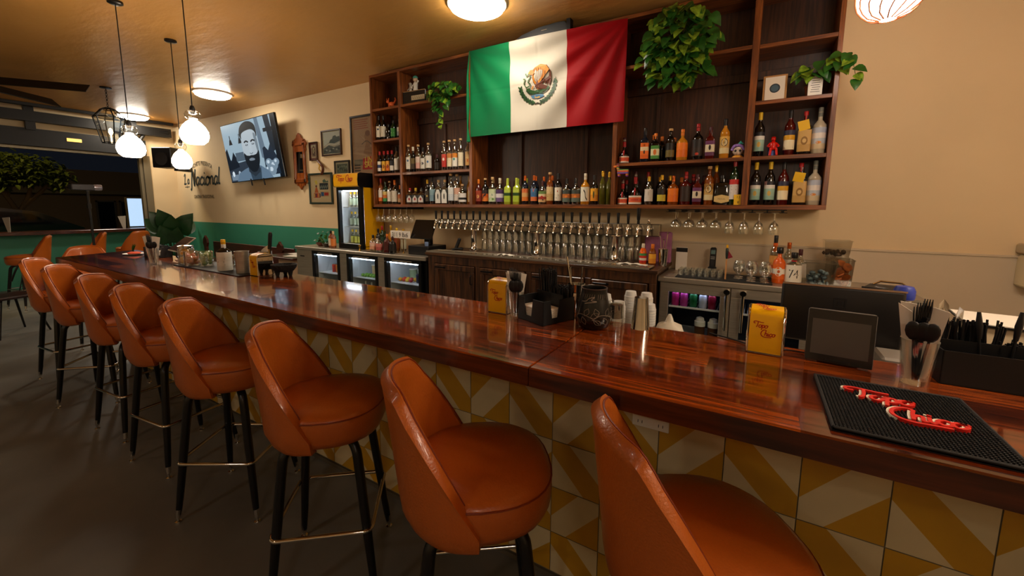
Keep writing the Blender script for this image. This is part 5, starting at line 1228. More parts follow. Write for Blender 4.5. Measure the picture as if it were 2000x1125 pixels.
def tub(x, y, z, w_, d_, h_, lab, fill=None, fm=None):
    t = thing('plastic_tub', lab, 'container', (x, y, z))
    a = .85; mb = MB()
    P = lambda k, zz: [(-w_*k, -d_*k, zz), (w_*k, -d_*k, zz), (w_*k, d_*k, zz), (-w_*k, d_*k, zz)]
    vs = P(.43, 0)+P(.5, h_)+P(.53, h_)+P(.53, h_-.008)
    fs = [(0, 1, 2, 3)] + [(i+4*k, (i+1) % 4+4*k, (i+1) % 4+4*k+4, i+4*k+4) for k in range(3) for i in range(4)]
    mb.add(vs, fs); mb.build('tub', M_tub, t, smooth=0)
    if fill: fill(t)
    return t
def fill_crumple(m, s, n, h):
    def f(t):
        r = random.Random(n); mb = MB()
        for _ in range(n): mb.sphere((r.uniform(-s, s), r.uniform(-s, s), r.uniform(.02, h)), r.uniform(.012, .022), 6, sx=r.uniform(.6, 1.5))
        o = mb.build('contents', m, t, smooth=0); o['kind'] = 'stuff'
    return f
tub(.44, 3.86, CT, .19, .16, .19, 'clear square plastic tub with foil-wrapped bits beside the 74 bottle', fill_crumple(mat('foil_bits', '6a8088', .3, .5, var=(20, .6)), .055, 26, .11))
def slices(t):
    mb = MB(); r = random.Random(2)
    for k in range(14): mb.lathe([(.03, 0), (.034, .003), (.03, .006)], n=14, T=TR((r.uniform(-.03, .03), r.uniform(-.04, .02), .02+.012*k), rx=r.uniform(.6, 1.3), rz=r.uniform(-1, 1)))
    o = mb.build('dried_orange_slices', mat('dried_orange', 'a85a20', .5, var=(30, .5)), t); o['kind'] = 'stuff'
tub(.585, 3.95, CT, .13, .13, .21, 'clear tall tub of dried orange slices', slices)
tub(.555, 4.06, CT+.216, .17, .14, .13, 'clear shallow tub of dark dried herbs stacked above the orange slices', fill_crumple(mat('dark_herbs', '4a3a28', .8), .06, 20, .04))
t = thing('tub_riser', 'white plastic block carrying the tub of dried herbs', 'block', (.585, 4.10, CT)); MB().box(-.09, .06, -.05, .07, 0, .214).build('block', M_tub, t, smooth=0)
t = thing('black_tray', 'black slanted tray at the right end of the stainless cooler', 'tray', (.86, 3.94, CT), -.35); MB().box(-.13, .13, -.17, .16, .0, .016, .006).box(-.12, .12, -.16, -.14, .016, .03).build('tray', M_black, t)
MB().tube([(-.1, .1, .02), (-.06, .12, .045), (.06, .12, .045), (.1, .1, .02)], .008, 8).build('clip', M_chrome, t)
t = thing('towel_dispenser', 'cream paper towel dispenser on the back wall at the right edge', 'dispenser', (1.72, 4.164, 1.02)); MB().box(-.14, .16, -.1, .085, 0, .22, .015).build('body', mat('cream_plastic', 'd8c8a0', .4), t); MB().box(-.15, .2, -.11, .085, .23, .30, .01).build('lid', mat('beige_plastic', 'b8a888', .4), t)
# sauce bottles and tools at the right end of the wooden counter
CW2 = 1.0205
bottle(-.885, 3.86, CW2, .20, 'mini', 'X', CW, ['c83020', 'd8d4c8', 'c8281c', '3a8a4a'], 'hot sauce bottle with white cap and red, white and green label', [])
bottle(-.80, 3.86, CW2, .20, 'mini', 'A', CO, ['d88a20', 'e8a830'], 'hot sauce bottle with orange cap and golden label', [])
def tin(x, y, z, r0, r1, h, lab, nm='shaker_tin', m=None, rz=0):
    t = thing(nm, lab, 'shaker', (x, y, z), rz)
    MB().lathe([(r0, 0), (r0*1.01, .004), (r1, h-.004), (r1*1.03, h), (r1*.99, h), (r0*.96, .006), (0, .006)], n=24, cap1=False).build('cup', m or M_chrome, t, smooth=50)
    return t
t = tin(-.715, 3.90, CW2, .034, .044, .155, 'steel shaker tin of bar tools at the right end of the wooden counter')
for k, (dx, h_) in enumerate(((-.02, .27), (.0, .24), (.02, .30))): MB().tube([(dx*.4, 0, .01), (dx*1.6, .0, h_)], .0035, 6).sphere((dx*1.6, 0, h_), .008, 6).build('bar_spoon', M_chrome, t)
t = thing('packet', 'pink and purple plastic packet behind the hot sauce bottles', 'packet', (-.80, 4.12, CW2)); MB().box(-.13, .12, -.02, .03, 0, .30, .012).build('packet', mat('mauve_plastic', 'a0648a', .35, var=(9, .3)), t)
t = thing('price_card', 'white card with a black header standing at the counter corner', 'card', (-.59, 4.15, CT)); MB().box(-.05, .05, -.003, .003, 0, .22).build('card', M_paper, t, smooth=0); MB().box(-.05, .05, -.0042, -.003, .175, .215).build('header', M_black, t, smooth=0)
def cloth(x, y, z, w_, d_, lab, seed):
    r = random.Random(seed); t = thing('bar_towel', lab, 'towel', (x, y, z))
    fn = lambda u, v: Vector(((u-.5)*w_, (v-.5)*d_, .006+.014*abs(sin(u*9+seed)*cos(v*5))*(1-abs(2*u-1)**3)))
    mb = MB().grid(fn, 20, 8); mb.grid(lambda u, v: Vector(((u-.5)*w_, (v-.5)*d_, .001)), 2, 2); mb.build('cloth', mat('white_cloth', 'e4dccc', .9), t, smooth=180)
cloth(-2.26, 3.64, 1.0405, .20, .10, 'white towel folded on the drip tray near the left pipe', 1)
cloth(-.93, 3.66, 1.0405, .26, .11, 'white towel lying at the right end of the drip tray', 2)
# left back-counter clutter
CL = .951
t = thing('phone_number_sign', 'white sign with black numerals 311 9 8 6 on two brass legs', 'sign', (-3.93, 3.78, CL))
MB().tube([(-.05, 0, 0), (-.05, 0, .19)], .006, 8).tube([(.05, 0, 0), (.05, 0, .19)], .006, 8).lathe([(.022, 0), (.022, .004)], (-.05, 0, 0), 12).lathe([(.022, 0), (.022, .004)], (.05, 0, 0), 12).build('legs', M_brass, t)
MB().box(-.17, .17, -.008, .008, .19, .285, .002).build('panel', mat('sign_white', 'eee8dc', .5), t)
Decal(plane_fn((0, -.0085, .235), (1, 0, 0), (0, 0, 1)), {'k': cm('181410')}, .0006).text('311 9 8x6', 0, -.028, .058, 'k', sx=.85, bold=.01).build('numerals', t)
t = thing('cash_register_terminal', 'black tilted touch-screen till on the counter left of the beer taps', 'till', (-3.48, 3.90, CW2-.0))
t.location = (-3.60, 3.88, CL)
MB().box(-.16, .18, -.14, .2, 0, .11, .006).build('cash_drawer', M_black, t); MB().box(-.05, .05, .03, .10, .11, .27, .01).build('stand', M_black, t)
MB().box(-.18, .18, -.012, .012, -.13, .13, .008, T=TR((.0, -.02, .31), rx=-.45, rz=.0)).build('screen', mat('screen_black', '0c0b0b', .18), t)
t = thing('cloth_roll', 'small blue cloth on the black cash drawer', 'cloth', (-3.50, 3.80, CL+.111)); MB().lathe([(.022, 0), (.024, .004), (.024, .05)], n=14).build('roll', mat('pale_blue', '7a90b8', .8), t)
t = thing('red_dish', 'dark red oval dish beside the till', 'dish', (-3.37+.02, 3.79, CL+.0)); t.location = (-3.385, 3.74, CL)
MB().lathe([(.02, 0), (.045, .02), (.05, .03), (.047, .03), (.02, .006)], n=20, cap1=False, sx=.75).build('dish', mat('wine_red', '7a1424', .35), t)
t = thing('bar_gun', 'black soda gun with curled hose by the left tap pipe', 'soda gun', (-3.10, 3.86, CW2))
MB().box(-.02, .02, -.015, .015, .02, .17, .008, T=TR(ry=.45)).build('handle', M_black, t); MB().tube(cr([(-.0, 0, .02), (.05, -.02, .03), (.09, .02, .02), (.05, .06, .03), (.0, .04, .015), (-.05, .0, .012)], 5), .011, 8).build('hose', M_rubber, t)
LB = [(-5.24-.03, .245, 'std', 'A', CB, ['d8c8b0'], 'amber bottle with black cap and cream label left of the yellow cooler'), (-5.20+.0, .24, 'std', 'A', CK, ['c8702c'], ''),
 (-4.395, .22, 'wide', 'C', CB, ['d8a080', 'e0b8a0'], 'clear bottle with salmon label right of the yellow cooler'), (-4.275, .20, 'wide', 'C', CB, ['b85a50', 'c8786a'], 'short bottle with reddish label, second right of the yellow cooler'),
 (-4.13, .24, 'sq', 'R', CO, ['4a1c12'], 'square dark amber bottle in front of the sign'), (-4.03, .21, 'wide', 'D', CM_, ['1c1814'], 'dark round bottle left of the number sign')]
for i, (x, h_, k, g_, c_, l_, ds) in enumerate(LB):
    if i == 1: x = -5.19; ds = 'brown bottle with cork and orange label touching the yellow cooler'
    bottle(x+(.02 if i > 1 else -.02), 3.72 if i != 0 else 3.74, CL, h_, k, g_, c_, l_, ds, [])
for x, h_, k, g_, c_, l_, ds in ((-4.42, .33, 'std', 'N', CR, ['28402c'], 'tall green bottle with red cap behind the salmon-labelled bottle'), (-4.25, .34, 'wide', 'G', CG, None, 'tall pale gold bottle at the back near the sign'), (-4.14, .31, 'std', 'A', CY, ['8a3a20'], 'bottle with yellow cap at the back near the sign'), (-4.02, .30, 'std', 'C', CG, ['c8c0a0'], 'clear bottle with gold cap behind the number sign'), (-4.5, .29, 'std', 'D', CB, ['c0b8a8'], 'dark bottle against the side of the yellow cooler')):
    bottle(x, 3.92, CL, h_, k, g_, c_, l_, ds, None)
t = thing('bar_mat', 'black rubber mat under the bottles right of the yellow cooler', 'mat', (-4.18, 3.74, CL-.0)); MB().box(-.28, .27, -.11, -.08, 0, .004).build('mat', M_rubber, t)
t = thing('jigger', 'small brass jigger in front of the yellow cooler', 'jigger', (-4.60, 3.68, CL)); MB().lathe([(.018, 0), (.007, .035), (.022, .075), (.020, .075), (.006, .036)], n=14, cap1=False).build('cup', M_brass, t, smooth=50)
def bowlpot(x, y, lab, c, green, seed):
    t = thing('garnish_bowl', lab, 'bowl', (x, y, CL)); MB().lathe([(.03, 0), (.05, .02), (.065, .055), (.06, .055), (.04, .018), (0, .015)], n=18, cap1=False).build('bowl', mat('bowl_'+c, c, .5), t, smooth=50)
    r = random.Random(seed); f = MB()
    for _ in range(green): leaf(f, Vector((r.uniform(-.05, .05), r.uniform(-.03, .03), .05+r.uniform(0, .04))), Vector((r.uniform(-1, 1), -.4, r.uniform(-.2, 1))), Vector((0, -.6, .8)), .055, .04)
    for k in range(4):
        p = Vector((r.uniform(-.06, .06), 0, .12+.03*k)); f.tube([(0, 0, .04), (p.x*.5, 0, .09), tuple(p)], .0015, 4); leaf(f, p, Vector((r.uniform(-1, 1), -.3, .3)), Vector((0, -.6, .8)), .05, .04)
    f.build('leaves', M_green, t, smooth=180)
bowlpot(-5.60, 3.78, 'bowl with green sprigs at the left end of the cooler top', '6a3a28', 12, 3); bowlpot(-5.40, 3.74, 'dark bowl with trailing sprigs beside the amber bottles', '3a2c20', 5, 8)

rc = random.Random(12)
for bi, (a, b) in enumerate(bays):
    for k in range(3):
        x = a + .13 + .15*k
        if bi == 0 and k == 0: pass
        t = thing('deli_container', 'clear deli container in the rear row of the %s cooler door' % ('first', 'second', 'third')[bi], 'container', (x, 3.97, .583), 0, 'deli containers, %s cooler door' % ('first', 'second', 'third')[bi])
        MB().lathe([(.045, 0), (.054, .13)], n=18).build('cup', mat('deli_%d' % ((bi+k) % 3), ('b8c8c0', 'c8a878', 'a8b890')[(bi+k) % 3], .4), t); MB().lathe([(.056, .13), (.056, .14), (.05, .142)], n=18).build('lid', M_white, t)
for k in range(6):
    t = thing('deli_container', 'white lidded container on the lower level of the first or third cooler door', 'container', ((-5.40+.13*k) if k < 3 else (-3.90+.15*(k-3)), 3.76, .141), 0, 'lidded containers low in the cooler')
    MB().lathe([(.05, 0), (.058, .30)], n=18).build('tub', mat('deli_low', 'a8b4a8', .5), t); MB().lathe([(.06, .30), (.06, .315), (.05, .32)], n=18).build('lid', M_white, t)
# ------------------------------------------------------------------ things on the bar top
BT = 1.0705
def dispenser(x, y, lab, rz=0):
    t = thing('napkin_dispenser', lab, 'napkin dispenser', (x, y, BT), rz)
    w_, d_, h_ = .05, .052, .15
    mb = MB()
    for s_ in (-1, 1):
        mb.box(s_*w_-.003, s_*w_+.003, -d_, d_, 0, h_-.012, .002)
    mb.box(-w_, w_, -d_+.006, d_-.006, 0, .006)
    for s_ in (-1, 1): mb.tube([(s_*w_, -d_, .004), (s_*w_, -d_, h_-.022), (s_*w_, -d_+.012, h_-.006), (s_*w_, 0, h_), (s_*w_, d_-.012, h_-.006), (s_*w_, d_, h_-.022), (s_*w_, d_, .004)], .004, 8)
    mb.prism([(-d_+.004, h_-.02), (-d_+.014, h_-.006), (0, h_), (d_-.014, h_-.006), (d_-.004, h_-.02)], w_-.003, w_+.003, axis='X').prism([(-d_+.004, h_-.02), (-d_+.014, h_-.006), (0, h_), (d_-.014, h_-.006), (d_-.004, h_-.02)], -w_-.003, -w_+.003, axis='X')
    mb.build('chrome_frame', M_chrome, t)
    prof = [(-d_-.001, .004), (-d_-.001, h_-.022), (-d_+.006, h_-.008), (-d_+.02, h_-.001), (0, h_+.003), (d_-.02, h_-.001), (d_-.006, h_-.008), (d_+.001, h_-.022), (d_+.001, .004)]
    mb = MB(); vs = [(sx, y_, z_) for y_, z_ in prof for sx in (-w_+.004, w_-.004)]
    mb.add(vs, [(2*i, 2*i+1, 2*i+3, 2*i+2) for i in range(len(prof)-1)]); mb.build('yellow_wrap', M_yellow, t, smooth=50)
    MB().box(-w_+.006, w_-.006, -d_+.008, d_-.008, .008, h_-.02).build('napkins', M_paper, t, smooth=0)
    for s_ in (1,):
        mb = MB()
        for q in ((-.02, .02), (.02, .02), (-.02, .11), (.02, .11)): mb.sphere((w_+.003, q[0], q[1]), .003, 6)
        mb.build('rivets', M_chrome, t)
    d = Decal(plane_fn((0, -d_-.0015, .075), (1, 0, 0), (0, 0, 1)), {'r': M_red}, .0004); topo(d, -.029, .014, .0088, .0026, 'r'); d.build('script_lettering', t)
    d = Decal(plane_fn((0, -.022, h_+.0025), (1, 0, 0), (0, 1, .18)), {'r': M_red}, .0004); topo(d, -.027, .006, .008, .0025, 'r'); d.build('script_lettering', t)
    return t
dispenser(-2.93, 1.52, 'yellow and chrome napkin dispenser farthest away, by the black stone bowl')
dispenser(-.985, 1.575, 'yellow and chrome napkin dispenser in the middle, left of the black caddy')
dispenser(.053, 1.60, 'yellow and chrome napkin dispenser on the right, beside the black tablet', -.04)

# caddies
def caddy(x, y, rz, w_, d_, h_, lab, straw_h=.15, nap=True, seed=1, ns=60, front=True):
    t = thing('bar_caddy', lab, 'caddy', (x, y, BT), rz); th = .003
    mb = MB().box(-w_, w_, -d_, d_, 0, th)
    def wall(a, b, notch):
        n0, n1 = notch; c = lambda u, z: (a[0]+(b[0]-a[0])*u, a[1]+(b[1]-a[1])*u, z)
        nx, ny = -(b[1]-a[1]), (b[0]-a[0]); L_ = math.hypot(nx, ny); nx, ny = nx/L_*th, ny/L_*th
        P2 = [(0, 0), (1, 0), (1, h_)] + ([(n1, h_), (n1-.06, .25*h_), (n0+.06, .25*h_), (n0, h_)] if n1 > n0 else []) + [(0, h_)]
        v1 = [c(u, z) for u, z in P2]; v2 = [(p[0]+nx, p[1]+ny, p[2]) for p in v1]; n = len(P2)
        mb.add(v1+v2, [tuple(range(n)), tuple(range(2*n-1, n-1, -1))]+[(i, (i+1) % n, n+(i+1) % n, n+i) for i in range(n)])
    wall((-w_, -d_), (w_, -d_), (.25, .6) if front else (0, 0)); wall((w_, -d_), (w_, d_), (.22, .52) if front else (0, 0)); wall((w_, d_), (-w_, d_), (0, 0)); wall((-w_, d_), (-w_, -d_), (0, 0))
    mb.box(-w_, w_, .02, .02+th, 0, h_*1.15).box(-.002, .002, .02, d_, 0, h_*1.1)
    mb.build('tray', M_black, t, smooth=0)
    if nap:
        n_ = MB()
        for k in range(9): n_.box(-w_+.008, w_-.008, -d_+.008, .012, .004+.0065*k, .009+.0065*k)
        n_.prism([(-.06, .0), (.04, .0), (-.01, .035)], -d_+.012, .0, axis='Y'); 
        s = MB(); s.v = n_.v; s.f = n_.f; s.m = n_.m
        s.build('napkins', M_paper, t, smooth=0)
        t.children[-1].location = (0, 0, .0)
    r = random.Random(seed); sb = MB()
    for k in range(ns):
        bx, by = r.uniform(-w_+.012, w_-.012), r.uniform(.03, d_-.01); tx, ty = r.uniform(-.02, .02), r.uniform(-.012, .012)
        h2 = straw_h*(.7 if bx > 0 else 1)*r.uniform(.92, 1.04)
        sb.tube([(bx, by, .005), (bx+tx, by+ty, h2)], .0028, 5)
    o = sb.build('black_straws', M_black, t, smooth=50); o['kind'] = 'stuff'
    return t
c1 = caddy(-.755, 1.555, -.385, .082, .088, .10, 'black bar caddy with napkins and black straws in the middle of the bar', .205, seed=5, ns=170)
c2 = caddy(.60, 1.60, .02, .135, .06, .095, 'black bar caddy with straws and cutlery at the right end', .165, nap=False, seed=8, ns=110, front=False)
c3 = caddy(-4.74, 1.55, -.1, .10, .08, .095, 'far black bar caddy with striped cups and straws by the fork glass', .11, seed=9, ns=30)
# cutlery
def fork(parent, p, q, m=M_black, nm='fork'):
    p, q = Vector(p), Vector(q); dv = (q-p); L_ = dv.length; u = dv.normalized(); s = Vector((u.z, 0, -u.x)).normalized(); n = u.cross(s)
    mb = MB(); mb.tube([p, p+u*(L_*.5), p+u*(L_*.72)], [.004, .0035, .003], 6)
    if nm == 'fork':
        mb.tube([p+u*L_*.72, p+u*L_*.78], [.004, .009], 6)
        for k in (-1.5, -.5, .5, 1.5): mb.tube([p+u*L_*.76+s*k*.0045, p+u*L_*.9+s*k*.0052-n*.002, q+s*k*.005+n*.002], [.0022, .002, .0012], 5)
    elif nm == 'spoon':
        c = p+u*L_*.87; mb.sphere((0, 0, 0), 1, 12, T=Matrix.Translation(c) @ Matrix((s, n, u)).transposed().to_4x4() @ Matrix.Diagonal((.017, .005, .028, 1)))
    else: mb.tube([p+u*L_*.6, p+u*L_*.8, q], [.005, .008, .004], 6)
    return mb.build(nm, m, parent, smooth=60)
def tumbler(x, y, r0, r1, h, lab, z=BT, inv=False):
    t = thing('drinking_glass', lab, 'glass', (x, y, z))
    p = [(r0, 0), (r0*1.02, .006), (r1, h), (r1-.002, h), (r0*.93, .014), (0, .012)]
    if inv: p = [(r, h-zz) for r, zz in reversed(p)]
    MB().lathe(p, n=24, cap0=not inv, cap1=inv and False).build('glass', M_glass, t, smooth=50)
    return t
def napkin(t, w_, pts, nm='folded_napkin', off=.0):
    mb = MB(); mb.prism(pts, off, off+.004); mb.build(nm, M_paper, t, smooth=0)
def cutlery_glass(x, y, r0, r1, h, lab, sc=1.0, seed=3):
    RZ = math.atan2(-x, y)*.85
    t = tumbler(x, y, r0, r1, h, lab)
    n = thing('paper_napkin', 'white napkin standing in the ' + lab.replace('clear glass', 'glass'), 'napkin', (x, y, BT+.013), RZ); n['label'] = ' '.join(n['label'].split()[:15])
    MB().prism([(-r0*.7, .0), (r0*.7, .0), (r1*1.25, h*1.55), (r1*.5, h*1.62), (-r1*1.2, h*1.68)], r0*.35, r0*.35+.003).prism([(-r0*.7, 0), (-r0*.1, 0), (-r1*.6, h*1.5), (-r1*1.3, h*1.66)], -r0*.2, -r0*.2+.003).build('napkin', M_paper, n, smooth=0)
    r = random.Random(seed)
    for k in range(5):
        a = r.uniform(-.5, .5)
        f = thing('plastic_fork', 'black plastic fork standing in the ' + lab, 'fork', (x, y, BT+.014), RZ, 'forks in ' + lab); fork(f, (a*r0*.3, -.2*r0, 0), (a*r1*1.2+.0, -.4*r1-.0, h*1.62*sc+.006*k))
    for k in range(3):
        a = (-.35, .05, .4)[k]
        f = thing('plastic_spoon', 'black plastic spoon standing in the ' + lab, 'spoon', (x, y, BT+.014), RZ, 'spoons in ' + lab); fork(f, (a*r0*.3, -.4*r0, 0), (a*r1*1.3, -.85*r1, h*1.28*sc), nm='spoon')
cutlery_glass(.408, 1.505, .030, .040, .125, 'clear glass at the right end', 1.0, 3)
cutlery_glass(-4.20, 1.34, .030, .042, .13, 'clear glass at the far end', 1.0, 4)
cutlery_glass(-.892, 1.50+.035, .026, .036, .11, 'clear glass beside the middle caddy', 1.0, 6)
t = tin(-.655, 1.645, BT, .030, .038, .15, 'steel tin holding metal straws behind the middle caddy')
MB().lathe([(.0405, .085), (.041, .10), (.0405, .115)], n=24, cap0=False, cap1=False).build('band', M_chrome, t)
for k, (a, b) in enumerate((((.0, 0, .01), (-.045, 0, .265)), ((-.01, .01, .01), (-.028, .0, .22)), ((.01, 0, .01), (.028, .0, .225)))):
    s = thing('metal_straw', 'steel drinking straw standing in the tin behind the middle caddy', 'straw', (-.655, 1.645, BT), 0, 'steel straws in the tin'); MB().tube([a, b], .0035, 8).build('straw', M_chrome, s)
# carved black mug
t = thing('carved_mug', 'rounded black ceramic mug carved with leaf patterns', 'mug', (-.537, 1.545, BT))
mp = [(.045, 0), (.058, .008), (.067, .04), (.066, .075), (.056, .115), (.050, .150), (.0515, .163), (.048, .163), (.046, .15), (.052, .11), (.06, .06), (.05, .012), (0, .01)]
MB().lathe(mp, n=40, cap1=False).build('body', mat('black_glaze', '0c0b0a', .3, coat=.3), t, smooth=60)
MB().lathe([(.0515, .160), (.0525, .1635), (.0475, .1635)], n=40, cap0=False, cap1=False).build('rim', mat('rim_clay', '4a3a30', .4), t, smooth=60)
def mugfn(u, v, l=0):
    pr = [(.045, 0), (.058, .008), (.067, .04), (.066, .075), (.056, .115), (.050, .150), (.0515, .163)]
    z = v
    for (r1, z1), (r2, z2) in zip(pr, pr[1:]):
        if z1 <= z <= z2: r = r1+(r2-r1)*(z-z1)/(z2-z1); break
    else: r = .05
    a = u/.06; r += .0008+l
    return Vector((r*sin(a), -r*cos(a), z))
d = Decal(mugfn, {'w': mat('carved_line', '8a7c6c', .7)}, .0003)
for k in range(5):
    ox = -.16+.075*k
    d.stroke([(ox-.05, .045), (ox-.02, .065), (ox+.02, .055), (ox+.05, .03)], .0018, 'w')
    for (px, py, a) in ((ox-.03, .06, 1.9), (ox, .06, 1.2), (ox+.02, .055, .6), (ox-.01, .055, -1.2), (ox+.03, .045, -.6)):
        e = (px+.032*cos(a), py+.032*sin(a)); m1 = ((px+e[0])/2-.009*sin(a), (py+e[1])/2+.009*cos(a)); m2 = ((px+e[0])/2+.009*sin(a), (py+e[1])/2-.009*cos(a))
        d.stroke([(px, py), m1, e], .0012, 'w', 4); d.stroke([(px, py), m2, e], .0012, 'w', 4)
    for q in range(7): d.stroke([(ox-.03+.01*q, .125+.005*(q % 2)), (ox-.027+.01*q, .145)], .0009, 'w', 0)
d.stroke([(-.03, .115), (-.01, .118), (.0, .128), (.022, .135), (.01, .122), (.03, .118), (.0, .112), (-.015, .108)], .003, 'w')
d.build('carving', t)
t = tumbler(-.47, 1.625, .030, .036, .10, 'upturned clear patterned glass between the black mug and the steel shaker', inv=True)
MB().lathe([(.0372, .0), (.0378, .006), (.0372, .012)], n=24, cap0=False, cap1=False).lathe([(.0365, .02), (.037, .026), (.0362, .03)], n=24, cap0=False, cap1=False).build('ribs', M_glass, t)
MB().lathe([(.028, .03), (.026, .05), (.028, .085), (0, .088)], n=8, cap0=False).build('cut_base', mat('smoky_glass', '2c1c14', .1, coat=.6), t, smooth=0)
t = tin(-.372, 1.632, BT, .026, .036, .125, 'upturned polished steel shaker near the bar back edge')
t.rotation_euler = (PI, 0, 0); t.location = (-.372, 1.632, BT+.125)
# stacks of white lids / cups on the under-bar station
t = thing('under_bar_station', 'steel work station standing behind the bar top', 'work station', (.35, 1.98, 0))
MB().box(-1.2, 1.2, -.24, .26, .84, .875, .004).box(-1.2, -1.15, -.22, .24, 0, .84).box(1.15, 1.2, -.22, .24, 0, .84).build('frame', M_stain, t, smooth=0)
def lid_stack(x, y, n, lab):
    t = thing('cup_stack', lab, 'cups', (x, y, .8755)); mb = MB(); p = [(.028, 0)]
    for k in range(n): p += [(.030, .012*k+.001), (.030, .012*k+.009), (.028, .011+.012*k)]
    p += [(.024, .012*n+.02), (0, .012*n+.022)]
    MB().lathe(p, n=20, cap1=False).build('cups', mat('milky_cups', 'd8d8d4', .45), t, smooth=30)
for x, y, n, l in ((-.69, 1.95, 22, 'stack of white plastic cups leftmost, seen left of the black mug'), (-.618, 1.95, 19, 'stack of white plastic cups just right of the black mug'), (-.50, 1.97, 21, 'stack of white plastic cups behind the upturned glass'), (-.425, 1.97, 21, 'stack of white plastic cups behind the steel shaker'), (-.53, 1.88, 18, 'shorter front stack of white cups behind the upturned glass'), (-.395, 1.90, 18, 'shorter front stack of white cups at the shaker edge')): lid_stack(x, y, n, l)
t = thing('plastic_jug', 'white plastic jug with a narrow spout behind the bar top', 'jug', (-.305, 1.90, .8755))
MB().lathe([(.055, 0), (.06, .01), (.06, .12), (.05, .15), (.018, .165), (.014, .18), (.006, .20)], n=20, sq=.3).build('body', mat('milk_plastic', 'e0dccc', .4), t, smooth=50)
# tablet, till screen
t = thing('customer_tablet', 'black tablet display on a stand facing the stools', 'tablet', (.245, 1.565, BT), -.1)
TB = TR((0, .0, .085), rx=-.10)
MB().box(-.083, .083, -.008, .008, -.083, .083, .008, T=TB, seg=3).build('housing', mat('tablet_grey', '57534e', .4), t)
MB().box(-.081, .081, -.0095, -.008, -.081, .081, .001, T=TB).build('glass_front', mat('tablet_glass', '2c2a28', .18), t)
MB().box(-.070, .070, -.0102, -.0095, -.058, .052, T=TB).build('display', mat('tablet_display', '55514d', .25), t, smooth=0)
MB().box(-.03, .03, -.0105, -.0095, -.074, -.070, T=TB).build('card_slot', M_black, t)
MB().prism([(.0, .0), (.07, .0), (.02, .11)], -.05, .05, axis='X').build('stand', mat('tablet_grey', '57534e', .4), t)
MB().tube(cr([(-.05, .04, .004), (-.12, .05, .004), (-.2, .02, .004), (-.30, .06, .004), (-.38, .09, .004)], 5), .003, 6).build('cable', M_black, t)
t = thing('till_monitor', 'large black till monitor seen from behind with a square logo', 'monitor', (.30, 2.0, .8755), .0)
MB().box(-.19, .19, -.015, .015, .14, .375, .012, T=TR(ry=0), seg=3).build('housing', mat('monitor_black', '191615', .35), t)
MB().box(-.19, .19, -.0155, -.013, .370, .376).build('edge_trim', mat('monitor_edge', '8a6a50', .35), t, smooth=0)
mb = MB()
for q in ((-.02, .02, .034, .04), (-.02, .02, 0, .006), (-.02, -.014, .006, .034), (.014, .02, .006, .034)): mb.box(q[0], q[1], -.0165, -.015, .29+q[2], .29+q[3])
mb.box(-.008, .008, -.0165, -.015, .302, .318).build('square_logo', M_black, t, smooth=0)
MB().box(-.06, .06, -.02, .09, 0, .012, .004).box(-.02, .02, .02, .04, .01, .2).build('stand', M_black, t)
t = thing('receipt_printer', 'small grey receipt printer beside the till monitor', 'printer', (.455, 1.90, .8755)); MB().box(-.045, .05, -.06, .08, 0, .16, .008).build('body', mat('printer_grey', '8a8278', .4), t)
mb = MB()
for k in range(6): mb.box(-.036, -.01, -.0612, -.06, .03+.015*k, .037+.015*k)
mb.build('vents', M_black, t, smooth=0)
# right-hand clutter behind the caddy
t = thing('water_jug', 'clear water jug with a blue cap right of the till monitor', 'jug', (.515, 2.13, .8755)); MB().lathe([(.055, 0), (.06, .01), (.06, .22), (.04, .28), (.025, .30), (.025, .32)], n=18).build('body', M_tub, t, smooth=50); MB().lathe([(.030, .325), (.033, .333), (.033, .36), (.026, .375), (.0, .38)], n=18).build('cap', mat('blue_plastic', '2c3c9a', .4), t)
def crumple(x, y, z, rx, ry, rz_, lab, m, seed, nm='plastic_wrap', cat='plastic bag'):
    r = random.Random(seed); bm = bmesh.new(); bmesh.ops.create_icosphere(bm, subdivisions=3, radius=1)
    for v in bm.verts: k = r.uniform(.72, 1.12); v.co = Vector((v.co.x*rx*k, v.co.y*ry*k, max(0, (v.co.z+1)*rz_*k)))
    me = bpy.data.meshes.new(nm); bm.to_mesh(me); bm.free(); me.materials.append(m)
    tag(obj(nm, me, None, (x, y, z)), lab, cat)
crumple(.605, 2.00, .8755, .045, .06, .17, 'crumpled clear plastic bag right of the water jug', glassy('cling_film', 'e8e4dc', .22, .15), 2)
crumple(.62, 1.88, .8755, .04, .05, .13, 'crumpled black plastic bag behind the cutlery glass', M_black, 5)
t = thing('carton_stack', 'stack of cream takeaway cartons and paper at the right edge', 'cartons', (.80, 2.10, .8755), -.12)
for k, (w_, h_) in enumerate(((.13, .07), (.12, .075), (.125, .06), (.115, .065))): MB().box(-w_, w_, -.12, .12, .0+.07*k, .0+.07*k+.064, .004).build('carton', mat('cream_carton', 'd8c4a0', .7), t)
MB().box(-.14, .10, -.13, .10, .285, .288).build('paper_sheet', M_paper, t, smooth=0); MB().box(-.144, .104, -.134, .104, .280, .285).build('folder', M_black, t, smooth=0)
t = thing('napkin_stack', 'small stack of white napkins against the right caddy', 'napkins', (.80, 1.56, BT)); mb = MB()
for k in range(10): mb.box(-.05, .05, -.05, .05, .005*k, .005*k+.0042)
mb.build('napkins', M_paper, t, smooth=0)
for k, (dx, ln) in enumerate(((-.03, .19), (.02, .20), (.06, .17), (.09, .15))):
    f = thing('plastic_knife', 'black plastic knife sticking out of the right caddy', 'knife', (.60+dx, 1.62, BT+.006), 0, 'knives in the right caddy'); fork(f, (0, 0, 0), (.03*k-.02, -.0, ln), nm='knife')
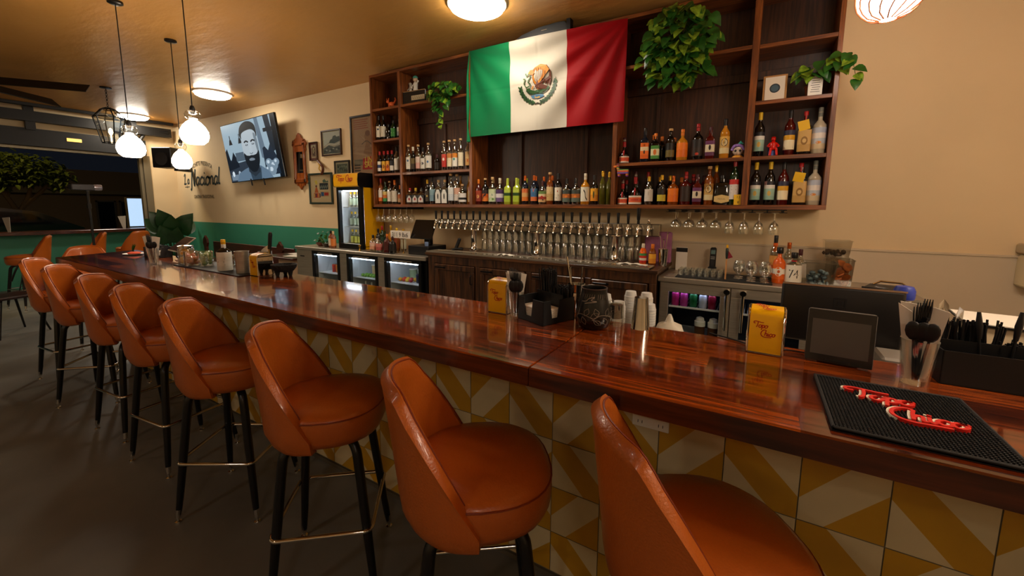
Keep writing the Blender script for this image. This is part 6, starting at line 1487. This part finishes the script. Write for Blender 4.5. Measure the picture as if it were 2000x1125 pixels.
# big rubber bar mat with raised lettering
t = thing('bar_mat', 'black studded rubber bar mat with raised red script lettering', 'bar mat', (.322, 1.245, BT))
mw, md = .150, .168
mb = MB().box(-mw, mw, -md, md, 0, .005)
for q in ((-mw, mw, -md, -md+.007), (-mw, mw, md-.007, md), (-mw, -mw+.007, -md, md), (mw-.007, mw, -md, md)): mb.box(q[0], q[1], q[2], q[3], 0, .010, .002)
mb.build('base', M_rubber, t, smooth=0)
st = MB(); nx, ny = 40, 45
for i in range(nx):
    for j in range(ny):
        x = -mw+.0105+(2*mw-.021)*i/(nx-1); y = -md+.0105+(2*md-.021)*j/(ny-1)
        st.add([(x-.0022, y-.0022, .005), (x+.0022, y-.0022, .005), (x+.0022, y+.0022, .005), (x-.0022, y+.0022, .005), (x-.0015, y-.0015, .0095), (x+.0015, y-.0015, .0095), (x+.0015, y+.0015, .0095), (x-.0015, y+.0015, .0095)], [(4, 5, 6, 7), (0, 1, 5, 4), (1, 2, 6, 5), (2, 3, 7, 6), (3, 0, 4, 7)])
o = st.build('rubber_studs', M_rubber, t, smooth=0); o['kind'] = 'stuff'
fnm = lambda u, v, l=0: Vector((u, v, .005+l))
d = Decal(lambda u, v, l=0: Vector((u-.0035, v+.0045, .005+l)), {'w': mat('white_rubber', 'e8e0cc', .5)}, .0003); topo(d, -.074, .034, .0275, .0092, 'w', thick=.0065); d.build('lettering_outline', t)
d = Decal(fnm, {'r': mat('red_rubber', 'd41f10', .45)}, .0003); topo(d, -.074, .034, .0275, .0075, 'r', thick=.009); d.build('lettering', t)
# far cluster
t = thing('bar_mat', 'long black rubber mat under the jars at the far end of the bar', 'bar mat', (-3.50, 1.52, BT)); MB().box(-.50, .52, -.125, .13, 0, .006, .002).build('mat', M_rubber, t)
MZ = BT+.0065
def jar(x, y, r, h, lab, fm, lid=None, n=22, seed=1):
    t = thing('garnish_jar', lab, 'jar', (x, y, MZ)); MB().lathe([(r*.95, 0), (r, .005), (r, h-.01), (r*.85, h), (r*.82, h-.002), (r*.93, h-.014), (r*.93, .006), (0, .005)], n=18, cap1=False, sq=.25).build('glass', M_glass, t, smooth=50)
    rd = random.Random(seed); mb = MB()
    for _ in range(n): mb.sphere((rd.uniform(-.55, .55)*r, rd.uniform(-.55, .55)*r, rd.uniform(.15, .82)*h), r*rd.uniform(.3, .42), 7, sx=rd.uniform(.6, 1.3))
    o = mb.build('garnish', fm, t, smooth=60); o['kind'] = 'stuff'
    if lid: MB().lathe([(r*1.02, h-.004), (r*1.04, h+.012), (r*.6, h+.018)], n=18).build('lid', lid, t)
jar(-3.95, 1.47, .052, .135, 'glass jar with yellow citrus and a steel lid, leftmost on the far mat', mat('citrus_yellow', 'd8981c', .5), M_chrome, seed=1)
jar(-3.81, 1.45, .047, .115, 'glass jar of orange chilli pieces on the far mat', mat('chilli_orange', 'b8501c', .5), None, seed=2)
jar(-3.69, 1.50, .045, .12, 'glass jar of green lime wedges on the far mat', mat('lime_green', '5a7a2c', .5), None, seed=3)
jar(-3.55, 1.60, .036, .09, 'small glass jar of olives and cherries behind the bitters bottle', mat('olive_red', '8a6a3a', .5), None, seed=4)
jar(-3.21, 1.57, .036, .12, 'clear jar with pale contents beside the steel tins', mat('pale_syrup', 'a0b0b0', .3), None, seed=6)
t = bottle(-3.34, 1.475, MZ, .225, 'wide', 'D', M_yellow, ['e0dacb', 'e8e2d4', 'e0dacb', 'e8e2d4'], 'bitters bottle with oversized white paper label and yellow cap', [('l', '4a4a4a')], R=.047, lz=(.0, .60))
MB().lathe([(.015, .155), (.015, .195)], n=14, cap0=False, cap1=False).build('neck_label', M_white, t)
tin(-3.09, 1.475, MZ, .040, .044, .155, 'brushed steel tin in front on the far mat', m=M_stain)
t = tin(-2.995-.03, 1.60, MZ, .040, .044, .145, 'steel tin holding napkins and a knife at the end of the far mat', m=M_stain)
MB().prism([(-.03, 0), (.03, 0), (.04, .19), (-.02, .165), (-.045, .15)], -.002, .002).build('napkin', M_paper, t, smooth=0)
MB().tube([(.01, .01, .02), (.045, .01, .165)], .010, 8).build('blade', M_chrome, t); MB().tube([(.045, .01, .165), (.055, .01, .215), (.066, .01, .27), (.068, .01, .285)], [.012, .013, .014, .009], 10).build('knife_handle', M_black, t)
t = thing('stone_bowl', 'black stone mortar bowl on three feet behind the far napkin dispenser', 'bowl', (-2.77, 1.585, BT))
MB().lathe([(.03, .028), (.06, .035), (.078, .06), (.082, .08), (.075, .08), (.055, .05), (0, .04)], n=24, cap1=False).build('bowl', mat('basalt', '161412', .8, bump=(60, .5)), t, smooth=50)
for k in range(3): a = 2*PI*k/3+.4; MB().lathe([(.010, 0), (.018, .035)], (.045*cos(a), .045*sin(a), 0), 10).build('foot', MATS['basalt'], t)
t = thing('tilted_tablet', 'silver-edged tablet till tilted back at the far end of the bar', 'tablet', (-4.62, 1.72-.08, BT)); t.location = (-4.18, 1.625, BT)
MB().box(-.13, .13, -.005, .005, -.095, .095, .012, T=TR((-.25, 0, .13), rx=-.9, rz=-.1)).build('housing', mat('tablet_silver', 'b8a898', .3, .5), t); MB().box(-.12, .12, -.0062, -.005, -.085, .085, T=TR((-.25, 0, .13), rx=-.9, rz=-.1)).build('screen', mat('tablet_brown_screen', '2c1814', .2), t, smooth=0)
MB().box(-.33, -.17, -.03, .03, 0, .10, .01).build('stand', M_black, t)
t = thing('napkin_stack', 'crumpled white napkins on the bar by the far caddy', 'napkins', (-4.12+.06, 1.47, BT)); MB().box(-.05, .05, -.04, .04, 0, .02, .004).box(-.03, .045, -.03, .03, .02, .04, .006).build('napkins', mat('peach_paper', 'd8b8a0', .8), t)
t = thing('small_plate', 'small plate with a red rim and a sprig at the far end of the bar', 'plate', (-5.15, 1.50, BT)); MB().lathe([(.05, 0), (.08, .01), (.085, .014), (.05, .004)], n=24).build('plate', M_white, t); MB().lathe([(.04, .006), (.055, .02), (.03, .03)], n=16).build('salt', mat('red_salt', 'b8482c', .9), t)
f = MB(); 
for k in range(7): leaf(f, Vector((0, 0, .03)), Vector((cos(k)*.6, -.2, 1)), Vector((0, -1, .2)), .08, .03)
f.build('sprig', M_green, t, smooth=180)

# ------------------------------------------------------------------ far side furniture
t = thing('floor_plant', 'large dark broad-leaved plant in the far left corner', 'plant', (-10.6, 3.75, 0))
MB().lathe([(.16, 0), (.2, .3), (.22, .36), (.2, .36), (.18, .3), (0, .3)], n=20, cap1=False).build('pot', mat('clay_pot', '8a4a28', .7), t); fo = MB(); rd = random.Random(3)
for k in range(13):
    a = rd.uniform(-PI, 0)+(.4 if k % 3 else 2); h_ = rd.uniform(.75, 1.2); p = Vector((.22*cos(a), .18*sin(a), h_)); fo.tube(cr([(0, 0, .3), (.1*cos(a), .1*sin(a), h_*.6), tuple(p)], 4), .008, 5)
    leaf(fo, p, Vector((cos(a)*.6-.2, sin(a)*.5, .55)), Vector((.85, -.45, .35)), .36, .30, 0, .25)
fo.build('leaves', mat('dark_leaf', '1c3c1c', .35, var=(5, .3)), t, smooth=180)
M_bn = wood('bench_wood', '2c0f08', '5a2414', 'X', rough=.35, coat=.2)
t = thing('wall_bench', 'dark wooden bench with scalloped end posts along the teal wall', 'bench', (-8.4, 4.0, 0))
MB().box(-1.4, 1.5, .14, .17, .48, .80, .005).box(-1.4, 1.5, -.25, .16, .42, .46, .005).box(-1.4, 1.5, .0, .03, 0, .42).build('seat_and_back', M_bn, t, smooth=0)
for x in (-1.42, 1.28): MB().prism([(x, 0), (x+.10, 0), (x+.12, .45), (x+.10, .70), (x+.14, .78), (x+.12, .86), (x+.07, .90), (x+.05, .93), (x+.03, .90), (x-.02, .86), (x-.04, .78), (x, .70)], -.02, .02 if x < 0 else .02).build('end_post', M_bn, t, smooth=0)
t = thing('side_table', 'small table with papers beside the left end of the stainless cooler', 'table', (-6.42, 3.9, 0))
MB().box(-.45, .42, -.33, .3, .72, .75, .004).build('table_top', M_bn, t); MB().box(-.1, .4, -.25, .25, .0, .72).build('pedestal', mat('cream_board', 'c0a080', .7), t, smooth=0)
for k, (x, y, r_) in enumerate(((.1, -.1, .2), (-.1, .08, -.1))):
    q = thing('paper_menu', ('white menu sheet lying on the side table, front one', 'white menu sheet lying on the side table, rear one')[k], 'menu', (-6.42+x, 3.9+y, .7505+.004*k), r_); MB().box(-.14, .14, -.1, .1, 0, .003+.002*k).build('sheet', M_paper, q, smooth=0)
t = thing('black_wire_chair', 'black metal wire chair cut off by the left edge', 'chair', (-7.62, 1.02, 0), .3)
mb = MB()
for sx, sy in ((-1, -1), (1, -1), (1, 1), (-1, 1)): MB().tube([(sx*.13, sy*.12, .44), (sx*.23, sy*.22, 0)], [.014, .010], 8).build('leg', M_blackmetal, t)
MB().box(-.2, .2, -.2, .2, .44, .475, .012).build('seat', wood('chair_seat_wood', '1c0c06', '3a1a0c', 'X'), t)
mb = MB()
for k in range(7): x = -.18+.06*k; mb.tube(cr([(x, .19, .46), (x*1.1, .24, .62), (x*1.15, .27, .80)], 4), .006, 6)
mb.tube(cr([(-.21, .15, .60), (-.22, .25, .80), (0, .29, .82), (.22, .25, .80), (.21, .15, .60)], 5), .010, 6).build('wire_back', M_blackmetal, t)
t = thing('camera_tripod', 'black light stand with a camera on top behind the end of the bar', 'tripod', (-7.5, 1.79, 0))
MB().tube([(0, 0, .25), (0, 0, 1.72)], .014, 8).tube([(0, 0, 1.5), (0, 0, 1.56)], .022, 8).build('column', M_black, t)
for k in range(3): a = 2*PI*k/3; MB().tube([(0, 0, .7), (.3*cos(a), .3*sin(a), 0.008)], .009, 8).build('leg', M_black, t)
t = thing('video_camera', 'small video camera with a shiny lens on the light stand', 'camera', (-7.5, 1.79, 1.722), .1)
MB().box(-.05, .05, -.16, .06, .01, .085, .008).box(-.02, .02, -.02, .02, 0, .012).build('body', mat('camera_grey', '2c2a2c', .4), t); MB().lathe([(.035, 0), (.042, .05), (.038, .09), (.0, .085)], T=TR((0, .05, .05), rx=-PI/2), n=18).build('lens', mat('lens_silver', 'b0a8b0', .2, .7), t)
for y, x, lab in ((1.63, -11.3, 'white napkin glass on the window ledge, leftmost'), (3.16, -11.3, 'white menu card on the window ledge near the right end')):
    t = thing('ledge_card', lab, 'card', (x, y, 1.0625), .6 if y < 2 else 1.2)
    MB().prism([(-.06, .25), (.06, .26), (.045, .0), (.0, .0)], -.003, .003).build('card', mat('dull_paper', 'b8b0a0', .8), t, smooth=0)
# ceiling fan
t = thing('ceiling_fan', 'dark ceiling fan with long blades at the left edge', 'ceiling fan', (-8.65, .95, 3.1))
MB().tube([(0, 0, .0), (0, 0, .23)], .02, 8).lathe([(.05, .23), (.07, .2)], n=16).build('downrod', M_black, t); MB().lathe([(.05, -.08), (.12, -.05), (.12, .03), (.05, .05)], n=24).build('motor', M_black, t)
for k in range(5):
    a = .93+k*2*PI/5; MB().box(.1, 1.32, -.085, .085, -.006, .006, .004, T=TR(rx=.75)).build('blade', mat('fan_black', '0e0d0c', .5), t, rz=a)
# lantern
t = thing('hanging_lantern', 'dark metal and glass lantern hanging on a chain behind the first pendant', 'lantern', (-8.7, 2.42, 2.5))
M_dm = mat('dark_bronze', '14100d', .35, .6)
MB().lathe([(.07, .83), (.07, .815), (.02, .81)], n=16).build('canopy', M_dm, t)
for k in range(11): MB().tube([(.012*cos(a*PI/4), 0, .02*sin(a*PI/4)) for a in range(8)], .003, 5, closed=True).build('chain_link', M_dm, t, (0, 0, .54+.026*k), PI/2*(k % 2))
mb = MB(); s6 = [(cos(2*PI*k/6), sin(2*PI*k/6)) for k in range(6)]
for cx, cy in s6: mb.tube([(.11*cx, .11*cy, .0), (.19*cx, .19*cy, .38), (.09*cx, .09*cy, .50), (.02*cx, .02*cy, .53)], .009, 6)
for r_, z in ((.11, 0), (.19, .38), (.09, .5)): mb.tube([(r_*a, r_*b, z) for a, b in s6], .008, 6, closed=True)
mb.build('frame', M_dm, t)
MB().lathe([(.105, .01), (.185, .375), (.085, .495)], n=6, cap0=False, cap1=False).build('panes', M_glass, t, rz=-PI/6*0, smooth=0)
MB().tube([(0, 0, .0), (0, 0, .12)], .010, 8).lathe([(.012, .12), (.03, .16), (.022, .21), (.0, .23)], n=12).build('candle_bulbs', mat('candle_glow', 'ffffff', .5, emit='ffd9a0', es=4), t)
# ------------------------------------------------------------------ the street outside
struct(MB().box(-60, XL-.31, -25, 45, -.22, -.12).build('trim_3', mat('asphalt', '2c2a28', .8), smooth=0), 'dark street outside the window')
t = thing('street_building', 'dim low building across the street with a glass entrance', 'building', (-32, 6, -.12))
MB().box(-.5, 0, -14, 7, 0, 3.55).build('facade', mat('drab_stucco', '8a7860', .8), t, smooth=0)
MB().box(0, .35, -14, 7, 2.25, 2.42).build('cornice', mat('pale_band', '8a8064', .7), t, smooth=0)
for y0, y1 in ((1.9, 2.75), (2.9, 3.75)):
    MB().box(0, .05, y0, y0+.08, .4, 1.9).box(0, .05, y1-.08, y1, .4, 1.9).box(0, .05, y0, y1, 1.82, 1.9).build('door_frame', mat('door_alu', '6a6660', .5), t, smooth=0); MB().box(.01, .02, y0+.08, y1-.08, .2, 1.82).build('door_glass', mat('door_dark', '0c0e12', .2), t, smooth=0)
MB().sphere((.03, 3.2, 1.55), .05, 8).build('red_light', mat('red_glow', '000000', .5, emit='ff2818', es=2), t)
t = thing('lit_poster_case', 'bright pale lit poster case outside at the right of the window', 'poster case', (-13.9, 4.16, -.12)); MB().box(-.06, .06, -.17, .3, .0, 1.86, .01).build('case', M_frame, t)
MB().box(.06, .065, -.15, .28, 1.12, 1.83).build('lit_poster', mat('poster_glow', 'c8d8e8', .5, emit='a8c4e0', es=1.1), t, smooth=0)
t = thing('parked_car', 'dark parked car low behind the window ledge', 'car', (-15.2, 1.2, -.12))
prof = [(-2.1, .35), (-2.15, .75), (-1.9, .95), (-1.1, 1.08), (-.6, 1.5), (.6, 1.62), (1.35, 1.5), (1.9, 1.2), (2.1, 1.1), (2.15, .6), (2.05, .35)]
mb = MB(); mb.prism(prof, -.85, .85, axis='X'); mb.build('body', mat('car_black', '08080a', .15, coat=1), t, smooth=40)
MB().prism([(-1.0, 1.12), (-.55, 1.45), (.55, 1.55), (1.25, 1.45), (1.6, 1.2)], .852, .86, axis='X').build('side_windows', mat('car_glass', '101418', .05), t, smooth=0)
for y in (-1.35, 1.4):
    for s_ in (-1, 1): MB().lathe([(.33, -.1), (.33, .1)], T=TR((s_*.78, y, .33), ry=PI/2), n=20).build('wheel', M_rubber, t)
t = thing('street_tree', 'leafy street tree with pale forked trunk outside the window', 'tree', (-19, 3.0, -.12))
tr = MB(); rd = random.Random(8)
for a, b in (((0, 0, 1.4), (0, -.55, 2.5)), ((0, 0, 1.4), (0, .35, 2.4)), ((0, .1, 1.6), (0, .8, 2.5)), ((0, -.2, 1.9), (0, -.05, 2.7))): tr.tube(cr([a, ((a[0]+b[0])/2, (a[1]+b[1])/2+.06, (a[2]+b[2])/2), b], 4), [.07-.004*k for k in range(9)], 8)
tr.tube([(0, 0, 0), (0, .03, .8), (0, 0, 1.5)], [.16, .12, .10], 10).build('trunk', mat('pale_bark', '8a7048', .8), t)
fo = MB()
for _ in range(1500):
    a = rd.uniform(0, 2*PI); r = rd.uniform(0, 1)**.5; p = Vector((rd.uniform(-.8, .8), r*1.15*cos(a)-.0, 2.55+r*.62*sin(a)))
    if p.z < 2.25+.2*sin(p.y*5): p.z += .3
    leaf(fo, p, Vector((rd.uniform(-.3, 1), rd.uniform(-1, 1), rd.uniform(-.8, .3))), Vector((.3, 0, 1)), .17, .09)
fo.build('foliage', mat('night_leaf', '5a6a1c', .6, var=(3, .4)), t, smooth=180)
t = thing('added_street_lamp', 'added unseen street lamp lighting the tree from above', 'street lamp', (-15.6, -1.2, -.12)); MB().tube([(0, 0, 0), (0, 0, 6.2), (-.5, .3, 6.5)], .06, 8).build('pole', M_blackmetal, t); MB().lathe([(.25, 0), (.3, .1), (.05, .2)], (-.6, .35, 6.4), 16).build('lamp_head', mat('street_glow', 'ffffff', .5, emit='ffd890', es=170), t)  # out of view, added to light the street, tree and building
# ------------------------------------------------------------------ lamps
M_disc = mat('lit_diffuser', 'ffffff', .5, emit='fff2de', es=52)
M_disc_added = mat('added_lamp_diffuser', 'ffffff', .5, emit='fff4e4', es=24)
M_bulb = mat('lit_frosted_glass', 'ffffff', .4, emit='ffe8cc', es=40)
def disc_lamp(x, y, lab, r=.24, md=None):
    t = thing('ceiling_lamp', lab, 'ceiling lamp', (x, y, CZ))
    MB().lathe([(r+.02, 0), (r+.02, -.02), (r, -.03)], n=40).build('rim', M_white, t)
    MB().lathe([(r*.99, -.025), (r*.97, -.05), (r*.8, -.07), (r*.4, -.082), (.0, -.085)], n=40, cap0=False, cap1=False).build('diffuser', md or M_disc, t, smooth=60)
disc_lamp(-2.25, 3.15, 'large round white ceiling lamp cut by the top edge above the flag')
disc_lamp(-7.6, 3.39, 'round white ceiling lamp behind the big glowing pendant')
disc_lamp(-10.9, 3.39, 'round white ceiling lamp at the far end by the lantern')
disc_lamp(-1.9, -3.1, 'added unseen ceiling lamp over the room behind the stools', md=M_disc_added)  # this and the following discs: out of view, added to light stools and tiles
disc_lamp(-7.0, -3.1, 'added unseen ceiling lamp over the far part of the room', md=M_disc_added)
disc_lamp(1.6, -2.4, 'added unseen ceiling lamp to the right behind the viewer', md=M_disc_added)
def pendant(x, y, zt, sc, lab):
    t = thing('pendant_lamp', lab, 'pendant lamp', (x, y, zt), 0, 'glowing glass pendants over the bar')
    h = (CZ - zt)/1
    MB().lathe([(.055, h), (.055, h-.018), (.04, h-.026), (.0, h-.026)], n=24).build('canopy', M_blackmetal, t)
    MB().tube([(0, 0, h-.02), (.004, 0, h*.5), (0, 0, .0)], .0045, 6).build('cord', M_black, t)
    MB().lathe([(.012, .02), (.02, .0), (.02, -.03), (.014, -.05)], n=14).build('socket', M_black, t)
    MB().lathe([(.025*sc, -.02), (.05*sc, -.03), (.062*sc, -.055), (.055*sc, -.085), (.035*sc, -.10), (.045*sc, -.112)], n=24, cap0=False, cap1=False).build('upper_glass', M_glass, t, smooth=60)
    MB().lathe([(.03*sc, -.105*1), (.05*sc, -.118), (.078*sc, -.15), (.100*sc, -.195), (.104*sc, -.235), (.092*sc, -.275), (.062*sc, -.302), (.0, -.304)], n=28, cap0=False, cap1=False).build('glass_shade', M_bulb, t, smooth=60)
pendant(.98, 1.50, 2.30, 1.0, 'added unseen glass pendant over the right end of the bar')  # right-end cluster is out of view, added for the light on the stools
pendant(1.45, 1.72, 2.22, .95, 'added unseen glass pendant over the right end of the bar')
pendant(1.30, 1.25, 2.42, 1.0, 'added unseen glass pendant over the right end of the bar')
pendant(-5.0, 1.52, 2.29, 1.0, 'glowing glass pendant in front of the lantern')
pendant(-5.62, 2.14, 2.26, .9, 'smallest glowing glass pendant, hanging left of the wall lettering')
pendant(-4.28, 1.74, 2.385, 1.02, 'largest glowing glass pendant, hanging left of the television')

t = thing('woven_pendant', 'glowing white pendant with a woven shade at the top right', 'pendant lamp', (.53, 3.05, 2.56))
MB().tube([(0, 0, .30), (0, 0, CZ-2.56)], .005, 6).lathe([(.05, CZ-2.57), (.05, CZ-2.585)], n=20).build('cord', M_black, t)
MB().lathe([(.03, .0), (.085, .02), (.13, .07), (.145, .13), (.13, .20), (.08, .27), (.03, .30)], n=32, cap0=True, cap1=False).build('glass_shade', mat('woven_glow', 'ffffff', .5, emit='ffeedd', es=13), t, smooth=60)
mb = MB()
for k in range(14):
    a0 = 2*PI*k/14
    mb.tube([(r*1.012*cos(a0+z*4), r*1.012*sin(a0+z*4), z) for r, z in ((.035, .0), (.087, .02), (.112, .043), (.132, .07), (.142, .10), (.147, .13), (.142, .165), (.132, .20), (.11, .235), (.082, .27), (.032, .30))], .0042, 5)
mb.build('woven_strands', mat('amber_strand', '9a4a14', .5), t)
